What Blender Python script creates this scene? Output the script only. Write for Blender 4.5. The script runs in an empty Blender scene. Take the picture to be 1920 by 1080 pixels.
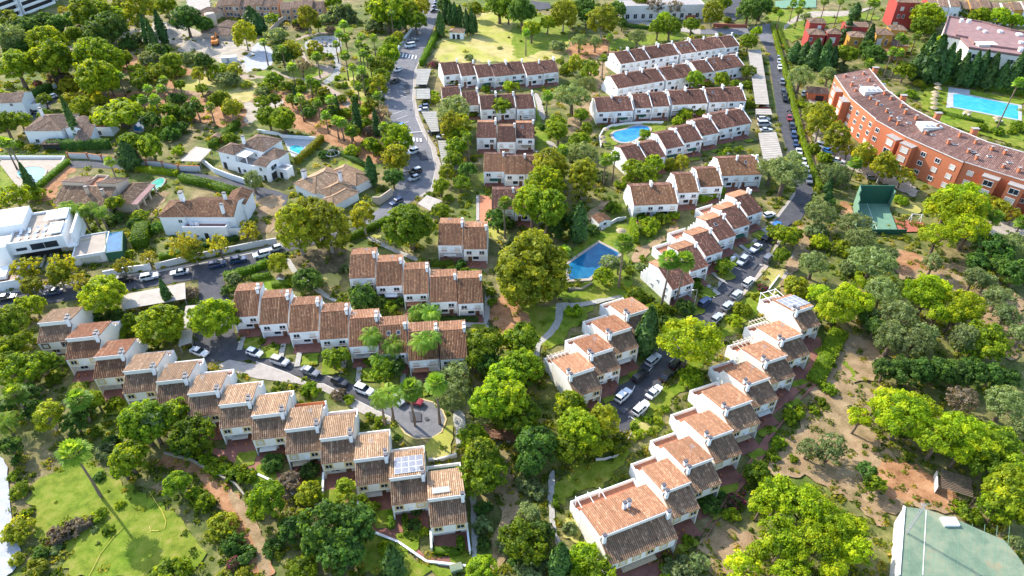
import bpy, math, random
import numpy as np
from mathutils import Vector
PI = math.pi
rnd = random.Random(7)
rng = np.random.default_rng(7)
sc = bpy.context.scene
COL = sc.collection

# ---------------------------------------------------------------- camera, sky, sun, exposure
CAM_H = 110.0
PITCH = math.radians(38.5)
FPX = 1280.0                                   # focal length in pixels of the 1920 px wide photograph
cd = bpy.data.cameras.new('camera')
cam = bpy.data.objects.new('camera', cd)
COL.objects.link(cam)
cam.location = (0, 0, CAM_H)
cam.rotation_euler = (PI / 2 - PITCH, 0, 0)
cd.sensor_width = 36
cd.lens = 24
cd.clip_start = 1
cd.clip_end = 4000
sc.camera = cam
SUN_EL = math.radians(36)
SUN_AZ = math.radians(-48)                     # clockwise from +Y
wd = bpy.data.worlds.new('World')
sc.world = wd
wd.use_nodes = True
nt = wd.node_tree
bg = nt.nodes['Background']
sky = nt.nodes.new('ShaderNodeTexSky')
sky.sky_type = 'NISHITA'
sky.sun_disc = False
sky.sun_elevation = SUN_EL
sky.sun_rotation = SUN_AZ
nt.links.new(sky.outputs[0], bg.inputs[0])
bg.inputs[1].default_value = 0.15
sd = bpy.data.lights.new('sun', 'SUN')
sd.energy = 2.6
sd.angle = math.radians(0.5)
sd.color = (1.0, 0.93, 0.82)
sun = bpy.data.objects.new('sun', sd)
COL.objects.link(sun)
SUNV = Vector((math.sin(SUN_AZ) * math.cos(SUN_EL), math.cos(SUN_AZ) * math.cos(SUN_EL), math.sin(SUN_EL)))
sun.rotation_euler = (-SUNV).to_track_quat('-Z', 'Y').to_euler()
sun.location = (-200, 300, 300)
sc.view_settings.view_transform = 'Standard'
sc.view_settings.look = 'None'
sc.view_settings.exposure = 1.6
sc.view_settings.gamma = 1.0
sc.view_settings.use_curve_mapping = False
sc.render.engine = 'CYCLES'
sc.cycles.use_denoising = True
sc.cycles.max_bounces = 6
sc.cycles.diffuse_bounces = 4
sc.cycles.transparent_max_bounces = 4

# ---------------------------------------------------------------- survey: photo pixel (1920 x 1080) -> place on the ground
OFF = {'A': (0, 0), 'B': (480, 0), 'C': (960, 0), 'D': (1440, 0), 'E': (0, 360), 'F': (480, 360), 'G': (960, 360),
       'H': (1440, 360), 'I': (0, 720), 'J': (480, 720), 'K': (960, 720), 'L': (1440, 720)}


def px(c, x, y):
    if c == '':
        return (x, y)
    o = OFF[c]
    return (o[0] + x / 3.0, o[1] + y / 3.0)


def P(x, y, z=0.0):
    u = (x - 960) / FPX
    v = (y - 540) / FPX
    dy = math.cos(PITCH) - v * math.sin(PITCH)
    dz = math.sin(PITCH) + v * math.cos(PITCH)
    t = (CAM_H - z) / dz
    return Vector((u * t, dy * t, z))


def mpp(x, y, z=0.0):
    """metres per photo pixel (across) at that place"""
    v = (y - 540) / FPX
    return (CAM_H - z) / (math.sin(PITCH) + v * math.cos(PITCH)) / FPX


def proj(w):
    dz = w[2] - CAM_H
    zc = w[1] * math.cos(PITCH) - dz * math.sin(PITCH)
    yc = w[1] * math.sin(PITCH) + dz * math.cos(PITCH)
    return (960 + FPX * w[0] / zc, 540 - FPX * yc / zc)


# ---------------------------------------------------------------- materials
MATS = {}


def new_mat(name):
    m = bpy.data.materials.new(name)
    m.use_nodes = True
    MATS[name] = m
    return m, m.node_tree, m.node_tree.nodes['Principled BSDF']


def rgb(c):
    return (c[0], c[1], c[2], 1)


def ramp(nt, fac, stops):
    r = nt.nodes.new('ShaderNodeValToRGB')
    while len(r.color_ramp.elements) < len(stops):
        r.color_ramp.elements.new(0.5)
    for e, (p, c) in zip(r.color_ramp.elements, stops):
        e.position = p
        e.color = rgb(c)
    nt.links.new(fac, r.inputs[0])
    return r.outputs[0]


def pos_noise(nt, scale, detail=4, rough=0.6, obj=False, w=None):
    if obj:
        tc = nt.nodes.new('ShaderNodeTexCoord')
        src = tc.outputs['Object']
    else:
        g = nt.nodes.new('ShaderNodeNewGeometry')
        src = g.outputs['Position']
    n = nt.nodes.new('ShaderNodeTexNoise')
    n.inputs['Scale'].default_value = scale
    n.inputs['Detail'].default_value = detail
    n.inputs['Roughness'].default_value = rough
    nt.links.new(src, n.inputs['Vector'])
    return n.outputs['Fac']


def mixc(nt, fac, a, b, mode='MIX'):
    m = nt.nodes.new('ShaderNodeMix')
    m.data_type = 'RGBA'
    m.blend_type = mode
    for s, v in ((0, fac), (6, a), (7, b)):
        if isinstance(v, (int, float)):
            m.inputs[s].default_value = v
        elif isinstance(v, tuple):
            m.inputs[s].default_value = rgb(v)
        else:
            nt.links.new(v, m.inputs[s])
    return m.outputs[2]


def bump(nt, b, h, strength=0.4, dist=0.1):
    n = nt.nodes.new('ShaderNodeBump')
    n.inputs['Strength'].default_value = strength
    n.inputs['Distance'].default_value = dist
    nt.links.new(h, n.inputs['Height'])
    nt.links.new(n.outputs[0], b.inputs['Normal'])


def mottled(name, stops, scale=0.3, fine=3.0, rough=0.9, bmp=0.4, stops2=None, mix2=0.5, scale2=0.06):
    """two-scale noise between given colours, in world position"""
    m, nt, b = new_mat(name)
    a = pos_noise(nt, scale, 6, 0.65)
    f = pos_noise(nt, fine, 3, 0.7)
    mx = nt.nodes.new('ShaderNodeMath')
    mx.operation = 'MULTIPLY_ADD'
    nt.links.new(f, mx.inputs[0])
    mx.inputs[1].default_value = 0.45
    nt.links.new(a, mx.inputs[2])
    sub = nt.nodes.new('ShaderNodeMath')
    sub.operation = 'SUBTRACT'
    nt.links.new(mx.outputs[0], sub.inputs[0])
    sub.inputs[1].default_value = 0.22
    c = ramp(nt, sub.outputs[0], stops)
    if stops2:
        k = pos_noise(nt, scale2, 4, 0.6)
        kk = ramp(nt, k, [(0.5 - mix2 * 0.18, (0, 0, 0)), (0.5 + mix2 * 0.18, (1, 1, 1))])
        c2 = ramp(nt, sub.outputs[0], stops2)
        c = mixc(nt, kk, c, c2)
    nt.links.new(c, b.inputs['Base Color'])
    b.inputs['Roughness'].default_value = rough
    b.inputs['Specular IOR Level'].default_value = 0.2
    if bmp:
        bump(nt, b, f, bmp, 0.15)
    return m


def asphalt(name, a, b_, c_, scale):
    m = mottled(name, [(0.25, a), (0.5, b_), (0.75, c_)], scale, 5.0, rough=.85, bmp=.15)
    nt = m.node_tree
    b = nt.nodes['Principled BSDF']
    src = b.inputs['Base Color'].links[0].from_socket
    g = nt.nodes.new('ShaderNodeNewGeometry')
    v = nt.nodes.new('ShaderNodeTexVoronoi')
    v.feature = 'DISTANCE_TO_EDGE'
    v.inputs['Scale'].default_value = .16
    wn = nt.nodes.new('ShaderNodeTexNoise')
    wn.inputs['Scale'].default_value = .5
    mx = nt.nodes.new('ShaderNodeVectorMath')
    mx.operation = 'MULTIPLY_ADD'
    nt.links.new(g.outputs['Position'], wn.inputs['Vector'])
    nt.links.new(wn.outputs['Color'], mx.inputs[0])
    mx.inputs[1].default_value = (3, 3, 0)
    nt.links.new(g.outputs['Position'], mx.inputs[2])
    nt.links.new(mx.outputs[0], v.inputs['Vector'])
    k = ramp(nt, v.outputs['Distance'], [(0.0, (.45, .45, .45)), (0.012, (0, 0, 0))])
    c = mixc(nt, k, src, (.02, .02, .022))
    st = ramp(nt, pos_noise(nt, .55, 2, .5), [(.62, (0, 0, 0)), (.72, (.5, .5, .5))])
    c = mixc(nt, st, c, tuple(x * .55 for x in a))
    nt.links.new(c, b.inputs['Base Color'])
    return m


def plain(name, c, rough=0.6, var=0.12, scale=1.5, metal=0.0, spec=0.4, obj=False, bmp=0.0):
    m, nt, b = new_mat(name)
    n = pos_noise(nt, scale, 5, 0.65, obj)
    d = tuple(x * (1 - var) for x in c)
    e = tuple(min(1, x * (1 + var * 0.6)) for x in c)
    nt.links.new(ramp(nt, n, [(0.3, d), (0.65, e)]), b.inputs['Base Color'])
    b.inputs['Roughness'].default_value = rough
    b.inputs['Metallic'].default_value = metal
    b.inputs['Specular IOR Level'].default_value = spec
    if bmp:
        bump(nt, b, n, bmp, 0.05)
    return m


def tile_mat(name, dark, mid, light, lichen):
    m, nt, b = new_mat(name)
    at = nt.nodes.new('ShaderNodeAttribute')
    at.attribute_name = 'tint'
    dark, mid, light, lichen = [tuple(.88 * v for v in q) for q in (dark, mid, light, lichen)]
    c = ramp(nt, at.outputs['Fac'], [(0.0, dark), (0.25, tuple(x * .8 for x in mid)), (0.6, mid), (0.85, light), (1.0, tuple(min(1, x * 1.2) for x in light))])
    n = pos_noise(nt, 0.8, 5, 0.7)
    k = ramp(nt, n, [(0.46, (0, 0, 0)), (0.68, (0.75, 0.75, 0.75))])
    c = mixc(nt, k, c, lichen)
    oi = nt.nodes.new('ShaderNodeObjectInfo')
    hs = nt.nodes.new('ShaderNodeHueSaturation')
    mp = nt.nodes.new('ShaderNodeMapRange')
    nt.links.new(oi.outputs['Random'], mp.inputs[0])
    mp.inputs[3].default_value = 0.8
    mp.inputs[4].default_value = 1.2
    nt.links.new(mp.outputs[0], hs.inputs['Value'])
    nt.links.new(c, hs.inputs['Color'])
    nt.links.new(hs.outputs[0], b.inputs['Base Color'])
    b.inputs['Roughness'].default_value = 0.85
    b.inputs['Specular IOR Level'].default_value = 0.25
    return m


def leaf_mat(name, stops, rand=0.22, hue=0.012, transl=0.5, boost=(1.6, 1.36, .7)):
    stops = [(p, tuple(min(.6, a * b) for a, b in zip(c, boost))) for p, c in stops]
    m, nt, b = new_mat(name)
    at = nt.nodes.new('ShaderNodeAttribute')
    at.attribute_name = 'tint'
    c = ramp(nt, at.outputs['Fac'], stops)
    oi = nt.nodes.new('ShaderNodeObjectInfo')
    hs = nt.nodes.new('ShaderNodeHueSaturation')
    for inp, lo, hi in (('Hue', 0.5 - hue, 0.5 + hue), ('Value', 1 - rand, 1 + rand)):
        mp = nt.nodes.new('ShaderNodeMapRange')
        nt.links.new(oi.outputs['Random'], mp.inputs[0])
        if inp == 'Value':
            fr = nt.nodes.new('ShaderNodeMath')
            fr.operation = 'FRACT'
            ml = nt.nodes.new('ShaderNodeMath')
            ml.operation = 'MULTIPLY'
            ml.inputs[1].default_value = 7.31
            nt.links.new(oi.outputs['Random'], ml.inputs[0])
            nt.links.new(ml.outputs[0], fr.inputs[0])
            nt.links.new(fr.outputs[0], mp.inputs[0])
        mp.inputs[3].default_value = lo
        mp.inputs[4].default_value = hi
        nt.links.new(mp.outputs[0], hs.inputs[inp])
    nt.links.new(c, hs.inputs['Color'])
    nt.links.new(hs.outputs[0], b.inputs['Base Color'])
    b.inputs['Roughness'].default_value = 0.6
    b.inputs['Specular IOR Level'].default_value = 0.25
    tr = nt.nodes.new('ShaderNodeBsdfTranslucent')
    nt.links.new(mixc(nt, 1.0, hs.outputs[0], (1.8, 1.55, .6), 'MULTIPLY'), tr.inputs[0])
    mx = nt.nodes.new('ShaderNodeMixShader')
    mx.inputs[0].default_value = transl
    nt.links.new(b.outputs[0], mx.inputs[1])
    nt.links.new(tr.outputs[0], mx.inputs[2])
    nt.links.new(mx.outputs[0], nt.nodes['Material Output'].inputs[0])
    return m


def water_mat(name, deep, light, scale=0.35):
    m, nt, b = new_mat(name)
    g = nt.nodes.new('ShaderNodeNewGeometry')
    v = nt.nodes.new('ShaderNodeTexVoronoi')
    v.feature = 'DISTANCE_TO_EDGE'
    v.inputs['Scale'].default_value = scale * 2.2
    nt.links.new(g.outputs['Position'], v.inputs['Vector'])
    k = ramp(nt, v.outputs['Distance'], [(0.0, (.16, .16, .16)), (0.1, (0, 0, 0))])  # light cell edges: caustic light lines painted into the water colour
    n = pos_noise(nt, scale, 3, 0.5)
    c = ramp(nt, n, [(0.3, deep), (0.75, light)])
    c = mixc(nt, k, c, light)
    nt.links.new(c, b.inputs['Base Color'])
    b.inputs['Roughness'].default_value = 0.08
    b.inputs['IOR'].default_value = 1.33
    w = pos_noise(nt, 1.5, 3, 0.6)
    bump(nt, b, w, 0.12, 0.1)
    return m


ASPH = []
mottled('scrub', [(0.3, (.035, .06, .008)), (0.5, (.09, .13, .02)), (0.7, (.2, .2, .05))], 0.25, 2.2, stops2=[(0.3, (.09, .08, .03)), (0.5, (.19, .155, .065)), (0.7, (.33, .25, .13))], scale2=0.045, mix2=.6)
mottled('lawn', [(0.28, (.06, .11, .006)), (0.5, (.12, .2, .009)), (0.72, (.21, .28, .02))], 0.5, 5.0, bmp=.6, stops2=[(0.3, (.1, .14, .01)), (0.5, (.19, .22, .02)), (0.7, (.3, .25, .07))], scale2=0.11, mix2=.8)
mottled('dry_lawn', [(0.28, (.2, .22, .03)), (0.5, (.33, .33, .06)), (0.72, (.42, .38, .11))], 0.18, 3.0, bmp=.5, stops2=[(0.3, (.28, .24, .08)), (0.5, (.42, .35, .13)), (0.7, (.5, .4, .2))], scale2=0.05)
mottled('dirt', [(0.28, (.19, .12, .06)), (0.5, (.31, .205, .115)), (0.72, (.42, .3, .18))], 0.3, 3.0, bmp=.6, stops2=[(0.3, (.13, .105, .045)), (0.5, (.25, .18, .09)), (0.7, (.37, .27, .15))], scale2=0.1)
mottled('red_dirt', [(0.28, (.16, .075, .03)), (0.5, (.34, .17, .08)), (0.72, (.46, .26, .14))], 0.3, 3.0, bmp=.6)
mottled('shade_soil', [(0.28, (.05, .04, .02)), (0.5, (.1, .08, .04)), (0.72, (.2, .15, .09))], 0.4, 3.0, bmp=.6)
mottled('sand', [(0.28, (.25, .22, .18)), (0.5, (.36, .31, .25)), (0.72, (.45, .4, .33))], 0.25, 2.5, bmp=.5)
ASPH.append(('asphalt', (.05, .05, .056), (.07, .07, .078), (.1, .098, .104), 0.4))
ASPH.append(('asphalt_pale', (.12, .12, .132), (.165, .163, .175), (.21, .206, .215), 0.3))
mottled('asphalt_dark', [(0.25, (.05, .052, .06)), (0.5, (.075, .077, .088)), (0.75, (.1, .1, .11))], 0.35, 5.0, rough=.85, bmp=.15)
mottled('pavement', [(0.25, (.27, .24, .21)), (0.5, (.36, .32, .28)), (0.75, (.43, .385, .34))], 0.6, 4.0, bmp=.15)
mottled('pink_path', [(0.25, (.26, .2, .155)), (0.5, (.35, .27, .21)), (0.75, (.42, .34, .27))], 0.6, 4.0, bmp=.2)
mottled('stone_path', [(0.25, (.27, .25, .22)), (0.5, (.37, .35, .31)), (0.75, (.46, .44, .4))], 1.5, 6.0, bmp=.3)
mottled('cream_paving', [(0.25, (.32, .27, .22)), (0.5, (.39, .33, .27)), (0.75, (.46, .39, .33))], 0.5, 4.0, bmp=.1)
mottled('white_paving', [(0.25, (.3, .31, .33)), (0.5, (.38, .39, .41)), (0.75, (.46, .47, .48))], 0.5, 4.0, bmp=.1)
mottled('stones', [(0.3, (.15, .15, .14)), (0.5, (.3, .3, .28)), (0.7, (.45, .44, .42))], 1.2, 4.0, bmp=.6)
for q_ in ASPH:
    asphalt(*q_)
plain('kerb', (.5, .47, .42), .8)
plain('kerb_yellow', (.55, .42, .2), .8)
plain('paint', (.75, .75, .72), .6, .25, 2)
m, nt, b = new_mat('brick_paving')
tc = nt.nodes.new('ShaderNodeNewGeometry')
bt = nt.nodes.new('ShaderNodeTexBrick')
bt.inputs['Scale'].default_value = 2.2
bt.inputs['Color1'].default_value = (.34, .13, .085, 1)
bt.inputs['Color2'].default_value = (.26, .1, .07, 1)
bt.inputs['Mortar'].default_value = (.2, .11, .085, 1)
bt.inputs['Mortar Size'].default_value = .03
nt.links.new(tc.outputs['Position'], bt.inputs['Vector'])
nz = ramp(nt, pos_noise(nt, .5, 4), [(0.3, (.7, .7, .7)), (0.7, (1.15, 1.1, 1.1))])
nt.links.new(mixc(nt, 1.0, bt.outputs[0], nz, 'MULTIPLY'), b.inputs['Base Color'])
b.inputs['Roughness'].default_value = .85


def wall_mat(name, c, stain=(.55, .5, .43), amt=.5):
    m, nt, b = new_mat(name)
    n = pos_noise(nt, .9, 6, .7)
    k = ramp(nt, n, [(.52, (0, 0, 0)), (.8, (amt, amt, amt))])
    f = pos_noise(nt, 6, 3, .6)
    c0 = ramp(nt, f, [(.3, tuple(x * .95 for x in c)), (.7, c)])
    nt.links.new(mixc(nt, k, c0, tuple(a * s for a, s in zip(c, stain))), b.inputs['Base Color'])
    b.inputs['Roughness'].default_value = .85
    b.inputs['Specular IOR Level'].default_value = .2
    bump(nt, b, f, .15, .03)
    return m


wall_mat('white_wall', (.8, .8, .79), (.78, .74, .68))
wall_mat('cream_wall', (.8, .77, .69), (.8, .75, .66))
wall_mat('garden_wall', (.62, .6, .57), (.7, .65, .58))
wall_mat('beige_wall', (.58, .46, .35), (.7, .65, .6))
wall_mat('peach_wall', (.62, .36, .22), (.8, .75, .7))
wall_mat('red_wall', (.5, .165, .08), (.75, .7, .7))
wall_mat('crimson_wall', (.36, .06, .05), (.75, .7, .7))
wall_mat('ochre_wall', (.52, .28, .06), (.75, .7, .7))
wall_mat('terracotta_wall', (.45, .17, .08), (.75, .7, .7))
wall_mat('stone_wall', (.3, .26, .2), (.6, .55, .5))
tile_mat('tile_tan', (.19, .12, .07), (.43, .27, .16), (.58, .4, .26), (.31, .215, .135))
tile_mat('tile_front', (.085, .055, .036), (.27, .165, .1), (.45, .31, .195), (.14, .1, .065))  # darker copy of the tan tiles: shade of the front slopes painted in
tile_mat('tile_brown', (.085, .045, .026), (.235, .115, .062), (.39, .235, .13), (.14, .085, .05))
tile_mat('tile_maroon', (.045, .024, .02), (.15, .068, .05), (.33, .18, .13), (.085, .058, .046))
tile_mat('tile_salmon', (.19, .09, .05), (.42, .21, .115), (.55, .33, .205), (.3, .17, .1))
tile_mat('tile_apartment', (.1, .05, .045), (.27, .15, .12), (.4, .25, .2), (.2, .12, .1))
tile_mat('tile_red', (.16, .065, .035), (.39, .165, .085), (.52, .3, .18), (.3, .17, .1))
tile_mat('tile_villa', (.12, .075, .05), (.3, .19, .13), (.48, .34, .25), (.19, .14, .1))
m, nt, b = new_mat('glass')
b.inputs['Base Color'].default_value = (.02, .03, .04, 1)
b.inputs['Roughness'].default_value = .08
m, nt, b = new_mat('car_glass')
b.inputs['Base Color'].default_value = (.012, .018, .025, 1)
b.inputs['Roughness'].default_value = .05
plain('shutter', (.6, .57, .5), .6, .1, 3)
plain('dark_void', (.03, .028, .028), .8)  # near-black paint standing in for shade inside openings and recesses
plain('window_frame', (.75, .75, .74), .5, .05)
plain('brown_frame', (.14, .07, .04), .6)
plain('yellow_surround', (.62, .46, .2), .8, .1)
plain('red_sill', (.33, .1, .06), .7)
plain('wood_door', (.17, .08, .04), .6)
plain('terracotta_floor', (.4, .16, .085), .85, .2)
plain('grey_floor', (.33, .3, .28), .85, .15)
plain('pergola_wood', (.6, .52, .4), .7)
plain('white_metal', (.78, .78, .78), .4, .05)
plain('dark_metal', (.05, .05, .055), .5, .1)
plain('grey_metal', (.35, .35, .36), .5, .1)
plain('chimney_cap', (.1, .09, .1), .6)
plain('carport_roof', (.38, .34, .29), .8, .18, .6)
plain('carport_grey', (.3, .29, .26), .8, .18, .6)
mottled('green_roof', [(0.25, (.1, .15, .1)), (0.5, (.135, .195, .13)), (0.75, (.17, .23, .155))], 0.4, 3.0, rough=.8, bmp=.1, stops2=[(0.3, (.17, .22, .15)), (0.55, (.22, .26, .17)), (0.75, (.3, .2, .11))], scale2=0.25, mix2=.5)
plain('green_court', (.14, .26, .17), .85, .15, .6)
plain('dark_green_wall', (.02, .1, .06), .7, .15)
plain('red_court', (.36, .11, .07), .85)
plain('straw', (.4, .31, .2), .95, .3, 4)
plain('bark', (.16, .115, .08), .95, .35, 3, obj=True, bmp=.6)
plain('pale_bark', (.36, .31, .25), .95, .3, 3, obj=True, bmp=.5)
plain('palm_bark', (.2, .14, .1), .95, .35, 4, obj=True, bmp=.6)
plain('tyre', (.015, .015, .016), .8)
plain('rim', (.4, .4, .42), .3, .05, 1, .8)
plain('headlight', (.7, .72, .75), .1, .05)
plain('tail_light', (.4, .02, .02), .2, .1)
plain('excavator_paint', (.6, .2, .03), .5, .2)
plain('purple_roof', (.26, .15, .14), .85, .2, .4)
plain('blue_cover', (.03, .1, .3), .5)
plain('hose_yellow', (.65, .5, .08), .6)
plain('bougainvillea', (.45, .03, .16), .7, .3)
CARC = {'white': (.75, .76, .78), 'silver': (.42, .44, .47), 'grey': (.16, .17, .19), 'black': (.014, .015, .018), 'dark blue': (.02, .045, .12),
        'red': (.25, .012, .015), 'blue': (.05, .2, .5), 'beige': (.45, .42, .34)}
for k, c in CARC.items():
    m, nt, b = new_mat('car_' + k)
    b.inputs['Base Color'].default_value = rgb(c)
    b.inputs['Roughness'].default_value = .28
    b.inputs['Coat Weight'].default_value = .6
    b.inputs['Coat Roughness'].default_value = .06
m, nt, b = new_mat('solar')
b.inputs['Base Color'].default_value = (.2, .205, .24, 1)  # pale grey base: the panels' sky reflection is put into the colour
b.inputs['Roughness'].default_value = .25
water_mat('pool_blue', (.008, .085, .2), (.02, .17, .3))
water_mat('pool_bright', (.012, .17, .42), (.05, .3, .55))
water_mat('pool_aqua', (.03, .34, .44), (.09, .46, .53))
water_mat('pool_pale', (.1, .28, .36), (.16, .38, .44))
water_mat('pool_green', (.06, .33, .25), (.18, .5, .38))
leaf_mat('leaf_green', [(0, (.04, .085, .008)), (.45, (.1, .185, .014)), (1, (.22, .31, .025))])
leaf_mat('leaf_bright', [(0, (.05, .1, .008)), (.45, (.14, .25, .013)), (1, (.3, .39, .03))])
leaf_mat('leaf_yellow', [(0, (.085, .1, .012)), (.45, (.2, .215, .022)), (1, (.37, .34, .05))], boost=(1.35, 1.45, .8))
leaf_mat('leaf_autumn', [(0, (.07, .08, .008)), (.45, (.2, .2, .014)), (1, (.36, .31, .03))], boost=(1.35, 1.4, .9))
leaf_mat('leaf_dark', [(0, (.022, .05, .012)), (.45, (.055, .115, .024)), (1, (.13, .21, .045))], boost=(1.4, 1.45, 1.0))
leaf_mat('leaf_cypress', [(0, (.014, .034, .014)), (.45, (.036, .08, .024)), (1, (.08, .14, .036))], transl=.2, boost=(1.4, 1.45, 1.0))
leaf_mat('leaf_olive', [(0, (.06, .085, .035)), (.45, (.15, .19, .075)), (1, (.3, .33, .17))], boost=(1.2, 1.3, 1.15))
leaf_mat('leaf_pine', [(0, (.06, .115, .006)), (.45, (.18, .28, .012)), (1, (.36, .43, .035))], boost=(1.6, 1.48, .6))
leaf_mat('leaf_palm', [(0, (.04, .085, .018)), (.45, (.1, .19, .035)), (1, (.26, .34, .09))], boost=(1.45, 1.45, .8))
leaf_mat('leaf_dry', [(0, (.1, .085, .06)), (.5, (.2, .165, .11)), (1, (.32, .26, .18))], boost=(1.0, 1.0, 1.1))
leaf_mat('leaf_hedge', [(0, (.03, .075, .008)), (.45, (.08, .17, .014)), (1, (.18, .29, .024))])
leaf_mat('leaf_pink', [(0, (.05, .1, .02)), (.4, (.1, .14, .03)), (.55, (.3, .05, .14)), (1, (.42, .08, .2))], boost=(1, 1, 1))
M = MATS

# ---------------------------------------------------------------- mesh helpers


def mesh_np(name, verts, quads, mats, tint=None, mi=None, smooth=False):
    me = bpy.data.meshes.new(name)
    nv, nq = len(verts), len(quads)
    me.vertices.add(nv)
    me.vertices.foreach_set('co', np.asarray(verts, np.float32).ravel())
    me.loops.add(nq * 4)
    me.loops.foreach_set('vertex_index', np.asarray(quads, np.int32).ravel())
    me.polygons.add(nq)
    me.polygons.foreach_set('loop_start', np.arange(0, nq * 4, 4, dtype=np.int32))
    for m in mats:
        me.materials.append(MATS[m])
    if mi is not None:
        me.polygons.foreach_set('material_index', np.asarray(mi, np.int32))
    if smooth:
        me.polygons.foreach_set('use_smooth', np.ones(nq, bool))
    if tint is not None:
        a = me.attributes.new('tint', 'FLOAT', 'FACE')
        a.data.foreach_set('value', np.asarray(tint, np.float32))
    me.update(calc_edges=True)
    return me


class MB:
    def __init__(s):
        s.v, s.f, s.m, s.t = [], [], [], []

    def face(s, pts, mi=0, t=.5):
        i = len(s.v)
        s.v += [tuple(p) for p in pts]
        s.f.append(tuple(range(i, i + len(pts))))
        s.m.append(mi)
        s.t.append(t)

    def box(s, x0, y0, z0, x1, y1, z1, mi=0):
        i = len(s.v)
        s.v += [(x0, y0, z0), (x1, y0, z0), (x1, y1, z0), (x0, y1, z0), (x0, y0, z1), (x1, y0, z1), (x1, y1, z1), (x0, y1, z1)]
        for q in ((0, 3, 2, 1), (4, 5, 6, 7), (0, 1, 5, 4), (1, 2, 6, 5), (2, 3, 7, 6), (3, 0, 4, 7)):
            s.f.append(tuple(i + k for k in q))
            s.m.append(mi)
            s.t.append(.5)
        return s

    def bar(s, a, b, w, h, mi=0):
        """box along a->b (centre line), w across, h up"""
        a, b = Vector(a), Vector(b)
        d = (b - a)
        if d.length < 1e-6:
            return s
        d.normalize()
        up = Vector((0, 0, 1)) if abs(d.z) < .95 else Vector((0, 1, 0))
        r = d.cross(up).normalized()
        u = r.cross(d)
        i = len(s.v)
        for p in (a, b):
            for sx, sz in ((-1, -1), (1, -1), (1, 1), (-1, 1)):
                s.v.append(tuple(p + r * (sx * w / 2) + u * (sz * h / 2)))
        for q in ((3, 2, 1, 0), (4, 5, 6, 7), (0, 1, 5, 4), (1, 2, 6, 5), (2, 3, 7, 6), (3, 0, 4, 7)):
            s.f.append(tuple(i + k for k in q))
            s.m.append(mi)
            s.t.append(.5)
        return s

    def prism(s, poly, z0, z1, mi=0, top=None):
        n = len(poly)
        i = len(s.v)
        s.v += [(p[0], p[1], z0) for p in poly] + [(p[0], p[1], z1) for p in poly]
        s.f.append(tuple(i + n + k for k in range(n)))
        s.m.append(mi if top is None else top)
        s.f.append(tuple(i + n - 1 - k for k in range(n)))
        s.m.append(mi)
        for k in range(n):
            s.f.append((i + k, i + (k + 1) % n, i + n + (k + 1) % n, i + n + k))
            s.m.append(mi)
        s.t += [.5] * (n + 2)
        return s

    def profile(s, prof, x0, x1, mi=0):
        """polygon in (y, z) run from x0 to x1"""
        n = len(prof)
        i = len(s.v)
        s.v += [(x0, p[0], p[1]) for p in prof] + [(x1, p[0], p[1]) for p in prof]
        s.f.append(tuple(i + k for k in range(n)))
        s.f.append(tuple(i + n + n - 1 - k for k in range(n)))
        for k in range(n):
            s.f.append((i + (k + 1) % n, i + k, i + n + k, i + n + (k + 1) % n))
        s.m += [mi] * (n + 2)
        s.t += [.5] * (n + 2)
        return s

    def tube(s, path, radii, n=7, mi=0, cap=True):
        base = len(s.v)
        pts = [Vector(p) for p in path]
        for k, p in enumerate(pts):
            d = (pts[min(k + 1, len(pts) - 1)] - pts[max(k - 1, 0)]).normalized()
            a = d.cross(Vector((0, 1, 0)) if abs(d.y) < .9 else Vector((1, 0, 0))).normalized()
            b = d.cross(a)
            for j in range(n):
                t = 2 * PI * j / n
                s.v.append(tuple(p + (a * math.cos(t) + b * math.sin(t)) * radii[k]))
        for k in range(len(pts) - 1):
            for j in range(n):
                s.f.append((base + k * n + j, base + k * n + (j + 1) % n, base + (k + 1) * n + (j + 1) % n, base + (k + 1) * n + j))
                s.m.append(mi)
                s.t.append(.5)
        if cap:
            s.f.append(tuple(base + (len(pts) - 1) * n + j for j in range(n)))
            s.m.append(mi)
            s.t.append(.5)
        return s

    def cone(s, c, r0, r1, h, n=12, mi=0):
        return s.tube([c, (c[0], c[1], c[2] + h)], [r0, r1], n, mi)

    def mesh(s, name, mats, smooth=False, tint=False):
        me = bpy.data.meshes.new(name)
        me.from_pydata(s.v, [], s.f)
        for m in mats:
            me.materials.append(MATS[m])
        me.polygons.foreach_set('material_index', s.m)
        if smooth:
            me.polygons.foreach_set('use_smooth', [True] * len(s.f))
        if tint:
            a = me.attributes.new('tint', 'FLOAT', 'FACE')
            a.data.foreach_set('value', s.t)
        me.update()
        return me


KID = {}


def link(name, me, parent=None, loc=None, rz=0, scale=None):
    o = bpy.data.objects.new(name, me)
    COL.objects.link(o)
    if parent is not None:
        o.parent = parent
        KID.setdefault(parent.name, []).append(o)
    if loc is not None:
        o.location = loc
    if rz:
        o.rotation_euler = (0, 0, rz)
    if scale is not None:
        o.scale = scale if hasattr(scale, '__len__') else (scale,) * 3
    return o


def part(name, mb, mats, parent, smooth=False):
    if isinstance(mats, str):
        mats = [mats]
    return link(name, mb.mesh(name, mats, smooth), parent)


def tag(o, label=None, cat=None, group=None, kind=None):
    if label:
        o['label'] = label
    if cat:
        o['category'] = cat
    if group:
        o['group'] = group
    if kind:
        o['kind'] = kind
    return o


def thing(name, loc=(0, 0, 0), rz=0, label=None, cat=None, group=None):
    o = link(name, None, None, loc, rz)
    o.empty_display_size = .5
    return tag(o, label, cat, group)


def copy_tree(o, parent=None):
    """a thing with copies of its parts and sub-parts"""
    c = o.copy()
    COL.objects.link(c)
    if parent is not None:
        c.parent = parent
        KID.setdefault(parent.name, []).append(c)
    for ch in list(KID.get(o.name, [])):
        copy_tree(ch, c)
    return c


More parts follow.
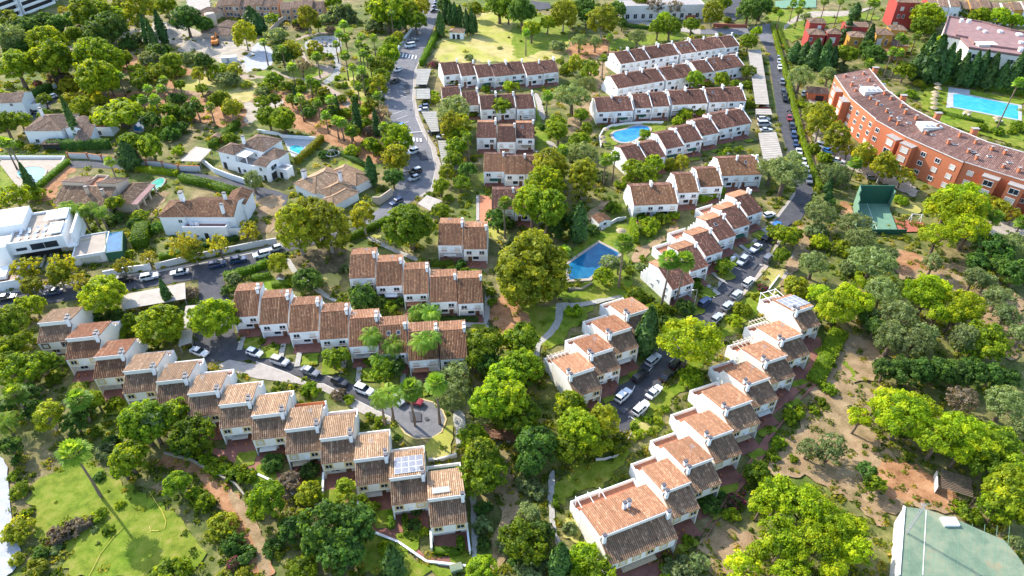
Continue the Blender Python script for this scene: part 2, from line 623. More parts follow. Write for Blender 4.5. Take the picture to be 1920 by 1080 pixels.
def tiles(name, o, u, v, w, length, mat, parent=None, pitch=.36, course=.48, amp=.115, vmin=None, vmax=None, seed=0):
    """barrel tile slope: columns of cover tiles along v, laid in courses; o eave corner, u along the eave, v up the slope"""
    o, u, v = np.array(o, float), np.array(u, float), np.array(v, float)
    u /= np.linalg.norm(u)
    v /= np.linalg.norm(v)
    n = np.cross(u, v)
    r = np.random.default_rng(seed + int(abs(o[0] * 13 + o[1] * 7)) + 3)
    nc = max(2, round(w / pitch))
    pitch = w / nc
    nr = max(1, round(length / course))
    course = length / nr
    xs = np.array([0, .16, .36, .56, .72, 1.0])
    zs = np.array([0, .8, 1., .8, 0, 0]) * amp
    I, J, K = np.meshgrid(np.arange(nc), np.arange(nr), np.arange(5), indexing='ij')
    I, J, K = I.ravel(), J.ravel(), K.ravel()
    x0 = (I + xs[K]) * pitch
    x1 = (I + xs[K + 1]) * pitch
    v0 = J * course - .03
    v1 = (J + 1) * course
    xm = (I + .45) * pitch
    hi = np.full_like(xm, length) if vmax is None else np.minimum(length, vmax(xm))
    lo = np.zeros_like(xm) if vmin is None else vmin(xm)
    v1c = np.minimum(v1, hi)
    v0c = np.maximum(v0, lo)
    keep = v1c - v0c > .02
    x0, x1, v0c, v1c, K, I, J = x0[keep], x1[keep], v0c[keep], v1c[keep], K[keep], I[keep], J[keep]
    jit = r.normal(0, .012, (nc, nr))[I, J]
    za, zb = zs[K] + jit, zs[K + 1] + jit
    lift = .035

    def pt(x, vv, z):
        return o[None] + u[None] * x[:, None] + v[None] * vv[:, None] + n[None] * z[:, None]
    A, B, C, D = pt(x0, v0c, za + lift), pt(x1, v0c, zb + lift), pt(x1, v1c, zb), pt(x0, v1c, za)
    nq = len(x0)
    V = np.stack([A, B, C, D], 1).reshape(-1, 3)
    Q = np.arange(nq * 4).reshape(-1, 4)
    tt = np.clip(r.normal(.55, .1, (nc, 1)) + r.normal(0, .13, (nc, nr)), 0, 1)[I, J]
    tt = np.where(K == 4, np.clip(tt - .42, 0, 1), tt)  # pans between the cover tiles tinted darker: groove shade painted in
    # the deck below, so nothing shows through between courses
    me = mesh_np(name, V, Q, [mat], tt)
    return link(name, me, parent)


ORD = ['', 'first', 'second', 'third', 'fourth', 'fifth', 'sixth', 'seventh', 'eighth', 'ninth', 'tenth', 'eleventh', 'twelfth', 'thirteenth', 'fourteenth',
       'fifteenth', 'sixteenth', 'seventeenth', 'eighteenth', 'nineteenth', 'twentieth']
from mathutils.geometry import delaunay_2d_cdt
# ---------------------------------------------------------------- the ground and what is laid on it


def pl(*segs):
    """segs: (crop letter, [(x, y), ...]) -> photo pixels"""
    out = []
    for c, pts in segs:
        out += [px(c, *p) for p in pts]
    return out


def smooth_poly(pts, it=1):
    for _ in range(it):
        q = []
        n = len(pts)
        for i in range(n):
            a, b = pts[i], pts[(i + 1) % n]
            q.append((a[0] * .75 + b[0] * .25, a[1] * .75 + b[1] * .25))
            q.append((a[0] * .25 + b[0] * .75, a[1] * .25 + b[1] * .75))
        pts = q
    return pts


def ground_pts(pts, wob=0.0, step=.9, smooth=0):
    w = [P(*p) for p in pts]
    w = [(p.x, p.y) for p in w]
    if smooth:
        w = smooth_poly(w, smooth)
    if not wob:
        return w
    out = []
    n = len(w)
    for i in range(n):
        a, b = w[i], w[(i + 1) % n]
        L = math.dist(a, b)
        k = max(1, int(L / step))
        for j in range(k):
            t = j / k
            x, y = a[0] + (b[0] - a[0]) * t, a[1] + (b[1] - a[1]) * t
            f = math.sin(x * .7 + y * .4) * .5 + math.sin(x * 1.7 - y * 1.3 + 2) * .35 + rnd.uniform(-.5, .5)
            nx, ny = (b[1] - a[1]) / max(L, 1e-6), -(b[0] - a[0]) / max(L, 1e-6)
            out.append((x + nx * f * wob, y + ny * f * wob))
    return out


STEP = .0028


def sheet(name, pts, level, mat, wob=0.0, smooth=0, kind='structure', world=None):
    w = world if world is not None else ground_pts(pts, wob, smooth=smooth)
    z = level * STEP
    mb = MB()
    vs, _, fs, *_r = delaunay_2d_cdt([Vector(p) for p in w], [], [list(range(len(w)))], 1, 1e-4)
    mb.v = [(p.x, p.y, z) for p in vs]
    for f in fs:
        f = list(f)
        ar = sum(vs[f[i]].x * vs[f[(i + 1) % len(f)]].y - vs[f[(i + 1) % len(f)]].x * vs[f[i]].y for i in range(len(f)))
        mb.f.append(f if ar > 0 else f[::-1])
        mb.m.append(0)
        mb.t.append(.5)
    o = link(name, mb.mesh(name, [mat]))
    tag(o, kind=kind)
    return o


mb = MB()
mb.face([(-1500, -300, 0), (1500, -300, 0), (1500, 2500, 0), (-1500, 2500, 0)])
tag(link('ground', mb.mesh('ground', ['scrub'])), kind='structure')

LV = [1]
EXCL = []
LAWNS = []
DIRTS = []


def patch(name, mat, *segs, wob=1.0, smooth=2):
    LV[0] += 1
    if name in ('path', 'lane', 'plaza', 'stone_stream') and wob > .3:
        wob = .22
    w = ground_pts(pl(*segs), wob, smooth=smooth)
    if name in ('road', 'path', 'lane', 'paving', 'plaza', 'drive', 'pavement', 'stone_stream', 'tennis_court'):
        EXCL.append(w)
    if name in ('dirt', 'slope'):
        DIRTS.append(w)
    if name == 'lawn':
        LAWNS.append(w)
    return sheet(name, None, LV[0], mat, world=w)


# lawns, earth, gravel
patch('lawn', 'dry_lawn', ('B', [(985, 350), (1030, 215), (1075, 215), (1160, 215), (1240, 100), (1300, 60), (1440, 40)]), ('C', [(100, 60), (220, 90), (310, 150), (320, 260), (280, 330), (200, 350), (0, 345)]), ('B', [(1200, 350)]))
patch('lawn', 'lawn', ('C', [(0, 60), (150, 70), (320, 120), (330, 220), (240, 270), (120, 300), (60, 330), (0, 320)]))
patch('lawn', 'lawn', ('C', [(540, 230), (760, 190), (1000, 190), (1060, 200), (800, 240), (560, 290), (480, 260)]))
patch('dirt', 'red_dirt', ('C', [(330, 230), (520, 200), (560, 280), (500, 330), (350, 335), (300, 300)]))
patch('dirt', 'dirt', ('C', [(440, 330), (540, 300), (520, 480), (470, 520), (440, 640), (460, 760), (380, 700), (330, 760), (300, 680), (420, 560)]))
patch('dirt', 'red_dirt', ('A', [(360, 300), (760, 300), (1060, 380), (1440, 520), (1440, 760), (900, 640), (620, 560), (330, 520)]), ('B', [(0, 500), (700, 560), (740, 800), (720, 960), (420, 800), (0, 640)]))
patch('dirt', 'sand', ('A', [(670, 190), (800, 140), (900, 120), (1060, 140), (1180, 215), (1440, 210), (1440, 420), (1320, 390), (1200, 330), (1040, 250), (700, 230)]))
patch('dirt', 'dirt', ('A', [(1000, 440), (1200, 440), (1440, 500), (1440, 640), (1180, 560), (980, 520)]))
patch('lawn', 'dry_lawn', ('A', [(980, 420), (1150, 440), (1440, 430), (1440, 580), (1250, 560), (1100, 500), (1000, 520)]))
patch('lawn', 'lawn', ('A', [(350, 190), (520, 190), (640, 230), (520, 290), (360, 290)]))
patch('path', 'sand', ('A', [(360, 260), (460, 240), (520, 280), (440, 310), (370, 300)]))
patch('path', 'pink_path', ('A', [(1020, 370), (1200, 410), (1440, 430), (1440, 450), (1180, 430), (1020, 395)]), ('B', [(0, 425), (80, 430), (90, 445), (0, 440)]))
patch('lawn', 'lawn', ('B', [(180, 400), (300, 350), (400, 360), (440, 420), (380, 450), (240, 470), (190, 440)]))
patch('lawn', 'lawn', ('B', [(430, 440), (500, 400), (600, 350), (520, 300), (640, 300), (700, 330), (640, 480), (620, 600), (560, 520), (420, 490)]))
patch('lawn', 'dry_lawn', ('B', [(420, 470), (560, 420), (650, 480), (620, 560), (520, 500)]))
patch('lawn', 'lawn', ('B', [(370, 140), (540, 130), (560, 175), (460, 180), (380, 170)]))
patch('lawn', 'lawn', ('B', [(0, 400), (80, 400), (70, 430), (0, 430)]))
patch('path', 'pink_path', ('B', [(230, 230), (300, 200), (420, 190), (470, 200), (460, 180), (300, 185), (215, 225)]))
patch('path', 'pink_path', ('B', [(255, 240), (290, 350), (330, 360), (430, 370), (445, 410), (330, 460), (400, 480), (500, 540), (550, 610), (510, 610), (430, 520), (320, 470), (130, 430), (80, 400), (100, 390), (200, 440), (330, 440), (400, 400), (270, 350), (235, 260)]))
patch('plaza', 'stones', ('B', [(270, 240), (330, 205), (440, 200), (480, 230), (480, 290), (430, 320), (340, 310), (280, 285)]))
patch('stone_stream', 'stones', ('B', [(430, 310), (465, 320), (485, 380), (470, 420), (430, 460), (390, 475), (375, 455), (430, 420), (450, 380)]))
patch('path', 'white_paving', ('B', [(0, 220), (80, 260), (110, 340), (60, 395), (0, 390)]), ('A', [(1340, 340), (1440, 280), (1440, 400), (1360, 400)]))
patch('path', 'sand', ('B', [(0, 560), (140, 550), (170, 580), (60, 640), (0, 700)]), ('A', [(1350, 570), (1440, 580), (1440, 700), (1350, 690)]))
# villa plots, top left
patch('paving', 'asphalt', ('A', [(110, 640), (250, 540), (320, 530), (330, 560), (180, 680), (120, 670)]), smooth=0)
patch('paving', 'cream_paving', ('A', [(720, 740), (790, 660), (850, 660), (810, 755)]), smooth=0, wob=0)
patch('lawn', 'lawn', ('A', [(620, 720), (700, 710), (720, 750), (800, 760), (850, 680), (880, 700), (830, 780), (640, 770)]))
patch('paving', 'cream_paving', ('A', [(0, 882), (375, 888), (345, 960), (200, 1080), (120, 1080), (0, 925)]), smooth=0, wob=0)
patch('lawn', 'lawn', ('A', [(0, 930), (60, 1000), (115, 1080), (0, 1090)]), ('E', [(90, 30), (0, 70)]), smooth=0)
patch('dirt', 'red_dirt', ('A', [(225, 1060), (390, 910), (430, 940), (330, 1060)]), ('E', [(300, 40), (215, 60)]), smooth=0)
patch('dirt', 'dirt', ('E', [(740, 100), (830, 40), (900, 0), (960, 0), (880, 100), (860, 140)]))
patch('lane', 'asphalt_dark', ('A', [(390, 905), (560, 905), (800, 930), (1130, 975), (1440, 1045), (1440, 1100), (1240, 1060), (1010, 985), (780, 960), (560, 945), (400, 945)]), smooth=0, wob=0)
patch('lane', 'asphalt_dark', ('B', [(0, 1045), (120, 1075), (180, 1100)]), ('F', [(170, 80), (100, 130), (0, 60), (0, 0)]), smooth=0, wob=0)
patch('dirt', 'dirt', ('F', [(0, 20), (160, 20), (130, 150), (90, 230), (0, 240)]))
patch('lawn', 'lawn', ('B', [(480, 900), (600, 930), (625, 975), (560, 990), (460, 930)]))
patch('paving', 'white_paving', ('B', [(150, 780), (350, 790), (280, 900), (200, 880)]), smooth=0, wob=0)
patch('paving', 'cream_paving', ('A', [(1010, 900), (1100, 825), (1190, 840), (1120, 910)]), smooth=0, wob=0)
# main street, parking bays, pavements
patch('road', 'asphalt_pale', ('B', [(1050, -20), (1035, 60), (1000, 150), (960, 250), (925, 330), (892, 400), (885, 480), (880, 560), (895, 650), (932, 740), (985, 830), (1010, 950), (985, 1060)]),
      ('F', [(905, 30), (870, 60), (760, 150), (680, 200), (560, 250), (400, 282), (180, 335), (70, 390), (0, 420)]), ('E', [(1270, 455), (1120, 490), (640, 570), (480, 600), (200, 640), (0, 655), (-30, 655), (-30, 575), (230, 545), (420, 515), (600, 490), (830, 462), (1000, 430), (1200, 390), (1440, 340)]),
      ('F', [(140, 300), (300, 260), (520, 215), (600, 180), (650, 130), (740, 50), (770, 0)]), ('B', [(810, 1000), (850, 900), (810, 800), (770, 700), (730, 600), (712, 520), (720, 470), (760, 390), (800, 320), (850, 230), (895, 140), (950, 40), (965, -20)]), smooth=0, wob=0)
patch('road', 'asphalt', ('F', [(640, 220), (560, 250), (400, 282), (180, 335), (70, 390), (0, 420)]), ('E', [(1270, 455), (1120, 490), (640, 570), (480, 600), (200, 640), (0, 655), (-30, 655), (-30, 577), (230, 547), (420, 517), (600, 492), (830, 464), (1000, 432), (1200, 392), (1440, 342)]),  # darker overlay: dark asphalt, with the street's shade added to its colour
      ('F', [(140, 302), (300, 262), (520, 217), (590, 190)]), smooth=0, wob=0)
RD = LV[0]
patch('pavement', 'pavement', ('B', [(955, 270), (905, 385), (902, 480), (898, 560), (918, 650), (955, 740), (1010, 830), (1045, 940), (1022, 1060)]), ('F', [(1000, 20), (905, 30)]), ('B', [(985, 1060), (1010, 950), (985, 830), (932, 740), (895, 650), (880, 560), (885, 480), (892, 400), (925, 330)]), smooth=0, wob=0)
patch('pavement', 'pavement', ('E', [(-30, 560), (230, 530), (420, 500), (600, 476), (830, 450), (1000, 418), (1200, 376), (1440, 327)]), ('F', [(140, 288), (140, 300)]), ('E', [(1440, 340), (1200, 390), (1000, 430), (830, 462), (600, 490), (420, 515), (230, 545), (-30, 575)]), smooth=0, wob=0)
patch('pavement', 'pavement', ('B', [(965, -20), (950, 40), (895, 140), (850, 230), (800, 320), (760, 390), (720, 470), (712, 520), (698, 520), (705, 460), (745, 385), (785, 315), (835, 225), (880, 135), (935, 35), (950, -20)]), smooth=0, wob=0)
# side street down to the cul-de-sac
patch('road', 'asphalt', ('E', [(1115, 490), (1255, 458), (1275, 560), (1300, 650), (1320, 800), (1360, 850), (1440, 880)]), ('F', [(150, 940), (330, 1010), (440, 1050)]), ('J', [(440, -18), (540, 0), (640, 20), (720, 50), (860, 72), (930, 85), (1000, 105), (1050, 150), (1070, 200), (1045, 270), (990, 305), (900, 310), (840, 280), (790, 215), (760, 190), (600, 110), (460, 40), (380, 0)]),
      ('F', [(180, 1020), (0, 955)]), ('E', [(1300, 950), (1160, 960), (1085, 880), (1100, 640), (1120, 600)]), smooth=0, wob=0)
patch('road', 'asphalt_pale', ('J', [(720, 100), (860, 74), (930, 87), (1000, 107), (1048, 150), (1066, 200), (1042, 268), (990, 302), (900, 307), (842, 278), (792, 213), (762, 188), (700, 160)]), smooth=0, wob=0)  # paler overlay: sunlit tone of the turning circle put into the colour
patch('pavement', 'pavement', ('E', [(1190, 990), (1290, 945), (1440, 972)]), ('F', [(0, 955), (180, 1020), (300, 1080)]), ('J', [(380, 0), (460, 40), (600, 110), (760, 190), (760, 230), (700, 215), (560, 150), (430, 65), (330, 20), (230, 0)]), ('F', [(0, 1050)]), ('E', [(1300, 1010)]), smooth=0, wob=0)
# right street
patch('road', 'asphalt', ('K', [(500, 120), (545, 110), (600, 10)]), ('G', [(650, 1070), (740, 960), (830, 850), (1015, 665), (1130, 575), (1230, 445), (1320, 340), (1400, 245), (1440, 200)]), ('H', [(60, 140), (150, 20), (155, 0)]), ('D', [(150, 1060), (120, 900), (80, 760), (50, 650), (30, 500), (0, 300), (-60, 180), (10, 190), (60, 330), (110, 520), (165, 750), (205, 900), (255, 1080)]),
      ('H', [(235, 60), (180, 170), (100, 200), (40, 260), (0, 370)]), ('G', [(1360, 490), (1290, 575), (1150, 725), (980, 920), (905, 1030)]), ('K', [(850, 10), (770, 110), (690, 210), (640, 280), (560, 260)]), smooth=0, wob=0)
patch('road', 'asphalt_pale', ('C', [(1050, 165), (1330, 158), (1440, 135), (1480, 110), (1475, 240), (1400, 235), (1385, 200), (1250, 197), (1060, 192)]), smooth=0, wob=0)
patch('pavement', 'pavement', ('C', [(640, 100), (830, 135), (1060, 165), (1060, 195), (830, 160), (640, 125)]), smooth=0, wob=0)
patch('paving', 'terracotta_floor', ('C', [(1130, 130), (1320, 140), (1320, 158), (1140, 160)]), smooth=0, wob=0)
patch('pavement', 'pavement', ('G', [(1000, 660), (1120, 560), (1220, 430), (1310, 325), (1390, 232), (1440, 185)]), ('H', [(50, 130), (140, 10), (155, 0), (150, 20), (60, 140)]), ('G', [(1440, 200), (1400, 245), (1320, 340), (1230, 445), (1130, 575), (1015, 665)]), smooth=0, wob=0)
patch('pavement', 'cream_paving', ('G', [(1150, 740), (1300, 590), (1372, 502), (1440, 425)]), ('H', [(40, 290), (100, 235), (170, 185), (240, 200), (190, 300), (130, 440), (60, 540), (30, 540), (100, 430), (160, 300), (170, 250), (100, 260), (0, 370)]), ('G', [(1360, 490), (1290, 575), (1145, 725)]), smooth=0, wob=0)
patch('lawn', 'lawn', ('G', [(1150, 750), (1300, 620), (1440, 480), (1440, 640), (1340, 700), (1220, 830), (1170, 830)]))
patch('lawn', 'dry_lawn', ('H', [(0, 420), (80, 440), (110, 430), (70, 540), (40, 600), (0, 590)]))
patch('slope', 'lawn', ('K', [(660, 260), (770, 120), (860, 0), (980, 0), (960, 60), (840, 180), (880, 250), (720, 320), (640, 330)]))
patch('slope', 'dry_lawn', ('K', [(640, 320), (740, 200), (800, 200), (760, 280), (690, 330)]))
patch('slope', 'lawn', ('G', [(930, 1040), (1150, 760), (1240, 700), (1340, 640), (1230, 760), (1080, 930), (1000, 1060), (960, 1080)]))
# middle gardens
patch('lawn', 'dry_lawn', ('F', [(330, 440), (470, 450), (490, 500), (440, 550), (360, 500)]))
patch('dirt', 'shade_soil', ('F', [(180, 360), (420, 300), (500, 300), (510, 460), (340, 460), (230, 480)]))
patch('lawn', 'lawn', ('F', [(0, 480), (90, 470), (140, 500), (220, 520), (200, 550), (0, 560)]))
patch('path', 'stone_path', ('F', [(165, 380), (190, 375), (240, 460), (330, 520), (420, 590), (460, 610), (430, 625), (330, 560), (220, 480)]))
patch('lawn', 'dry_lawn', ('F', [(620, 260), (700, 230), (760, 300), (900, 340), (920, 380), (800, 330), (680, 300)]))
patch('path', 'stone_path', ('F', [(610, 255), (640, 250), (780, 320), (920, 375), (900, 395), (760, 335)]))
patch('lawn', 'dry_lawn', ('F', [(1300, 200), (1440, 200), (1420, 300), (1340, 260)]))
patch('path', 'grey_floor', ('F', [(1240, 20), (1256, 20), (1256, 160), (1238, 165)]), smooth=0, wob=0)
patch('paving', 'terracotta_floor', ('F', [(1258, 20), (1325, 30), (1325, 180), (1258, 170)]), smooth=0, wob=0)
patch('dirt', 'red_dirt', ('F', [(1320, 640), (1400, 560), (1440, 560)]), ('G', [(60, 620), (120, 700), (60, 760), (0, 800)]), ('F', [(1380, 860), (1300, 760)]))
patch('path', 'grey_floor', ('F', [(1170, 735), (1280, 740), (1290, 560), (1320, 560), (1310, 770), (1170, 760)]), smooth=0, wob=0)
patch('lawn', 'lawn', ('C', [(130, 560), (180, 700), (210, 820), (230, 860), (130, 860)]))
patch('path', 'pavement', ('C', [(120, 520), (150, 530), (190, 640), (180, 690), (150, 640)]))
patch('path', 'pavement', ('C', [(180, 790), (230, 800), (270, 850), (230, 850)]))
# kidney pool garden and walled lawn
patch('lawn', 'lawn', ('C', [(490, 770), (520, 730), (600, 700), (870, 700), (880, 730), (700, 790), (560, 820), (500, 830)]))
# rectangular pool garden
patch('lawn', 'lawn', ('G', [(380, 300), (520, 200), (600, 170), (640, 190), (720, 210), (700, 290), (640, 360), (680, 420), (660, 480), (700, 560), (640, 600), (420, 640), (280, 620), (240, 560), (380, 560), (420, 500), (330, 350)]))
patch('dirt', 'dirt', ('G', [(400, 160), (480, 60), (530, 40), (540, 120), (460, 170)]))
patch('dirt', 'dirt', ('G', [(640, 370), (760, 290), (840, 250), (900, 180), (960, 180), (860, 260), (760, 340), (700, 420)]))
patch('lawn', 'lawn', ('G', [(0, 650), (250, 640), (400, 640), (460, 640), (440, 720), (350, 760), (300, 850), (180, 900), (130, 820), (100, 720)]))
patch('path', 'stone_path', ('G', [(580, 585), (640, 590), (520, 620), (400, 650), (290, 655), (290, 700), (270, 760), (200, 830), (160, 870), (150, 960), (110, 970), (125, 860), (220, 770), (250, 690), (240, 630), (290, 625), (400, 625)]))
patch('dirt', 'red_dirt', ('G', [(0, 640), (60, 660), (110, 720), (90, 770), (0, 760)]))
# lower middle
patch('dirt', 'dirt', ('J', [(1380, 460), (1440, 520)]), ('K', [(20, 430), (40, 560), (60, 700), (0, 800)]), ('J', [(1400, 1000), (1330, 1060), (1340, 860), (1390, 700), (1350, 560)]))
patch('path', 'stone_path', ('J', [(1205, 600), (1240, 620), (1250, 900), (1240, 1000), (1210, 990), (1215, 800)]), smooth=0)
patch('path', 'stone_path', ('J', [(1100, 150), (1180, 150), (1170, 290), (1130, 400), (1110, 400), (1130, 280)]))
patch('lawn', 'dry_lawn', ('J', [(960, 330), (1080, 230), (1110, 250), (1130, 400), (1050, 425), (970, 420)]))
patch('lawn', 'lawn', ('J', [(780, 260), (830, 290), (840, 320), (780, 330)]))
patch('path', 'stone_path', ('K', [(215, 500), (245, 480), (235, 700), (250, 820), (280, 900), (250, 920), (210, 800), (200, 650)]))
patch('lawn', 'lawn', ('K', [(280, 480), (440, 440), (600, 420), (640, 330), (690, 370), (600, 440), (590, 520), (480, 580), (330, 620), (260, 700), (250, 560)]))
patch('lawn', 'dry_lawn', ('K', [(260, 780), (380, 760), (380, 880), (330, 900), (280, 860)]))
# brick walk below the long left row
patch('path', 'brick_paving', ('I', [(1140, 355), (1270, 375), (1330, 310), (1440, 330)]), ('J', [(0, 400), (120, 500), (170, 520), (390, 520), (480, 620), (600, 700), (760, 760), (800, 850), (880, 900), (960, 980), (1190, 970), (1200, 1020), (960, 1000), (800, 890), (650, 830), (560, 760), (430, 710), (250, 640), (130, 560), (0, 510)]), ('I', [(1440, 495), (1250, 420), (1140, 370)]), smooth=0, wob=0)
patch('lawn', 'lawn', ('I', [(1230, 440), (1300, 430), (1440, 510)]), ('J', [(90, 560), (200, 640), (0, 600)]), ('I', [(1400, 560), (1300, 500)]))
patch('lawn', 'lawn', ('J', [(600, 880), (680, 850), (900, 990), (1060, 1040), (1120, 1080), (1080, 1090), (560, 1090), (600, 960)]))
patch('lawn', 'lawn', ('I', [(160, 600), (330, 480), (560, 420), (640, 560), (860, 620), (1000, 760), (1180, 940), (1100, 1090), (300, 1090), (420, 900), (180, 880), (230, 740)]))
patch('lawn', 'lawn', ('I', [(170, 560), (330, 500), (470, 470), (560, 660), (430, 720), (260, 800), (200, 880), (230, 720)]))
patch('dirt', 'red_dirt', ('I', [(920, 380), (1100, 420), (1300, 540), (1360, 640), (1400, 720), (1440, 760)]), ('J', [(0, 790), (60, 880), (100, 1000), (130, 1090), (0, 1090)]), ('I', [(1380, 960), (1300, 800), (1240, 640), (1080, 520), (900, 460)]))
patch('path', 'dirt', ('I', [(1280, 590), (1340, 620), (1440, 760)]), ('J', [(60, 900), (100, 1090), (20, 1090), (0, 950)]), ('I', [(1400, 820), (1300, 680)]))
patch('dirt', 'dirt', ('I', [(840, 580), (920, 560), (950, 610), (880, 620), (840, 610)]))
patch('drive', 'white_paving', ('I', [(-40, 400), (40, 420), (60, 560), (60, 700), (110, 900), (120, 1000), (40, 1100), (-60, 1100)]), smooth=2, wob=.25)
# right-hand slope
patch('dirt', 'dirt', ('H', [(420, 760), (640, 880), (600, 1080), (330, 1080)]), ('L', [(350, 60), (260, 0), (500, 0), (640, 60), (560, 240), (700, 420), (900, 560), (1080, 640), (1040, 760), (780, 680), (720, 760), (600, 800), (500, 640), (300, 560), (60, 520), (0, 520), (40, 400), (180, 230)]), wob=1.2)
patch('dirt', 'dirt', ('H', [(660, 330), (800, 330), (1000, 400), (1440, 560), (1440, 900), (1380, 960), (1300, 900), (1200, 640), (860, 470), (720, 500), (720, 440)]), wob=1.2)
patch('dirt', 'red_dirt', ('H', [(680, 330), (860, 340), (880, 430), (760, 480), (720, 420)]))
patch('dirt', 'red_dirt', ('L', [(640, 420), (900, 480), (1080, 620), (1020, 740), (760, 660), (560, 600), (560, 480)]), wob=1.2)
patch('lawn', 'lawn', ('H', [(410, 960), (450, 960), (510, 1060), (480, 1080)]))
patch('dirt', 'dirt', ('H', [(160, 180), (250, 190), (260, 290), (180, 400), (100, 520), (60, 540), (150, 320)]))
patch('dirt', 'red_dirt', ('H', [(390, 60), (460, 70), (470, 140), (400, 130)]))
patch('lawn', 'dry_lawn', ('H', [(700, 60), (860, 80), (850, 130), (720, 150)]))
patch('dirt', 'sand', ('H', [(1160, 170), (1440, 160), (1440, 270), (1180, 270)]), smooth=0)
patch('lane', 'brick_paving', ('K', [(960, 980), (1080, 830), (1180, 700), (1290, 500), (1440, 270), (1440, 380), (1330, 540), (1200, 700), (1080, 890), (1010, 990)]), ('L', [(0, 300), (160, 120), (280, 0), (230, 0), (60, 150), (0, 200)]), ('H', [(150, 1080), (230, 960), (250, 820), (290, 820), (310, 900), (260, 1040), (240, 1090)]), smooth=0, wob=0)
patch('dirt', 'dirt', ('K', [(1040, 930), (1140, 800), (1440, 860), (1440, 900), (1300, 980), (1240, 1090), (1100, 1090), (1150, 980)]))
# upper right: apartment forecourt, pool gardens
patch('paving', 'sand', ('D', [(230, 560), (330, 600), (480, 880), (760, 1000), (860, 1080), (820, 1110), (560, 1000), (420, 940), (300, 880), (220, 700)]), smooth=0)
patch('dirt', 'dirt', ('D', [(130, 560), (170, 600), (280, 900), (310, 1080), (280, 1080), (240, 900), (160, 700)]))
patch('lawn', 'lawn', ('D', [(840, 560), (900, 480), (1000, 490), (1440, 560), (1440, 840), (1280, 790), (960, 690), (880, 620)]), smooth=0)
patch('lawn', 'lawn', ('D', [(0, 60), (300, 60), (600, 80), (640, 120), (300, 130), (180, 220), (120, 250), (80, 180), (0, 130)]))
patch('path', 'sand', ('D', [(80, 190), (130, 130), (300, 90), (420, 100), (560, 60), (600, 40), (420, 70), (240, 60), (100, 120)]))
patch('tennis_court', 'green_court', ('D', [(40, 10), (270, -10), (270, 45), (40, 50)]), smooth=0, wob=0)
patch('pavement', 'pavement', ('A', [(1050, 0), (1180, 0), (1200, 60), (1060, 60)]), smooth=0)
patch('lane', 'asphalt', ('C', [(60, 0), (210, 20), (220, 50), (150, 60), (60, 30)]), smooth=0)
patch('lane', 'asphalt', ('C', [(1180, 0), (1290, 0), (1300, 80), (1240, 130), (1170, 60)]), smooth=0)

for c, pts in (('B', [(830, 480), (862, 478), (866, 530), (836, 532)]), ('B', [(900, 860), (950, 850), (970, 900), (925, 905)]), ('E', [(560, 520), (640, 506), (650, 530), (570, 545)]), ('F', [(120, 950), (210, 985), (200, 1002), (110, 968)]),
               ('J', [(860, 160), (930, 165), (930, 215), (870, 215)]), ('G', [(1180, 560), (1220, 520), (1250, 545), (1210, 590)]), ('G', [(1330, 420), (1360, 390), (1385, 410), (1355, 445)]), ('H', [(60, 200), (110, 160), (130, 180), (85, 215)]),
               ('D', [(60, 480), (90, 480), (105, 560), (80, 560)]), ('K', [(600, 150), (640, 110), (670, 130), (630, 175)]), ('D', [(110, 800), (140, 800), (155, 860), (125, 860)])):
    LV[0] += .2
    sheet('asphalt_repair', pl((c, pts)), LV[0] + 1, 'asphalt_dark')
for c, x, y in (('G', 1400, 415), ('F', 250, 1000), ('B', 870, 620), ('E', 900, 470), ('J', 960, 200), ('D', 60, 400)):
    w_ = P(*px(c, x, y))
    sheet('manhole_cover', None, LV[0] + 2.5, 'stone_path' if c == 'G' else 'dark_metal', world=[(w_.x + .45 * math.cos(a * PI / 6), w_.y + .45 * math.sin(a * PI / 6)) for a in range(12)])
LV[0] += 2

# painted markings on the streets
mk = MB()


def stripe(c, a, b, w=.14):
    A, B = P(*px(c, *a)), P(*px(c, *b))
    z = (LV[0] + 4) * STEP
    d = (B - A).normalized()
    n = Vector((-d.y, d.x, 0)) * w / 2
    mk.face([(A - n + Vector((0, 0, z)))[:], (B - n + Vector((0, 0, z)))[:], (B + n + Vector((0, 0, z)))[:], (A + n + Vector((0, 0, z)))[:]])


for i in range(6):
    stripe('B', (775 + i * 3 + i * 11, 645 + i * 32), (838 + i * 11, 622 + i * 32))
for i in range(5):
    stripe('B', (845 + i * 20, 775 + i * 2), (850 + i * 20, 795 + i * 2), .6)
for i in range(6):
    stripe('B', (812 + i * 18, 302 + i * 3), (806 + i * 18, 322 + i * 3), .6)
stripe('B', (850, 750), (940, 745), .3)
for i in range(5):
    stripe('B', (800 + i * 4, 440 + i * 25), (835 + i * 3, 452 + i * 25))
for a, b in (((1170, 500), (1210, 520)), ((1245, 425), (1285, 445)), ((1320, 350), (1355, 372)), ((1100, 580), (1140, 600)), ((1020, 655), (1040, 670)), ((1400, 265), (1420, 285))):
    stripe('G', a, b)
for a, b in (((555, 130), (590, 155)), ((660, 185), (690, 208)), ((740, 90), (770, 108)), ((690, 15), (670, 60)), ((660, 185), (655, 196))):
    stripe('K', a, b)
for a, b in (((760, 1020), (795, 985)), ((850, 900), (860, 880))):
    stripe('G', a, b)
tag(link('road_marking', mk.mesh('road_marking', ['paint'])), kind='structure')


# kerbs
def kerb(*segs, mat='kerb', w=.18, h=.13):
    pts = [P(*p) for p in pl(*segs)]
    mb = MB()
    for a, b in zip(pts, pts[1:]):
        mb.bar((a.x, a.y, h / 2), (b.x, b.y, h / 2), w, h)
    return tag(link('kerb', mb.mesh('kerb', [mat])), kind='structure')


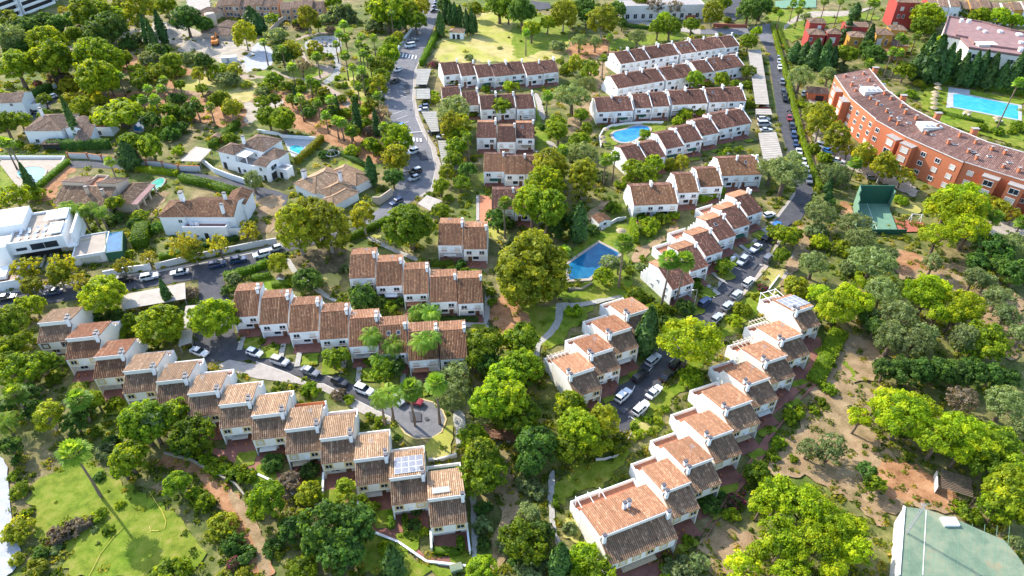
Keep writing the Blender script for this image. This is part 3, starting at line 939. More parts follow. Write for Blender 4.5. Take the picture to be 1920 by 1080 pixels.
kerb(('B', [(925, 330), (892, 400), (885, 480), (880, 560), (895, 650), (932, 740), (985, 830), (1010, 950), (985, 1060)]))
kerb(('E', [(0, 575), (230, 545), (420, 515), (600, 490), (830, 462), (1000, 430), (1200, 390), (1440, 340)]))
kerb(('G', [(1015, 665), (1130, 575), (1230, 445), (1320, 340), (1400, 245), (1440, 200)]), ('H', [(60, 140), (150, 20)]))
kerb(('G', [(1150, 725), (1290, 575), (1360, 490), (1440, 395)]))
kerb(('K', [(640, 330), (770, 115), (850, 10)]), ('G', [(905, 1035), (980, 920)]), mat='kerb')
kerb(('F', [(0, 955), (180, 1020), (300, 1080)]), ('J', [(380, 0), (460, 40), (600, 110), (760, 190)]))
kerb(('F', [(0, 880), (150, 940), (330, 1010), (440, 1050)]))
kerb(('J', [(860, 72), (930, 85), (1000, 105), (1050, 150), (1070, 200), (1045, 270), (990, 305), (900, 310), (840, 280), (790, 215)]), mat='kerb_yellow', w=.3)
# ---------------------------------------------------------------- terraced houses
WCACHE = {}


def window_mesh(w, h, ring, mat, depth=.1):
    k = ('w', round(w, 2), round(h, 2), ring, mat)
    if k not in WCACHE:
        mb = MB()
        mb.box(-w / 2 - ring, -depth, -ring, w / 2 + ring, .02, 0)
        mb.box(-w / 2 - ring, -depth, h, w / 2 + ring, .02, h + ring)
        mb.box(-w / 2 - ring, -depth, 0, -w / 2, .02, h)
        mb.box(w / 2, -depth, 0, w / 2 + ring, .02, h)
        WCACHE[k] = mb.mesh('window', [mat])
    return WCACHE[k]


def pane_mesh(w, h, kind):
    k = ('p', round(w, 2), round(h, 2), kind)
    if k not in WCACHE:
        mb = MB()
        if kind == 'shutter':
            n = 5
            for i in range(n):
                z = i * h / n
                mb.face([(-w / 2, -.05, z), (w / 2, -.05, z), (w / 2, -.03, z + h / n), (-w / 2, -.03, z + h / n)])
            WCACHE[k] = mb.mesh('shutter', ['shutter'])
        elif kind == 'bar':
            mb.box(-.035, -.07, 0, .035, -.02, h)
            mb.box(-w / 2, -.07, 0, w / 2, -.02, .06)
            mb.box(-w / 2, -.07, h - .06, w / 2, -.02, h)
            WCACHE[k] = mb.mesh('sash', ['window_frame'])
        elif kind == 'void':
            mb.face([(-w / 2, -.02, 0), (w / 2, -.02, 0), (w / 2, -.02, h), (-w / 2, -.02, h)])
            WCACHE[k] = mb.mesh('opening', ['dark_void'])
        elif kind == 'door':
            mb.box(-w / 2, -.06, 0, w / 2, .02, h)
            WCACHE[k] = mb.mesh('door', ['wood_door'])
        elif kind == 'sill':
            mb.box(-w / 2 - .12, -.22, -.14, w / 2 + .12, .0, -.03)
            WCACHE[k] = mb.mesh('sill', ['red_sill'])
        else:
            mb.face([(-w / 2, -.03, 0), (w / 2, -.03, 0), (w / 2, -.03, h), (-w / 2, -.03, h)])
            WCACHE[k] = mb.mesh('pane', ['glass'])
    return WCACHE[k]


def window(parent, x, y, z, w=1.25, h=1.1, ring=.1, mat='window_frame', closed=False, sill=False, rz=0, mull=True):
    o = link('window', window_mesh(w, h, ring, mat), parent, (x, y, z), rz)
    if closed:
        link('shutter', pane_mesh(w, h, 'shutter'), o)
    else:
        link('pane', pane_mesh(w, h, 'glass'), o)
        if mull:
            link('sash', pane_mesh(w, h, 'bar'), o)
    if sill:
        link('sill', pane_mesh(w, h, 'sill'), o)
    return o


def chimney(parent, x, y, z0, z1, w=.6, d=.5, mat='white_wall', cap='chimney_cap'):
    mb = MB()
    mb.box(x - w / 2, y - d / 2, z0, x + w / 2, y + d / 2, z1)
    mb.box(x - w / 2 - .06, y - d / 2 - .06, z1 - .12, x + w / 2 + .06, y + d / 2 + .06, z1)
    c = part('chimney', mb, mat, parent)
    m2 = MB()
    for sx in (-1, 1):
        for sy in (-1, 1):
            m2.box(x + sx * w * .38 - .07, y + sy * d * .38 - .07, z1, x + sx * w * .38 + .07, y + sy * d * .38 + .07, z1 + .25)
    m2.box(x - w * .62, y - d * .62, z1 + .25, x + w * .62, y + d * .62, z1 + .36)
    part('chimney_cap', m2, cap, c)
    return c


def roof_quad(name, parent, x0, x1, ya, za, yb, zb, mat, seed=0, over=.18, pitch=.36):
    """tiles from the low edge (ya, za) up to the high edge (yb, zb)"""
    L = math.hypot(yb - ya, zb - za)
    dy, dz = (yb - ya) / L, (zb - za) / L
    if dy > 0:
        o, u = (x0, ya - dy * over, za - dz * over + .06), (1, 0, 0)
    else:
        o, u = (x1, ya - dy * over, za - dz * over + .06), (-1, 0, 0)
    r = tiles(name, o, u, (0, dy, dz), x1 - x0, L + over, mat, parent, seed=seed, pitch=pitch)
    mb = MB()
    e = .03
    a, bq = (ya - dy * over, za - dz * over), (yb, zb)
    t = .09
    mb.profile([(a[0], a[1] + e - t), (bq[0], bq[1] + e - t), (bq[0], bq[1] + e), (a[0], a[1] + e)], x0 + .01, x1 - .01)
    part('roof_deck', mb, 'terracotta_wall', r)
    return r


def extras(t, r, w, fl):
    """what the owners added: awnings, air conditioners, aerials, pots"""
    if r.random() < .35:
        x0 = w * r.uniform(.1, .3)
        mb = MB()
        mb.profile([(fl, 2.3), (fl - 1.9, 1.9), (fl - 1.9, 1.95), (fl, 2.36)], x0, x0 + w * .5)
        part('awning', mb, r.choice(['carport_roof', 'straw', 'terracotta_floor', 'white_metal', 'shutter', 'dark_green_wall']), t)
    if r.random() < .4:
        x0 = w * r.uniform(.42, .55)
        part('air_conditioner', MB().box(x0, -.36, 3.0, x0 + .8, -.005, 3.55), 'window_frame', t)
    if r.random() < .6:
        part('drainpipe', MB().box(w - .3, -.1, 2.5, w - .2, -.005, 5.0), r.choice(['garden_wall', 'brown_frame']), t)
    if r.random() < .3:
        x0, y0 = w * r.uniform(.2, .8), 6.3
        mb = MB()
        mb.bar((x0, y0, 7.2), (x0, y0, 9.6), .05, .05)
        for k in range(4):
            mb.bar((x0 - .5 + k * .05, y0 - .35 + k * .22, 9.4), (x0 + .5 - k * .05, y0 - .35 + k * .22, 9.4), .04, .04)
        mb.bar((x0, y0 - .5, 9.4), (x0, y0 + .5, 9.4), .04, .04)
        part('aerial', mb, 'grey_metal', t)
    for k in range(r.randint(0, 3)):
        x0 = w * r.uniform(.1, .9)
        p_ = part('plant_pot', MB().cone((x0, fl - 1.2 - r.random(), .12), .2, .26, .4, 8), 'terracotta_wall', t)


def house_a(loc, rz, w, label, group, seed=0, depth=10.4, upper='tile_tan', front='tile_front', wall='cream_wall', surround='yellow_surround', terrace=True,
            chim=2, chx=1.0, terr_mat='terracotta_floor', side=1, extra=None, ow=None):
    r = random.Random(seed)
    t = thing('terraced_house', loc, rz, label, 'house', group)
    g = .02
    prof = [(1.15, 0), (1.15, 2.5), (0, 2.5), (0, 5.1), (3.6, 6.6), (3.6, 7.75), (depth, 5.95), (depth, 0)]
    part('wall', MB().profile(prof, g, w - g), wall, t)
    roof_quad('front_roof', t, 0, w, 0, 5.12, 3.6, 6.62, front, seed, .25)  # front tiles darker than the upper ones: slope's shade in the colour
    roof_quad('back_roof', t, -.02, w + .02, depth, 5.97, 3.55, 7.78, upper, seed + 50, .2)
    mb = MB()
    mb.box(-.05, 3.38, 7.62, w + .05, 3.56, 7.86)
    part('roof_edge', mb, 'garden_wall', t)
    n = 3 if w > 9 else 2
    for i in range(n if w < 9 else 4):
        k = n if w < 9 else 4
        x = w * (.2 + .6 * i / (k - 1))
        window(t, x, 0, 3.3, 1.15, 1.05, .22, surround, closed=r.random() < .25)
    # ground floor under the overhang
    dm = link('door', pane_mesh(1.0, 2.1, 'door'), t, (w * .72, 1.14, .05))
    window(t, w * .32, 1.15, .7, 1.5, 1.3, .08, 'window_frame', closed=r.random() < .3)
    part('porch_wall', MB().box(g, 0, 0, .22, 1.15, 2.5), wall, t)
    part('porch_wall', MB().box(w - .22, 0, 0, w - g, 1.15, 2.5), wall, t)
    part('porch_floor', MB().box(.25, -2.6, .02, w - .25, 1.15, .12), 'brick_paving', t)
    cx = w - .45 if chx > .5 else .45
    for k in range(chim):
        chimney(t, (cx - k * .05) if side else cx + k * .3, 3.1 + k * 1.1, 6.2, 8.6 + r.uniform(-.2, .2))
    extras(t, r, w, 1.15)
    # back terrace with a stepped white parapet
    if terrace:
        td = 3.4 + r.uniform(-.3, .6)
        y0, y1 = depth, depth + td
        part('terrace', MB().box(.2, y0, .02, w - .2, y1, 2.3), terr_mat, t)
        mb = MB()
        for xx in (0, w - .2):
            mb.profile([(y0 + .01, 0), (y1 + .2, 0), (y1 + .2, 3.15), (y0 + td * .6, 3.2), (y0 + td * .42, 3.9), (y0 + td * .2, 4.05), (y0 + td * .1, 5.0), (y0 + .01, 5.1)], xx, xx + .2)
        mb.box(.2, y1, 0, w - .2, y1 + .2, 3.1)
        part('terrace_wall', mb, 'white_wall', t)
    return t


def house_b(loc, rz, w, label, group, seed=0, ridge=6.2, depth=9.9, tile='tile_brown', back='tile_salmon', bz=7.02, wall='white_wall', verge=0, chim=1, terrace=True, skyl=0, rise=0.0, sill=True, n=2, porch=True, frontw=True):  # salmon back tiles: sunlit tone of the rear slope put into the colour
    r = random.Random(seed)
    t = thing('terraced_house', loc, rz, label, 'house', group)
    g = .02
    zr, zb = 7.6 + rise, bz + rise
    ze = 5.1 + rise
    fl = 1.1 if porch else .05
    prof = [(fl, 0), (fl, 2.45), (0, 2.45), (0, ze), (ridge, zr), (depth, zb), (depth, 0)]
    part('wall', MB().profile(prof, g, w - g), wall, t)
    roof_quad('front_roof', t, 0, w, 0, ze + .02, ridge, zr + .02, tile, seed, .22)
    roof_quad('back_roof', t, 0, w, depth, zb + .02, ridge, zr + .02, back, seed + 9, .15)
    mb = MB()
    mb.tube([(0, ridge, zr + .1), (w, ridge, zr + .1)], [.13, .13], 6)
    part('ridge_tiles', mb, 'tile_red', t)
    if verge:
        mb = MB()
        for s in ((0, 1) if verge == 2 else ((1,) if verge == 1 else (0,))):
            x = .12 if s == 0 else w - .12
            mb.bar((x, -.1, ze + .2), (x, ridge, zr + .28), .24, .3)
            mb.bar((x, ridge, zr + .28), (x, depth, zb + .2), .24, .3)
        part('verge', mb, wall, t)
    for k in range(chim):
        x = w - .4 if k == 0 else .5
        chimney(t, x, ridge - .75 + r.uniform(-.2, .5), zr - .8, zr + 1.0, .55, .55, cap='white_wall')
    if chim and r.random() < .5:
        chimney(t, w - .4, ridge + .75, zr - .8, zr + 1.05, .5, .5, cap='white_wall')
    for i in range(n):
        x = w * (.23 + .54 * i / max(1, n - 1))
        window(t, x, 0, 3.25 + rise * .5, 1.3, 1.0, .07, 'window_frame', closed=r.random() < .45, sill=sill)
    y = fl
    link('door', pane_mesh(1.0, 2.05, 'door'), t, (w * (.25 if r.random() < .5 else .75), y - .01, .05))
    o = link('window', window_mesh(1.5, 1.2, .07, 'window_frame'), t, (w * .5, y, .8))
    link('pane', pane_mesh(1.5, 1.2, 'glass'), o)
    if porch:
        for x in (.12, w - .12):
            part('porch_wall', MB().box(x - .1, .05, 0, x + .1, fl, 2.45), wall, t)
    part('porch_floor', MB().box(.2, -2.0, .02, w - .2, fl, .14), 'brick_paving', t)
    extras(t, r, w, fl)
    if skyl:
        k = (zr - ze) / ridge
        for i in range(skyl):
            yy, xx = ridge * .62, w * (.35 + .35 * i)
            mb = MB()
            zz = ze + k * yy + .14
            mb.profile([(yy, zz), (yy + 1.0, zz + k), (yy + 1.0, zz + k + .1), (yy, zz + .1)], xx - .4, xx + .4)
            s = part('skylight', mb, 'grey_metal', t)
            m2 = MB()
            m2.face([(xx - .32, yy + .1, zz + k * .1 + .115), (xx + .32, yy + .1, zz + k * .1 + .115), (xx + .32, yy + .9, zz + k * .9 + .115), (xx - .32, yy + .9, zz + k * .9 + .115)])
            part('pane', m2, 'glass', s)
    if terrace:
        y0, y1 = depth, depth + 2.6
        part('terrace', MB().box(.2, y0, .02, w - .2, y1, .2), 'terracotta_floor', t)
        mb = MB()
        for x in (0, w - .2):
            mb.box(x, y0 + .01, 0, x + .2, y0 + .9, 4.6)
            mb.box(x, y0 + .9, 0, x + .2, y0 + 1.8, 3.4)
            mb.box(x, y0 + 1.8, 0, x + .2, y1, 2.2)
        mb.box(.2, y1 - .2, 0, w - .2, y1, 1.7)
        part('terrace_wall', mb, wall, t)
    return t


EZ = 5.1


def frames(pairs, rot=None, ez=EZ):
    """[(L, R) eave pixels] -> list of (x, y), width; shared rotation"""
    W = [(P(*l, ez), P(*r, ez)) for l, r in pairs]
    if rot is None:
        s = sum(((b - a) for a, b in W), Vector((0, 0, 0)))
        rot = math.atan2(s.y, s.x)
    u = Vector((math.cos(rot), math.sin(rot), 0))
    out = []
    for a, b in W:
        w = (b - a).dot(u)
        m = (a + b) / 2 - u * w / 2
        out.append((m.x, m.y, w))
    return out, rot


HOUSES = {}
# long row, lower left
L1 = [((68, 645), (132, 634)), ((122, 673), (185, 667)), ((175, 709), (233, 703)), ((230, 737), (292, 730)), ((293, 757), (353, 750)), ((352, 780.5), (413, 774)), ((411, 802), (473, 795.5)),
      ((472.5, 823), (535.5, 816.5)), ((535.6, 850), (601, 842.5)), ((602, 868), (665, 861)), ((667, 909), (732, 901)), ((734, 945), (802, 937)), ((807, 986), (877, 977))]
fr, rz = frames(L1)
extra_l1 = {0: 'with large open rear terrace and darkest tiles', 1: 'with bright red tiles on its upper roof', 2: 'with red upper tiles', 8: 'with an orange parapet round its rear terrace',
            11: 'with a grid of solar panels on its upper roof', 12: 'with a flat solar heater and green terrace'}
for i, (x, y, w) in enumerate(fr):
    lab = 'cream house, %s from the far end of the long stepped row' % ORD[i + 1]
    if i in extra_l1:
        lab = 'cream house ' + extra_l1[i] + ', long stepped row'
    h = house_a((x, y, 0), rz, w, lab, 'long stepped row of houses above the garden', 100 + i,
                upper='tile_red' if i in (1, 2) else 'tile_tan', front='tile_front' if i not in (1, 2) else 'tile_brown', surround='yellow_surround' if i != 0 else 'brown_frame',
                terr_mat='dark_green_wall' if i == 12 else 'terracotta_floor', chim=2 if i < 12 else 1)
    HOUSES['L1', i] = h


def solar_grid(h, x0, y0, nx, ny, pw, ph, zfun):
    for i in range(nx):
        for j in range(ny):
            xa, ya = x0 + i * pw, y0 + j * ph
            mb = MB()
            za, zb = zfun(ya), zfun(ya + ph - .06)
            mb.profile([(ya, za), (ya + ph - .06, zb), (ya + ph - .06, zb + .06), (ya, za + .06)], xa, xa + pw - .06, 1)
            mb.face([(xa + .04, ya + .04, zfun(ya + .04) + .065), (xa + pw - .1, ya + .04, zfun(ya + .04) + .065), (xa + pw - .1, ya + ph - .1, zfun(ya + ph - .1) + .065), (xa + .04, ya + ph - .1, zfun(ya + ph - .1) + .065)], 0)
            part('solar_panel', mb, ['solar', 'white_metal'], h)


def a_back(y):
    return 7.78 - (y - 3.55) * (7.78 - 5.97) / (10.4 - 3.55) + .25


solar_grid(HOUSES['L1', 11], .9, 4.2, 4, 3, 1.3, 1.55, a_back)
mb = MB()
mb.profile([(4.4, a_back(4.4) + .1), (5.3, a_back(5.3) + .7), (5.3, a_back(5.3) + .78), (4.4, a_back(4.4) + .18)], .8, 3.9)
part('solar_heater', mb, 'shutter', HOUSES['L1', 12])
mb = MB()
y1 = 14.0
part('orange_parapet', MB().box(.2, 13.2, 3.0, fr[8][2] - .2, 13.35, 4.1), 'terracotta_wall', HOUSES['L1', 8])

# row on the right, above the brick lane
R1 = [((1142, 1056), (1272.5, 1007.5)), ((1260.7, 971), (1311.7, 950)), ((1301, 923.5), (1353, 903.7)), ((1340, 867.5), (1391, 848.3)), ((1373, 811), (1425, 790)), ((1412, 763), (1459, 746)), ((1445.6, 718.5), (1491, 703)), ((1475.6, 675.6), (1519, 662)), ((1503, 619), (1534.5, 608))]
fr, rz = frames(R1)
for i, (x, y, w) in enumerate(fr):
    lab = 'cream house, %s from the near end of the brick lane row' % ORD[i + 1]
    if i == 0:
        lab = 'wide cream double house at the near end of the row beside the brick lane'
    if i == 8:
        lab = 'cream house with solar panels at the far end of the brick lane row'
    h = house_a((x, y, 0), rz, max(w, 5.6), lab, 'stepped row of houses beside the brick lane', 200 + i, upper='tile_salmon', front='tile_front', chim=2 if 0 < i else 1, chx=0)
    HOUSES['R1', i] = h
    if i == 0:
        chimney(h, w * .5, 7.2, 6.2, 8.6)
        chimney(h, w * .5 + .9, 7.3, 6.2, 8.6)
        chimney(h, w - .4, 3.0, 6.2, 8.4)
solar_grid(HOUSES['R1', 8], .3, 4.6, 4, 3, 1.35, 1.7, a_back)


def pergola(h, x0, y0, x1, y1, z0, z1, n=5, mat='pergola_wood', posts=True):
    mb = MB()
    if posts:
        for x in (x0, x1):
            for y in (y0, y1):
                mb.box(x - .07, y - .07, z0, x + .07, y + .07, z1)
    for y in (y0, y1):
        mb.box(x0 - .2, y - .06, z1, x1 + .2, y + .06, z1 + .14)
    p_ = part('pergola', mb, mat, h)
    for i in range(n):
        x = x0 + (x1 - x0) * i / (n - 1)
        part('beam', MB().box(x - .05, y0 - .3, z1 + .14, x + .05, y1 + .3, z1 + .26), mat, p_)


pergola(HOUSES['R1', 0], .6, 10.9, 5.4, 13.4, 2.7, 4.9, 3, 'white_metal')
pergola(HOUSES['R1', 6], .3, 10.6, 5.6, 13.2, 2.7, 5.2, 6)
pergola(HOUSES['R1', 7], .3, 10.6, 5.4, 13.4, 2.7, 5.2, 7)
pergola(HOUSES['R1', 8], .3, 10.8, 4.6, 14.6, 2.7, 4.8, 3, 'white_metal')

# short row in the middle beside the parking street
C1 = [((1078, 742.5), (1129.6, 727)), ((1118, 703.5), (1163.6, 688)), ((1152.4, 664), (1197, 648)), ((1185.4, 627), (1230, 612))]
fr, rz = frames(C1)
nm = ['nearest house of the short stepped row beside the parking street', 'second house from the near end of the short row beside the parking street',
      'third house from the near end of the short row, tree shade on its roof', 'far end house of the short row, partly behind the wide cypress']
for i, (x, y, w) in enumerate(fr):
    h = house_a((x, y, 0), rz, w, nm[i], 'short stepped row beside the parking street', 300 + i, upper='tile_salmon' if i in (0, 3) else 'tile_red', chim=2, chx=0, terr_mat='terracotta_floor')
    HOUSES['C1', i] = h
pergola(HOUSES['C1', 0], .3, 10.8, 5.8, 13.4, 2.7, 4.6, 7)


def row_b(key, pairs, where, group, seed, split=None, rot=None, **kw):
    split = split or {}
    fr, rz = frames(pairs, rot)
    u = Vector((math.cos(rz), math.sin(rz)))
    units = []
    for i, (x, y, w) in enumerate(fr):
        k = split.get(i, 1)
        for j in range(k):
            units.append((x + u.x * w * j / k, y + u.y * w * j / k, w / k, i, j, k))
    n = len(units)
    for q, (x, y, w, i, j, k) in enumerate(units):
        lab = ('white house, %s from the left in ' % ORD[q + 1]) + where
        if q == 0:
            lab = 'white house at the left end of ' + where
        if q == n - 1:
            lab = 'white house at the right end of ' + where
        h = house_b((x, y, 0), rz, w, lab, group, seed + q, verge=kw.get('verge', 0) if j == k - 1 else 0, skyl=kw.get('sky', {}).get(q, 0), **{a: b for a, b in kw.items() if a not in ('verge', 'sky')})
        HOUSES[key, q] = h
    return rz


row_b('M1', [((434.4, 595.6), (483.8, 589)), ((485.5, 609), (540, 603)), ((541, 623.5), (597.3, 617.5)), ((599, 637), (652.7, 630.5)), ((654.3, 650.5), (709.5, 643.5)), ((710, 664.5), (764, 658)), ((766.3, 676.5), (823.3, 669.5)), ((825.4, 674), (877.2, 668))],
      'the brown roofed row above the cul-de-sac', 'brown roofed row above the cul-de-sac', 400, rot=math.radians(6), sky={5: 2}, chim=1)
row_b('M2', [((654.3, 522.4), (703.5, 517.6)), ((704.8, 537), (754, 532)), ((756, 552.3), (804, 547)), ((806.7, 567), (857.3, 562)), ((859, 569.6), (906.3, 565))],
      'the five house row behind the palms', 'five house row behind the palms', 420, rot=math.radians(4))
row_b('M3', [((821, 459), (867.8, 458.4)), ((869, 466), (913.3, 465.6))], 'the pair above the five house row', 'pair of houses by the dark round tree', 440, rot=0.0)
row_b('T2e', [((921.8, 391), (964.4, 391)), ((965, 391), (1003, 391))], 'the row half hidden by the big green tree', 'row half hidden by the big green tree', 450, rot=0.0, tile='tile_maroon', back='tile_maroon', bz=6.35)
row_b('T2d', [((906.7, 320.7), (946, 320.4)), ((946.2, 326), (986.7, 325.2)), ((986.7, 325.2), (1035, 324.3))], 'the striped roof row beside the yellow tree', 'striped roof row beside the yellow tree', 460, rot=0.0, tile='tile_brown', back='tile_maroon', bz=6.35)
row_b('T2c', [((893.7, 257.6), (930.7, 257.4)), ((932.2, 265.6), (966.8, 265.3)), ((967.2, 258.8), (1002.2, 258.5))], 'the row of three with white shutters', 'row of three with white shutters', 470, rot=0.0, tile='tile_maroon', back='tile_salmon', bz=6.7, sky={2: 1})
row_b('T2b', [((829.5, 189), (866, 187.5)), ((868, 197.5), (899, 195.5)), ((901.7, 205), (967.6, 202)), ((969.5, 204), (1004, 202))], 'the row with two trees growing before it', 'row with two trees growing before it', 480, split={2: 2}, tile='tile_maroon', back='tile_maroon', bz=6.35, verge=1)
row_b('T2a', [((831.7, 140.6), (864.6, 137)), ((865, 142.5), (895.7, 139)), ((896.2, 145), (926.4, 142)), ((927, 143), (987.6, 137)), ((988, 141), (1019.3, 137.2)), ((1019.5, 137), (1048, 133.6))],
      'the row edging the big dry lawn', 'row edging the big dry lawn', 500, split={3: 2}, tile='tile_maroon', back='tile_maroon', bz=6.35, verge=0)
row_b('TR1', [((1163, 119.2), (1191.3, 115.3)), ((1191.3, 115.3), (1219, 110.6)), ((1219.7, 110), (1273, 101)), ((1277.5, 101), (1305.8, 96.2)), ((1306.3, 96.3), (1359, 87.8)), ((1360, 89), (1386.7, 85))],
      'the farthest long white row', 'farthest long white row', 520, split={2: 2, 4: 2}, tile='tile_maroon', back='tile_maroon', bz=6.35, verge=1, sky={4: 2}, porch=False)
row_b('TR2', [((1158.3, 165.5), (1246.7, 150.2)), ((1250, 150.5), (1304, 141)), ((1310.8, 138), (1338.3, 133.1)), ((1338.3, 133.1), (1395, 123))],
      'the second long white row from the far end', 'second long white row from the far end', 540, split={0: 3, 1: 2, 3: 2}, tile='tile_maroon', back='tile_maroon', bz=6.35, verge=1, sky={6: 1, 7: 1}, porch=False)
row_b('TR3', [((1119.7, 209.3), (1188.3, 206.7)), ((1191.3, 202.5), (1223.3, 201)), ((1223.3, 199.5), (1256.7, 198)), ((1260.8, 196), (1327.5, 192.7)), ((1330.5, 191.5), (1399, 188))],
      'the white row behind the kidney pool', 'white row behind the kidney pool', 560, split={0: 2, 3: 2, 4: 2}, tile='tile_maroon', back='tile_maroon', bz=6.35, verge=1, sky={1: 1, 6: 1})
row_b('TR4', [((1179, 306), (1213.3, 299.5)), ((1213.3, 299), (1249, 292)), ((1249, 279.3), (1282.2, 272.2)), ((1283.3, 267.5), (1317.3, 261)), ((1316.7, 254.4), (1347.8, 247.6)), ((1346.7, 241.8), (1409.3, 230))],
      'the stepped row before the kidney pool', 'stepped row before the kidney pool', 580, split={5: 2}, tile='tile_maroon', back='tile_maroon', bz=6.35, verge=1)
row_b('TR5', [((1188.4, 384.5), (1272.2, 381)), ((1271.8, 361), (1311, 359.3)), ((1313.3, 350), (1355.6, 348)), ((1354, 329), (1429, 326))],
      'the row behind the parasol garden', 'row behind the parasol garden', 600, split={0: 2, 3: 2}, tile='tile_brown', back='tile_maroon', bz=6.35, verge=1, sky={5: 1})
row_b('D', [((1260, 542.2), (1302, 528)), ((1295, 508.5), (1328.7, 497)), ((1323.3, 480), (1355.6, 469)), ((1347.8, 450.5), (1380, 440)), ((1375.6, 429), (1407.8, 418.5)), ((1402, 404), (1430.7, 394.5))],
      'the diagonal row along the parked cars', 'diagonal row along the parked cars', 620, tile='tile_maroon', back='tile_salmon', bz=6.7, verge=0, sky={3: 1})
for q in range(6):
    h = HOUSES['D', q]
    if q in (1, 2, 4):
        mb = MB()
        mb.box(.2, 12.1, 0, 6.0, 15.6, 1.9)
        part('rear_terrace', mb, 'terracotta_floor', h)
        mb = MB()
        mb.box(0, 12.1, 0, .2, 15.8, 2.8)
        mb.box(.2, 15.6, 0, 6.2, 15.8, 2.8)
        part('rear_terrace_wall', mb, 'white_wall', h)
# windows in the gable walls one can see
for k, x, pts in ((('D', 0), 0, [(2.2, 3.4), (2.2, 1.2), (5.6, 3.5), (7.6, .9)]), (('TR1', 0), 0, [(2.5, 3.4), (5.5, 3.4)]), (('TR2', 0), 0, [(3, 3.6)]), (('TR5', 0), 0, [(4, 3.4)])):
    h = HOUSES[k]
    for (y, z) in pts:
        window(h, x + .0, y, z, .7, .8, .06, 'window_frame', rz=-PI / 2)
# ---------------------------------------------------------------- villas and larger buildings


def poly_clip(poly):
    """convex polygon in (x, v): per-column lower and upper bounds"""
    pts = np.array(poly, float)

    def bounds(x):
        lo = np.full_like(x, 1e9)
        hi = np.full_like(x, -1e9)
        n = len(pts)
        for i in range(n):
            a, b = pts[i], pts[(i + 1) % n]
            if abs(b[0] - a[0]) < 1e-6:
                continue
            t = (x - a[0]) / (b[0] - a[0])
            ok = (t >= -1e-6) & (t <= 1 + 1e-6)
            v = a[1] + t * (b[1] - a[1])
            lo = np.where(ok, np.minimum(lo, v), lo)
            hi = np.where(ok, np.maximum(hi, v), hi)
        return lo, hi
    return bounds


def tile_face(name, pts, mat, parent, pitch=.4, course=.55, amp=.09, seed=0):
    """tile any planar convex roof face; pts[0] -> pts[1] is the eave"""
    p = [np.array(q, float) for q in pts]
    u = p[1] - p[0]
    u /= np.linalg.norm(u)
    n = np.cross(u, p[2] - p[0])
    n /= np.linalg.norm(n)
    if n[2] < 0:
        n = -n
    v = np.cross(n, u)
    xy = [((q - p[0]) @ u, (q - p[0]) @ v) for q in p]
    x0 = min(a for a, _ in xy)
    x1 = max(a for a, _ in xy)
    b = poly_clip([(a - x0, c) for a, c in xy])
    L = max(c for _, c in xy)
    return tiles(name, p[0] + u * x0 + n * .05, u, v, x1 - x0, L, mat, parent, pitch, course, amp, vmin=lambda x: np.maximum(b(x)[0], -.05), vmax=lambda x: b(x)[1], seed=seed)


def deck(name, pts, parent, mat='terracotta_wall'):
    mb = MB()
    mb.face(pts)
    return part(name, mb, mat, parent)


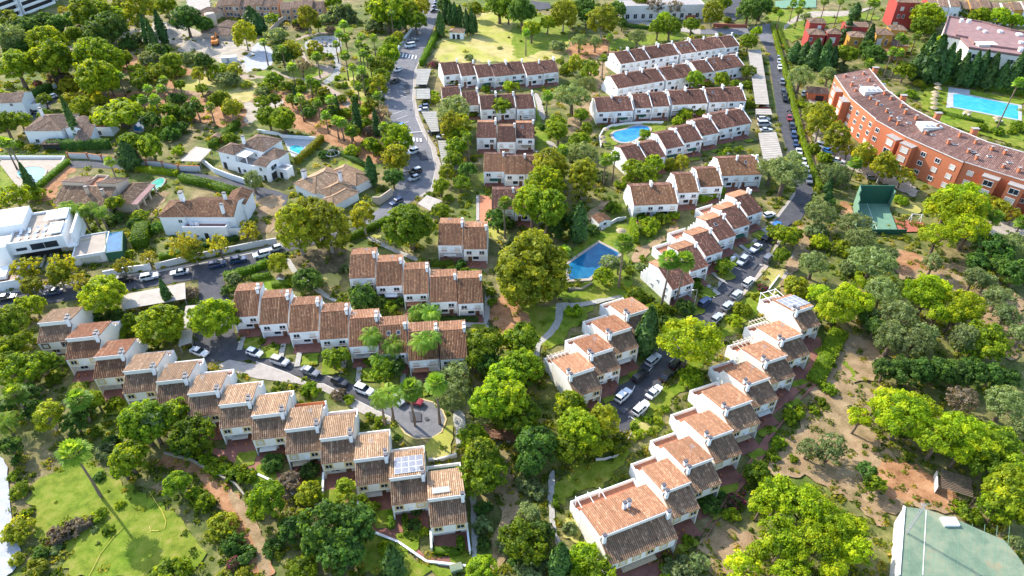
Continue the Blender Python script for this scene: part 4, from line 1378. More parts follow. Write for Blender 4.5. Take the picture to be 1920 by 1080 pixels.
class Villa:
    def __init__(s, name, FL, FR, ez, label, cat='house', group=None, rz=None):
        a, b = P(*FL, ez), P(*FR, ez)
        s.rz = math.atan2(b.y - a.y, b.x - a.x) if rz is None else rz
        s.o = Vector((a.x, a.y, 0))
        s.t = thing(name, (a.x, a.y, 0), s.rz, label, cat, group)

    def loc(s, p, z):
        d = P(*p, z) - s.o
        c, k = math.cos(s.rz), math.sin(s.rz)
        return (d.x * c + d.y * k, -d.x * k + d.y * c)

    def rect(s, FL, FR, z, depth):
        a, b = s.loc(FL, z), s.loc(FR, z)
        y = (a[1] + b[1]) / 2
        return a[0], y, b[0], y + depth

    def block(s, r, ez, kind='hip', k=.4, tile='tile_villa', wall='white_wall', z0=0, over=.35, wins=None, seed=0, par=.5, floor='grey_floor'):
        x0, y0, x1, y1 = r
        t = s.t
        w, d = x1 - x0, y1 - y0
        X0, Y0, X1, Y1 = x0 - over, y0 - over, x1 + over, y1 + over
        zo = ez - over * k
        if kind == 'flat':
            part('wall', MB().box(x0, y0, z0, x1, y1, ez), wall, t)
            mb = MB()
            e = .22
            mb.box(x0, y0, ez, x1, y0 + e, ez + par)
            mb.box(x0, y1 - e, ez, x1, y1, ez + par)
            mb.box(x0, y0 + e, ez, x0 + e, y1 - e, ez + par)
            mb.box(x1 - e, y0 + e, ez, x1, y1 - e, ez + par)
            part('parapet', mb, wall, t)
            part('roof_terrace', MB().box(x0 + e, y0 + e, ez, x1 - e, y1 - e, ez + .03), floor, t)
        elif kind == 'hip':
            part('wall', MB().box(x0, y0, z0, x1, y1, ez - .02), wall, t)
            part('eave', MB().box(X0, Y0, zo - .12, X1, Y1, zo), wall, t)
            h = min(X1 - X0, Y1 - Y0) / 2
            zt = zo + h * k
            if X1 - X0 >= Y1 - Y0:
                ra, rb = (X0 + h, Y0 + h, zt), (X1 - h, Y0 + h, zt)
            else:
                ra, rb = (X0 + h, Y0 + h, zt), (X0 + h, Y1 - h, zt)
            A, B, C, D = (X0, Y0, zo), (X1, Y0, zo), (X1, Y1, zo), (X0, Y1, zo)
            if X1 - X0 >= Y1 - Y0:
                F = [[A, B, rb, ra], [B, C, rb], [C, D, ra, rb], [D, A, ra]]
            else:
                F = [[A, B, ra], [B, C, rb, ra], [C, D, rb], [D, A, ra, rb]]
            for f in F:
                r_ = tile_face('roof', f, tile, t, seed=seed)
                deck('roof_deck', f, r_)
            mb = MB()
            for a, b in ((A, ra), (B, rb if X1 - X0 >= Y1 - Y0 else ra), (C, rb), (D, ra if X1 - X0 >= Y1 - Y0 else rb)) + (((ra, rb),) if math.dist(ra, rb) > .1 else ()):
                mb.tube([(a[0], a[1], a[2] + .1), (b[0], b[1], b[2] + .1)], [.14, .14], 6)
            part('ridge_tiles', mb, 'tile_tan', t)
        elif kind in ('gable_x', 'gable_y'):
            if kind == 'gable_x':
                zt = ez + d / 2 * k
                part('wall', MB().profile([(y0, z0), (y0, ez), ((y0 + y1) / 2, zt - .03), (y1, ez), (y1, z0)], x0, x1), wall, t)
                zz = ez + d / 2 * k
                F = [[(x0, Y0, zo), (x1, Y0, zo), (x1, (y0 + y1) / 2, zz), (x0, (y0 + y1) / 2, zz)], [(x1, Y1, zo), (x0, Y1, zo), (x0, (y0 + y1) / 2, zz), (x1, (y0 + y1) / 2, zz)]]
            else:
                zt = ez + w / 2 * k
                mb = MB()
                xm = (x0 + x1) / 2
                p = [(x0, z0), (x0, ez), (xm, zt - .03), (x1, ez), (x1, z0)]
                i = len(mb.v)
                mb.v += [(a, y0, b) for a, b in p] + [(a, y1, b) for a, b in p]
                mb.f += [(4, 3, 2, 1, 0), (5, 6, 7, 8, 9), (0, 1, 6, 5), (1, 2, 7, 6), (2, 3, 8, 7), (3, 4, 9, 8)]
                mb.m += [0] * 6
                mb.t += [.5] * 6
                part('wall', mb, wall, t)
                F = [[(X0, y1, zo), (X0, y0, zo), (xm, y0, zt), (xm, y1, zt)], [(X1, y0, zo), (X1, y1, zo), (xm, y1, zt), (xm, y0, zt)]]
            for f in F:
                r_ = tile_face('roof', f, tile, t, seed=seed)
                deck('roof_deck', f, r_)
        elif kind == 'shed':
            zb = ez + d * k
            part('wall', MB().profile([(y0, z0), (y0, ez), (y1, zb), (y1, z0)], x0, x1), wall, t)
            f = [(X0, Y0, zo), (X1, Y0, zo), (X1, y1, zb), (X0, y1, zb)]
            r_ = tile_face('roof', f, tile, t, seed=seed)
            deck('roof_deck', f, r_)
        elif kind == 'shedback':
            zf = ez + d * k
            part('wall', MB().profile([(y0, z0), (y0, zf), (y1, ez), (y1, z0)], x0, x1), wall, t)
            f = [(X1, Y1, zo), (X0, Y1, zo), (X0, y0 - .1, zf + .04), (X1, y0 - .1, zf + .04)]
            r_ = tile_face('roof', f, tile, t, seed=seed)
            deck('roof_deck', f, r_)
        for q in wins or []:
            face, u, z, ww, wh = q[:5]
            st = q[5] if len(q) > 5 else 'open'
            xx, yy, rz = {'f': (x0 + u, y0, 0), 'l': (x0, y0 + u, -PI / 2), 'r': (x1, y0 + u, PI / 2)}[face]
            if st == 'door':
                link('door', pane_mesh(ww, wh, 'void'), t, (xx - (.03 if face == 'l' else 0) + (.03 if face == 'r' else 0), yy - (.03 if face == 'f' else 0), z), rz)
            else:
                window(t, xx, yy, z, ww, wh, .08, 'window_frame', closed=st == 'closed', rz=rz)


# -- villas of the left-hand streets
q4 = lambda x, y: (30 + x / 4.696, 170 + y / 4.696)
v = Villa('villa', q4(70, 350), q4(390, 346), 5.5, 'white villa with grey brown hip roofs, tall leaning cypress at its front wall', group='villas of the left side streets')
v.block(v.rect(q4(70, 350), q4(390, 346), 5.5, 13), 5.5, 'hip', .36, wins=[('f', 8, 3.6, .9, .9), ('f', 3, .8, 1.2, 1.4), ('f', 11, .8, 1.6, 1.6)], seed=1)
v.block(v.rect(q4(190, 347), q4(335, 347), 5.6, 6), 5.7, 'hip', .45, z0=.1, over=.5, seed=2)
v.block(v.rect(q4(432, 330), q4(560, 330), 5.6, 9), 5.4, 'gable_y', .35, seed=3)
v.block(v.rect(q4(520, 440), q4(640, 440), 3, 7), 3.0, 'shed', .4, seed=4, wins=[('f', 2, .4, 1.2, 2.0)])
v.block(v.rect(q4(650, 330), q4(830, 335), 3, 5), 3.0, 'flat', wins=[('f', 3, .5, 1.2, 1.6)], floor='terracotta_floor')
v.block(v.rect(q4(225, 465), q4(370, 465), 2.6, 2.6), 2.5, 'hip', .45, wall='dark_void', seed=5)  # near-black walls paint the shade beneath the porch roof
chimney(v.t, 2.5, 9, 6, 9.5, .8, .7)

v = Villa('villa', q4(340, 985), q4(800, 1000), 3.6, 'beige villa with open roof terrace and columned porch beside the round pale pool', group='villas of the left side streets')
x0, y0, x1, _ = v.rect(q4(340, 985), q4(800, 1000), 3.6, 8)
v.block((x0, y0, x1, y0 + 6.2), 3.6, 'shed', .36, tile='tile_front', wall='beige_wall', seed=6)
W_ = x1 - x0
v.block((x0 - .2, y0 + 6.2, x0 + W_ * .42, y0 + 13), 5.0, 'shedback', .3, wall='beige_wall', seed=7)
v.block((x0 + W_ * .42, y0 + 6.2, x0 + W_ * .66, y0 + 13), 5.2, 'flat', wall='beige_wall', floor='terracotta_floor', par=.8)
v.block((x0 + W_ * .66, y0 + 6.2, x1 + .2, y0 + 13), 5.0, 'shedback', .3, wall='beige_wall', seed=8)
v.block((x1 + .8, y0 + 1.5, x1 + 6, y0 + 13.5), 3.2, 'hip', .42, tile='tile_front', wall='beige_wall', seed=9)
mb = MB()
for i in range(4):
    yy = y0 + 1.7 + i * 3.6
    v_ = MB().box(x1 + 7.6, yy, 0, x1 + 8.1, yy + .5, 2.9)
    part('column', v_, 'beige_wall', v.t)
part('porch_roof', MB().profile([(y0 + 1.2, 2.9), (y0 + 13.2, 2.9), (y0 + 13.2, 3.1), (y0 + 1.2, 3.1)], x1 + 5.9, x1 + 8.4), 'purple_roof', v.t)
chimney(v.t, x0 + W_ * .55, y0 + 3.6, 4.5, 7.0, .8, .8, 'beige_wall')
chimney(v.t, x0 + W_ * .86, y0 + 3.2, 4.5, 6.4, .8, .8, 'beige_wall')

q3 = lambda x, y: (360 + x / 5.648, 230 + y / 5.648)
v = Villa('villa', q3(275, 295), q3(440, 325), 6.4, 'large white villa with brown hip roofs and roof terrace, turquoise pool behind it', group='villas of the left side streets', rz=math.radians(-24))
v.block((0, 0, 6.6, 6), 6.4, 'hip', .45, seed=10, wins=[('f', 3.6, 4.2, .8, .8), ('f', 1.5, .1, 1.5, 2.4, 'door')])
v.block((4.5, 5.0, 14.5, 14), 6.9, 'hip', .42, seed=11, wins=[('f', 6.5, 3.8, .8, 1.4)])
v.block((6.6, -.5, 15.5, 5.0), 3.3, 'flat', .4, floor='grey_floor', par=.9, wins=[('f', 1.2, .2, 1.0, 2.1, 'door'), ('f', 3.5, .8, 1.1, 1.2), ('f', 6, .8, 1.1, 1.2)])
v.block((14.5, 4.5, 20, 10), 5.6, 'hip', .42, seed=12)
v.block((15.5, -1.2, 20.6, 4.5), 5.6, 'gable_x', .3, seed=13, wins=[('f', 2.4, 3.4, 1.0, 1.3), ('f', 1.5, .6, .9, 1.3), ('f', 3.5, .2, 1.1, 2.0, 'door'), ('r', 3, 3.2, 2.6, 1.6), ('r', 3, .1, 3.4, 2.4, 'door')])
v.block((20.6, 2.4, 25, 5.5), 3.2, 'flat', wins=[('f', 2, .1, 1.2, 2.2, 'door')])
part('roof_terrace_canopy', MB().box(7.0, .3, 5.9, 11.0, 4.8, 6.05), 'white_metal', v.t)
for x_, y_ in ((7.1, .4), (10.8, .4)):
    part('post', MB().box(x_, y_, 3.3, x_ + .25, y_ + .25, 5.9), 'white_wall', v.t)
chimney(v.t, 6.0, 6.0, 6, 9.8, .8, .8)
V3 = v

v = Villa('villa', q3(1085, 640), q3(1365, 770), 3.3, 'low villa with spread tan hip roofs and one broad chimney behind the large plane trees', group='villas of the left side streets', rz=math.radians(-38))
v.block((0, 0, 10, 13), 3.3, 'hip', .42, tile='tile_tan', seed=14)
v.block((9.4, 1.5, 15, 10), 3.1, 'hip', .42, tile='tile_tan', seed=15)
v.block((14, -1, 19, 9), 2.9, 'hip', .4, tile='tile_tan', seed=16)
v.block((3, 11, 16, 18), 3.2, 'hip', .42, tile='tile_tan', seed=17)
chimney(v.t, 1.6, 3.0, 2.5, 6.8, 1.2, 1.2)
chimney(v.t, 11.5, 9.0, 4, 7.0, .8, .8)

q5 = lambda x, y: (270 + x / 6.354, 330 + y / 6.354)
v = Villa('villa', q5(170, 492), q5(490, 465), 6.4, 'white villa with red brown roofs and a sun terrace with air conditioners above the street', group='villas of the left side streets', rz=math.radians(0))
r = v.rect(q5(170, 492), q5(490, 466), 6.4, 8.5)
v.block(r, 6.4, 'hip', .4, tile='tile_brown', seed=18, wins=[('f', r[2] - r[0] - 1.6, 4.2, 1.0, 1.0)])
r2 = v.rect(q5(600, 470), q5(960, 492), 6.2, 11)
v.block((r[2], r2[1] + .3, r2[2] + 2.4, r2[1] + 10.5), 6.1, 'gable_x', .38, tile='tile_brown', seed=19)
v.block((r2[2] - 2.5, r2[1] + 7, r2[2] + 3, r2[1] + 15), 5.8, 'gable_y', .42, tile='tile_brown', seed=20)
r3 = v.rect(q5(480, 650), q5(880, 620), 3.6, 7)
v.block((r[2] - .4, r3[1], r2[2] + .5, r2[1] + .3), 3.6, 'flat', floor='purple_roof', par=.8, wins=[('f', 3.6, .9, .7, .8), ('f', 6.2, .1, 1.1, 2.2, 'door')])
v.block((r2[2] + .5, r3[1] + 1.5, r2[2] + 4.2, r2[1] + .2), 2.4, 'flat', floor='green_court')
chimney(v.t, r[2] - 2.5, r[3] - 2, 6, 10.2, 1.0, 1.2)
chimney(v.t, r2[2] - .7, r2[1] + 1.2, 6, 9.3, .8, .7)
chimney(v.t, r2[2] - 1.6, r2[1] + 6.5, 7, 9.8, .8, .7)
for x_ in (r[2] + 1.0, r[2] + 2.4):
    part('air_conditioner', MB().box(x_, r2[1] - .9, 3.65, x_ + 1.1, r2[1] - .4, 4.6), 'white_metal', v.t)

# modern white villa
q1 = lambda x, y: (x / 5.685, 370 + y / 5.685)
v = Villa('modern_villa', q1(70, 498), q1(660, 405), 7.2, 'modern flat roofed white villa with loungers on its roof deck, dark blue pool beside it', group=None)
r = v.rect(q1(70, 498), q1(660, 405), 7.2, 15)
W_ = r[2] - r[0]
part('wall', MB().box(0, 0, 3.5, W_, 15, 6.6), 'white_wall', v.t)
part('ground_floor', MB().box(1.5, 3.5, 0, W_ - 2.0, 14.5, 3.5), 'dark_void', v.t)  # near-black box: shade of the set-back lower floor painted on
mb = MB()
mb.box(0, 0, 6.6, W_, .4, 7.25)
mb.box(0, 14.6, 6.6, W_, 15, 7.25)
mb.box(0, .4, 6.6, .4, 14.6, 7.25)
mb.box(W_ - .4, .4, 6.6, W_, 14.6, 7.25)
part('parapet', mb, 'white_wall', v.t)
part('roof_terrace', MB().box(.4, .4, 6.6, W_ - .4, 14.6, 6.66), 'cream_paving', v.t)
part('side_fin', MB().box(W_ + 1.6, 1.0, 1.2, W_ + 2.2, 13, 7.0), 'white_wall', v.t)
part('balcony_slab', MB().box(W_, 0, 3.1, W_ + 2.2, 12.9, 3.5), 'white_wall', v.t)
part('upper_room', MB().box(-9, 6.5, 0, 3.0, 16, 9.0), 'white_wall', v.t)
part('stair_tower', MB().box(-4, -1.5, 0, 0, 4, 7.4), 'white_wall', v.t)
window(v.t, W_ * .62, 0, 4.1, 6.5, 2.0, .1, 'window_frame', mull=True)
window(v.t, W_ * .2, 0, 4.6, 2.4, .7, .08, 'dark_metal', mull=False)
for i in range(7):
    part('pergola_slat', MB().box(W_ * .56, 8.8 + i * .8, 7.5, W_ * .76, 9.1 + i * .8, 7.7), 'white_metal', v.t)
for a, b, c, d in ((.77, .99, 8.6, 14.2), (.72, .97, 1.2, 6.8)):
    p_ = part('canopy_frame', MB().box(W_ * a, c, 7.4, W_ * b, c + .4, 7.8).box(W_ * a, d - .4, 7.4, W_ * b, d, 7.8).box(W_ * a, c + .4, 7.4, W_ * a + .4, d - .4, 7.8).box(W_ * b - .4, c + .4, 7.4, W_ * b, d - .4, 7.8), 'white_wall', v.t)
    part('canopy_sheet', MB().box(W_ * a + .4, c + .4, 7.5, W_ * b - .4, d - .4, 7.58), 'white_metal', p_)
for i in range(5):
    part('garage_slat', MB().box(2.5 + i * 1.5, -3.2, .05, 3.2 + i * 1.5, 3.4, .25), 'stone_path', v.t)
part('garage_door', MB().box(10.2, 3.3, .1, 18, 3.5, 3.1), 'pergola_wood', v.t)
part('annex_wall', MB().box(-9, -9, 0, 0, -4, 3.2), 'white_wall', v.t)
MOD = v
for i in range(8):
    mb = MB()
    mb.box(-.35, -.9, .25, .35, .5, .38)
    mb.profile([(.5, .25), (1.05, .75), (1.0, .85), (.45, .38)], -.35, .35)
    c_, s_ = math.cos(v.rz), math.sin(v.rz)
    lx, ly = 2.2 + (i % 4) * 2.0, 2.2 + (i // 4) * 3.2
    o = link('sun_lounger', mb.mesh('sun_lounger', ['white_metal']), None, (v.o.x + lx * c_ - ly * s_, v.o.y + lx * s_ + ly * c_, 6.67), v.rz)
    tag(o, 'white lounger on the villa roof deck, %s row, %s from the left' % ('near' if i < 4 else 'far', ORD[i % 4 + 1]), 'sun lounger', 'sun loungers on the roof deck')

# house at the left edge
v = Villa('villa', (-14, 203), (48, 196), 4, 'white house at the left picture edge with two arched windows, above the dark hedge', rz=math.radians(8))
v.block((-12, 0, 11, 9), 6.0, 'gable_x', .4, tile='tile_villa', seed=21, wins=[('f', 19, 4.4, .9, 1.1), ('f', 20.2, 1.6, .5, 1.0), ('f', 21.3, 1.6, .5, 1.0)])
v.block((11, 3, 15, 8), 3.0, 'flat')

# peach houses and the old farmhouse, top
def far_row(label, FL, FR, ez, depth, wall, n, tile='tile_villa', cols=None, floors=2, name='townhouse_block', cat='house', kind='gable_x'):
    v = Villa(name, FL, FR, ez, label, cat)
    r = v.rect(FL, FR, ez, depth)
    w = (r[2] - r[0]) / n
    for i in range(n):
        wl = wall if not cols else cols[i % len(cols)]
        dz = (i % 3) * .5
        wins = []
        for f in range(floors):
            wins += [('f', w * .28, .7 + f * 2.9, 1.1, 1.6, 'closed' if (i + f) % 3 == 0 else 'open'), ('f', w * .7, .7 + f * 2.9, 1.1, 1.6)]
        v.block((r[0] + w * i, r[1] + (i % 2) * .8, r[0] + w * (i + 1) - .03, r[1] + depth), ez + dz, kind, .36, tile=tile, wall=wl, wins=wins, seed=30 + i, over=.25)
    return v


far_row('salmon terraced houses at the top edge beside the cypress', (405, 12), (520, 12), 5.6, 11, 'peach_wall', 8)
far_row('salmon houses with balconies beside the small fenced pool', (525, 18), (605, 16), 5.6, 11, 'peach_wall', 4)
v = Villa('farmhouse', (408, 52), (436, 55), 3.5, 'old tan farmhouse with weathered roofs beside the building site')
v.block((0, 0, 9, 8), 4.6, 'hip', .4, wall='beige_wall', seed=41)
v.block((-6, -5, 9, -.5), 2.4, 'shed', .35, wall='beige_wall', seed=42)
v.block((9, 2, 15, 9), 4.0, 'gable_x', .4, wall='white_wall', seed=43)
v = Villa('farmhouse', (352, 30), (385, 34), 3.5, 'tan house with twin gables and a round tower wall at the top edge')
v.block((0, 0, 10, 7), 4.2, 'gable_x', .45, wall='beige_wall', seed=44)
v.block((2, 7, 11, 13), 4.2, 'hip', .45, wall='beige_wall', seed=45)
mb = MB()
mb.cone((12.5, 1.5, 0), 2.6, 2.5, 5.5, 18)
part('round_tower', mb, 'beige_wall', v.t, True)

# white apartment block, top left corner
v = Villa('apartment_building', (-24, 56), (58, 24), 0, 'white apartment block with deep dark balconies in the top left corner', 'building')
part('wall', MB().box(-12, .8, 0, 46, 14, 12.5), 'white_wall', v.t)
part('wall', MB().box(48.5, 4, 0, 112, 16, 12.5), 'white_wall', v.t)
for bx, w_ in ((2, 20), (24, 21), (49.5, 28), (80, 28)):
    yo = 0 if bx < 48 else 3.2
    for f in range(4):
        z = .4 + f * 3.1
        part('balcony_front', MB().box(bx, yo - .9, z, bx + w_, yo - .7, z + 1.1), 'white_wall', v.t)
        part('balcony_shade', MB().box(bx + .3, yo + .74, z + .05, bx + w_ - .3, yo + .79 , z + 2.6), 'dark_void', v.t)  # flat near-black sheet painting the shade at the back of the balcony
        part('balcony_slab', MB().box(bx, yo - .7, z - .3, bx + w_, yo + .78, z), 'white_wall', v.t)
        for x_ in (bx, bx + w_ - .3):
            part('balcony_side', MB().box(x_, yo - .7, z + .01, x_ + .3, yo + .73, z + 2.79), 'white_wall', v.t)

# small tile-roofed hut in the park of the cypresses
v = Villa('garden_hut', px('B', 1088, 180), px('B', 1160, 178), 3.2, 'small white hut with a hipped tile roof between cypresses on the lawn', 'hut', rz=math.radians(-6))
v.block((0, 0, 6.6, 5), 3.2, 'hip', .42, tile='tile_tan', seed=46, wins=[('f', 2, 0, 1.2, 2.2, 'door'), ('f', 4.2, 0, 1.4, 2.2, 'door')])

# red and ochre houses, top right
qt = lambda x, y: (1480 + x / 4.364, y / 4.364)
VR = Villa('apartment_house', qt(165, 280), qt(300, 275), 8.0, 'crimson stepped houses with tiled turrets at the left of the coloured complex', 'building', rz=math.radians(-7))
VR.block((0, 0, 7, 7), 8.0, 'hip', .4, wall='crimson_wall', seed=47, wins=[('f', 1.2, 5, 1.0, 1.6), ('f', 5.4, 5, 1.2, 1.4, 'closed'), ('f', 2, 1.5, 1.2, 1.4)])
VR.block((1, 7, 8, 13), 11.0, 'hip', .4, wall='crimson_wall', seed=48, wins=[('f', 4.5, 8.2, 1.4, 1.6, 'closed')])
VR.block((8.2, 1, 14, 7), 8.4, 'hip', .42, wall='crimson_wall', seed=49, wins=[('f', 2.6, 4.2, 2.4, 2.4, 'closed')])
VO = Villa('apartment_house', qt(505, 285), qt(690, 285), 8.0, 'crimson and ochre houses with a bare roof terrace behind two cypresses', 'building', rz=math.radians(-7))
VO.block((0, 0, 7.5, 7), 7.2, 'hip', .36, wall='ochre_wall', seed=50, wins=[('f', 3, 4, 1.2, 1.4)])
VO.block((-1, 7, 9, 13), 9.6, 'gable_x', .36, wall='crimson_wall', seed=51, wins=[('f', 2, 7, 1.6, 1.4)])
VO.block((8, 1, 13, 8), 7, 'flat', wall='ochre_wall')
VY = Villa('apartment_house', qt(720, 280), qt(850, 278), 9, 'ochre houses with arched recess and tiled turret roofs', 'building', rz=math.radians(-7))
VY.block((0, 0, 7, 7), 9.0, 'hip', .42, wall='ochre_wall', seed=52, wins=[('f', 1.8, 4.4, 2.0, 2.6, 'closed'), ('f', 4.8, 4.4, 1.0, 2.4), ('f', 3, 7.6, .7, .6)])
VY.block((7, 4, 13.5, 10), 10.0, 'hip', .42, wall='ochre_wall', seed=53, wins=[('f', 4, 6.8, 1.2, 2.0, 'closed')])
VY.block((7, -2, 14, 4), 5, 'shed', .35, wall='ochre_wall', seed=54, wins=[('f', 2, 1.2, 1.0, 1.6), ('f', 5, 1.2, 1.0, 1.6)])
VY.block((2.5, -7.5, 10, -2.3), 3.6, 'flat', wall='ochre_wall', floor='terracotta_floor', wins=[('f', 2, .8, 1.1, 1.5), ('f', 5, .8, 1.1, 1.5)])
VC = Villa('apartment_house', qt(835, 180), qt(990, 180), 3, 'tall crimson apartment house with a pink end wall at the top edge', 'building', rz=math.radians(-7))
VC.block((0, 0, 10, 12), 12.5, 'hip', .4, wall='crimson_wall', seed=55, wins=[('f', 2.4, 5, 1.0, 1.6), ('f', 4.6, 5, 1.0, 1.6), ('f', 3, 8.6, 1.4, 1.6, 'closed'), ('f', 2, 1.6, 2, 1.4, 'closed'), ('f', 7.4, 8.6, 1.2, 1.5)])
VC.block((10, 2, 19, 11), 9, 'hip', .4, wall='white_wall', seed=56)
far_row('row of crimson, white and ochre houses along the top right edge', qt(1145, 62), qt(1740, 88), 7.5, 12, 'white_wall', 7, cols=['crimson_wall', 'white_wall', 'white_wall', 'white_wall', 'ochre_wall', 'ochre_wall', 'white_wall'])
far_row('ochre and white gabled houses in the top right corner', qt(1765, 90), qt(2000, 96), 7.0, 12, 'ochre_wall', 3, cols=['white_wall', 'ochre_wall'])

# cream building with a flat purple-brown roof
H_ = 12.0
pts = [qt(1255, 290), qt(1400, 320), qt(1470, 395), qt(1760, 440), qt(2050, 480), qt(2060, 300), qt(1810, 250), qt(1575, 185), qt(1300, 140)]
w3 = [P(*p, H_) for p in pts]
o0 = w3[0]
t = thing('apartment_building', (o0.x, o0.y, 0), 0, 'cream building with a broad flat purple brown roof and white roof vents', 'building')
fp = [(p.x - o0.x, p.y - o0.y) for p in w3]
part('wall', MB().prism(fp, 0, H_ - .3), 'cream_wall', t)
cx_, cy_ = sum(p[0] for p in fp) / len(fp), sum(p[1] for p in fp) / len(fp)
part('roof', MB().prism(fp, H_ - .3, H_), 'purple_roof', t)
mb = MB()
for a, b in zip(fp, fp[1:] + fp[:1]):
    mb.bar((a[0], a[1], H_ + .35), (b[0], b[1], H_ + .35), .4, .7)
part('parapet', mb, 'purple_roof', t)
inn = [(cx_ + (a - cx_) * .72, cy_ + (b - cy_) * .66) for a, b in fp]
part('raised_roof', MB().prism(inn, H_ + .01, H_ + .8), 'purple_roof', t)
for p_, s_ in (((1410, 165), 1.7), ((1470, 170), 2.0), ((1550, 235), 1.6), ((1600, 260), 1.8), ((1725, 260), 2.4), ((1880, 285), 3.0), ((1895, 350), 2.2), ((1895, 400), 2)):
    g_ = P(*qt(*p_), H_ + 1)
    part('roof_vent', MB().box(g_.x - o0.x - s_ / 3, g_.y - o0.y - s_ / 3, H_ + .02, g_.x - o0.x + s_ / 3, g_.y - o0.y + s_ / 3, H_ + 1.6), 'white_metal', t)
g_ = P(*qt(1605, 370), H_)
part('roof_skylight', MB().box(g_.x - o0.x - 4, g_.y - o0.y - 2, H_ + .02, g_.x - o0.x + 4, g_.y - o0.y + 2, H_ + .9), 'shutter', t)
for i in range(3):
    a, b = Vector(fp[2 + i] if i < 3 else fp[4]), Vector(fp[3 + i])
    if i == 2:
        continue
    L = (b - a).length
    rz = math.atan2(b.y - a.y, b.x - a.x)
    k = int(L / 5)
    for j in range(k):
        for f in range(3):
            p_ = a + (b - a) * ((j + .5) / k)
            window(t, p_.x, p_.y, 1.2 + f * 3.6, 2.2, 1.7, .1, 'window_frame', rz=rz)

# white building behind the trees, top centre
v = Villa('office_building', px('C', 620, 62), px('C', 1075, 52), 5, 'pale grey building with gates behind bare trees at the top edge', 'building')
v.block((0, 0, 42, 12), 7, 'flat', wall='garden_wall', wins=[('f', 3 + i * 4, 1.0, 1.8, 2.4) for i in range(10)])
part('red_gate', MB().box(33, -.12, .1, 38, -.02, 2.2), 'red_court', v.t)

# red brick gate house beside the apartments
v = Villa('gatehouse', px('D', 228, 520), px('D', 340, 530), 3, 'small red house with a tiled roof at the end of the red apartments', 'hut', rz=math.radians(-14))
v.block((0, 0, 7.5, 6), 3.0, 'hip', .4, wall='red_wall', tile='tile_villa', seed=57, wins=[('f', 4.5, .1, 3.0, 2.0, 'door')])

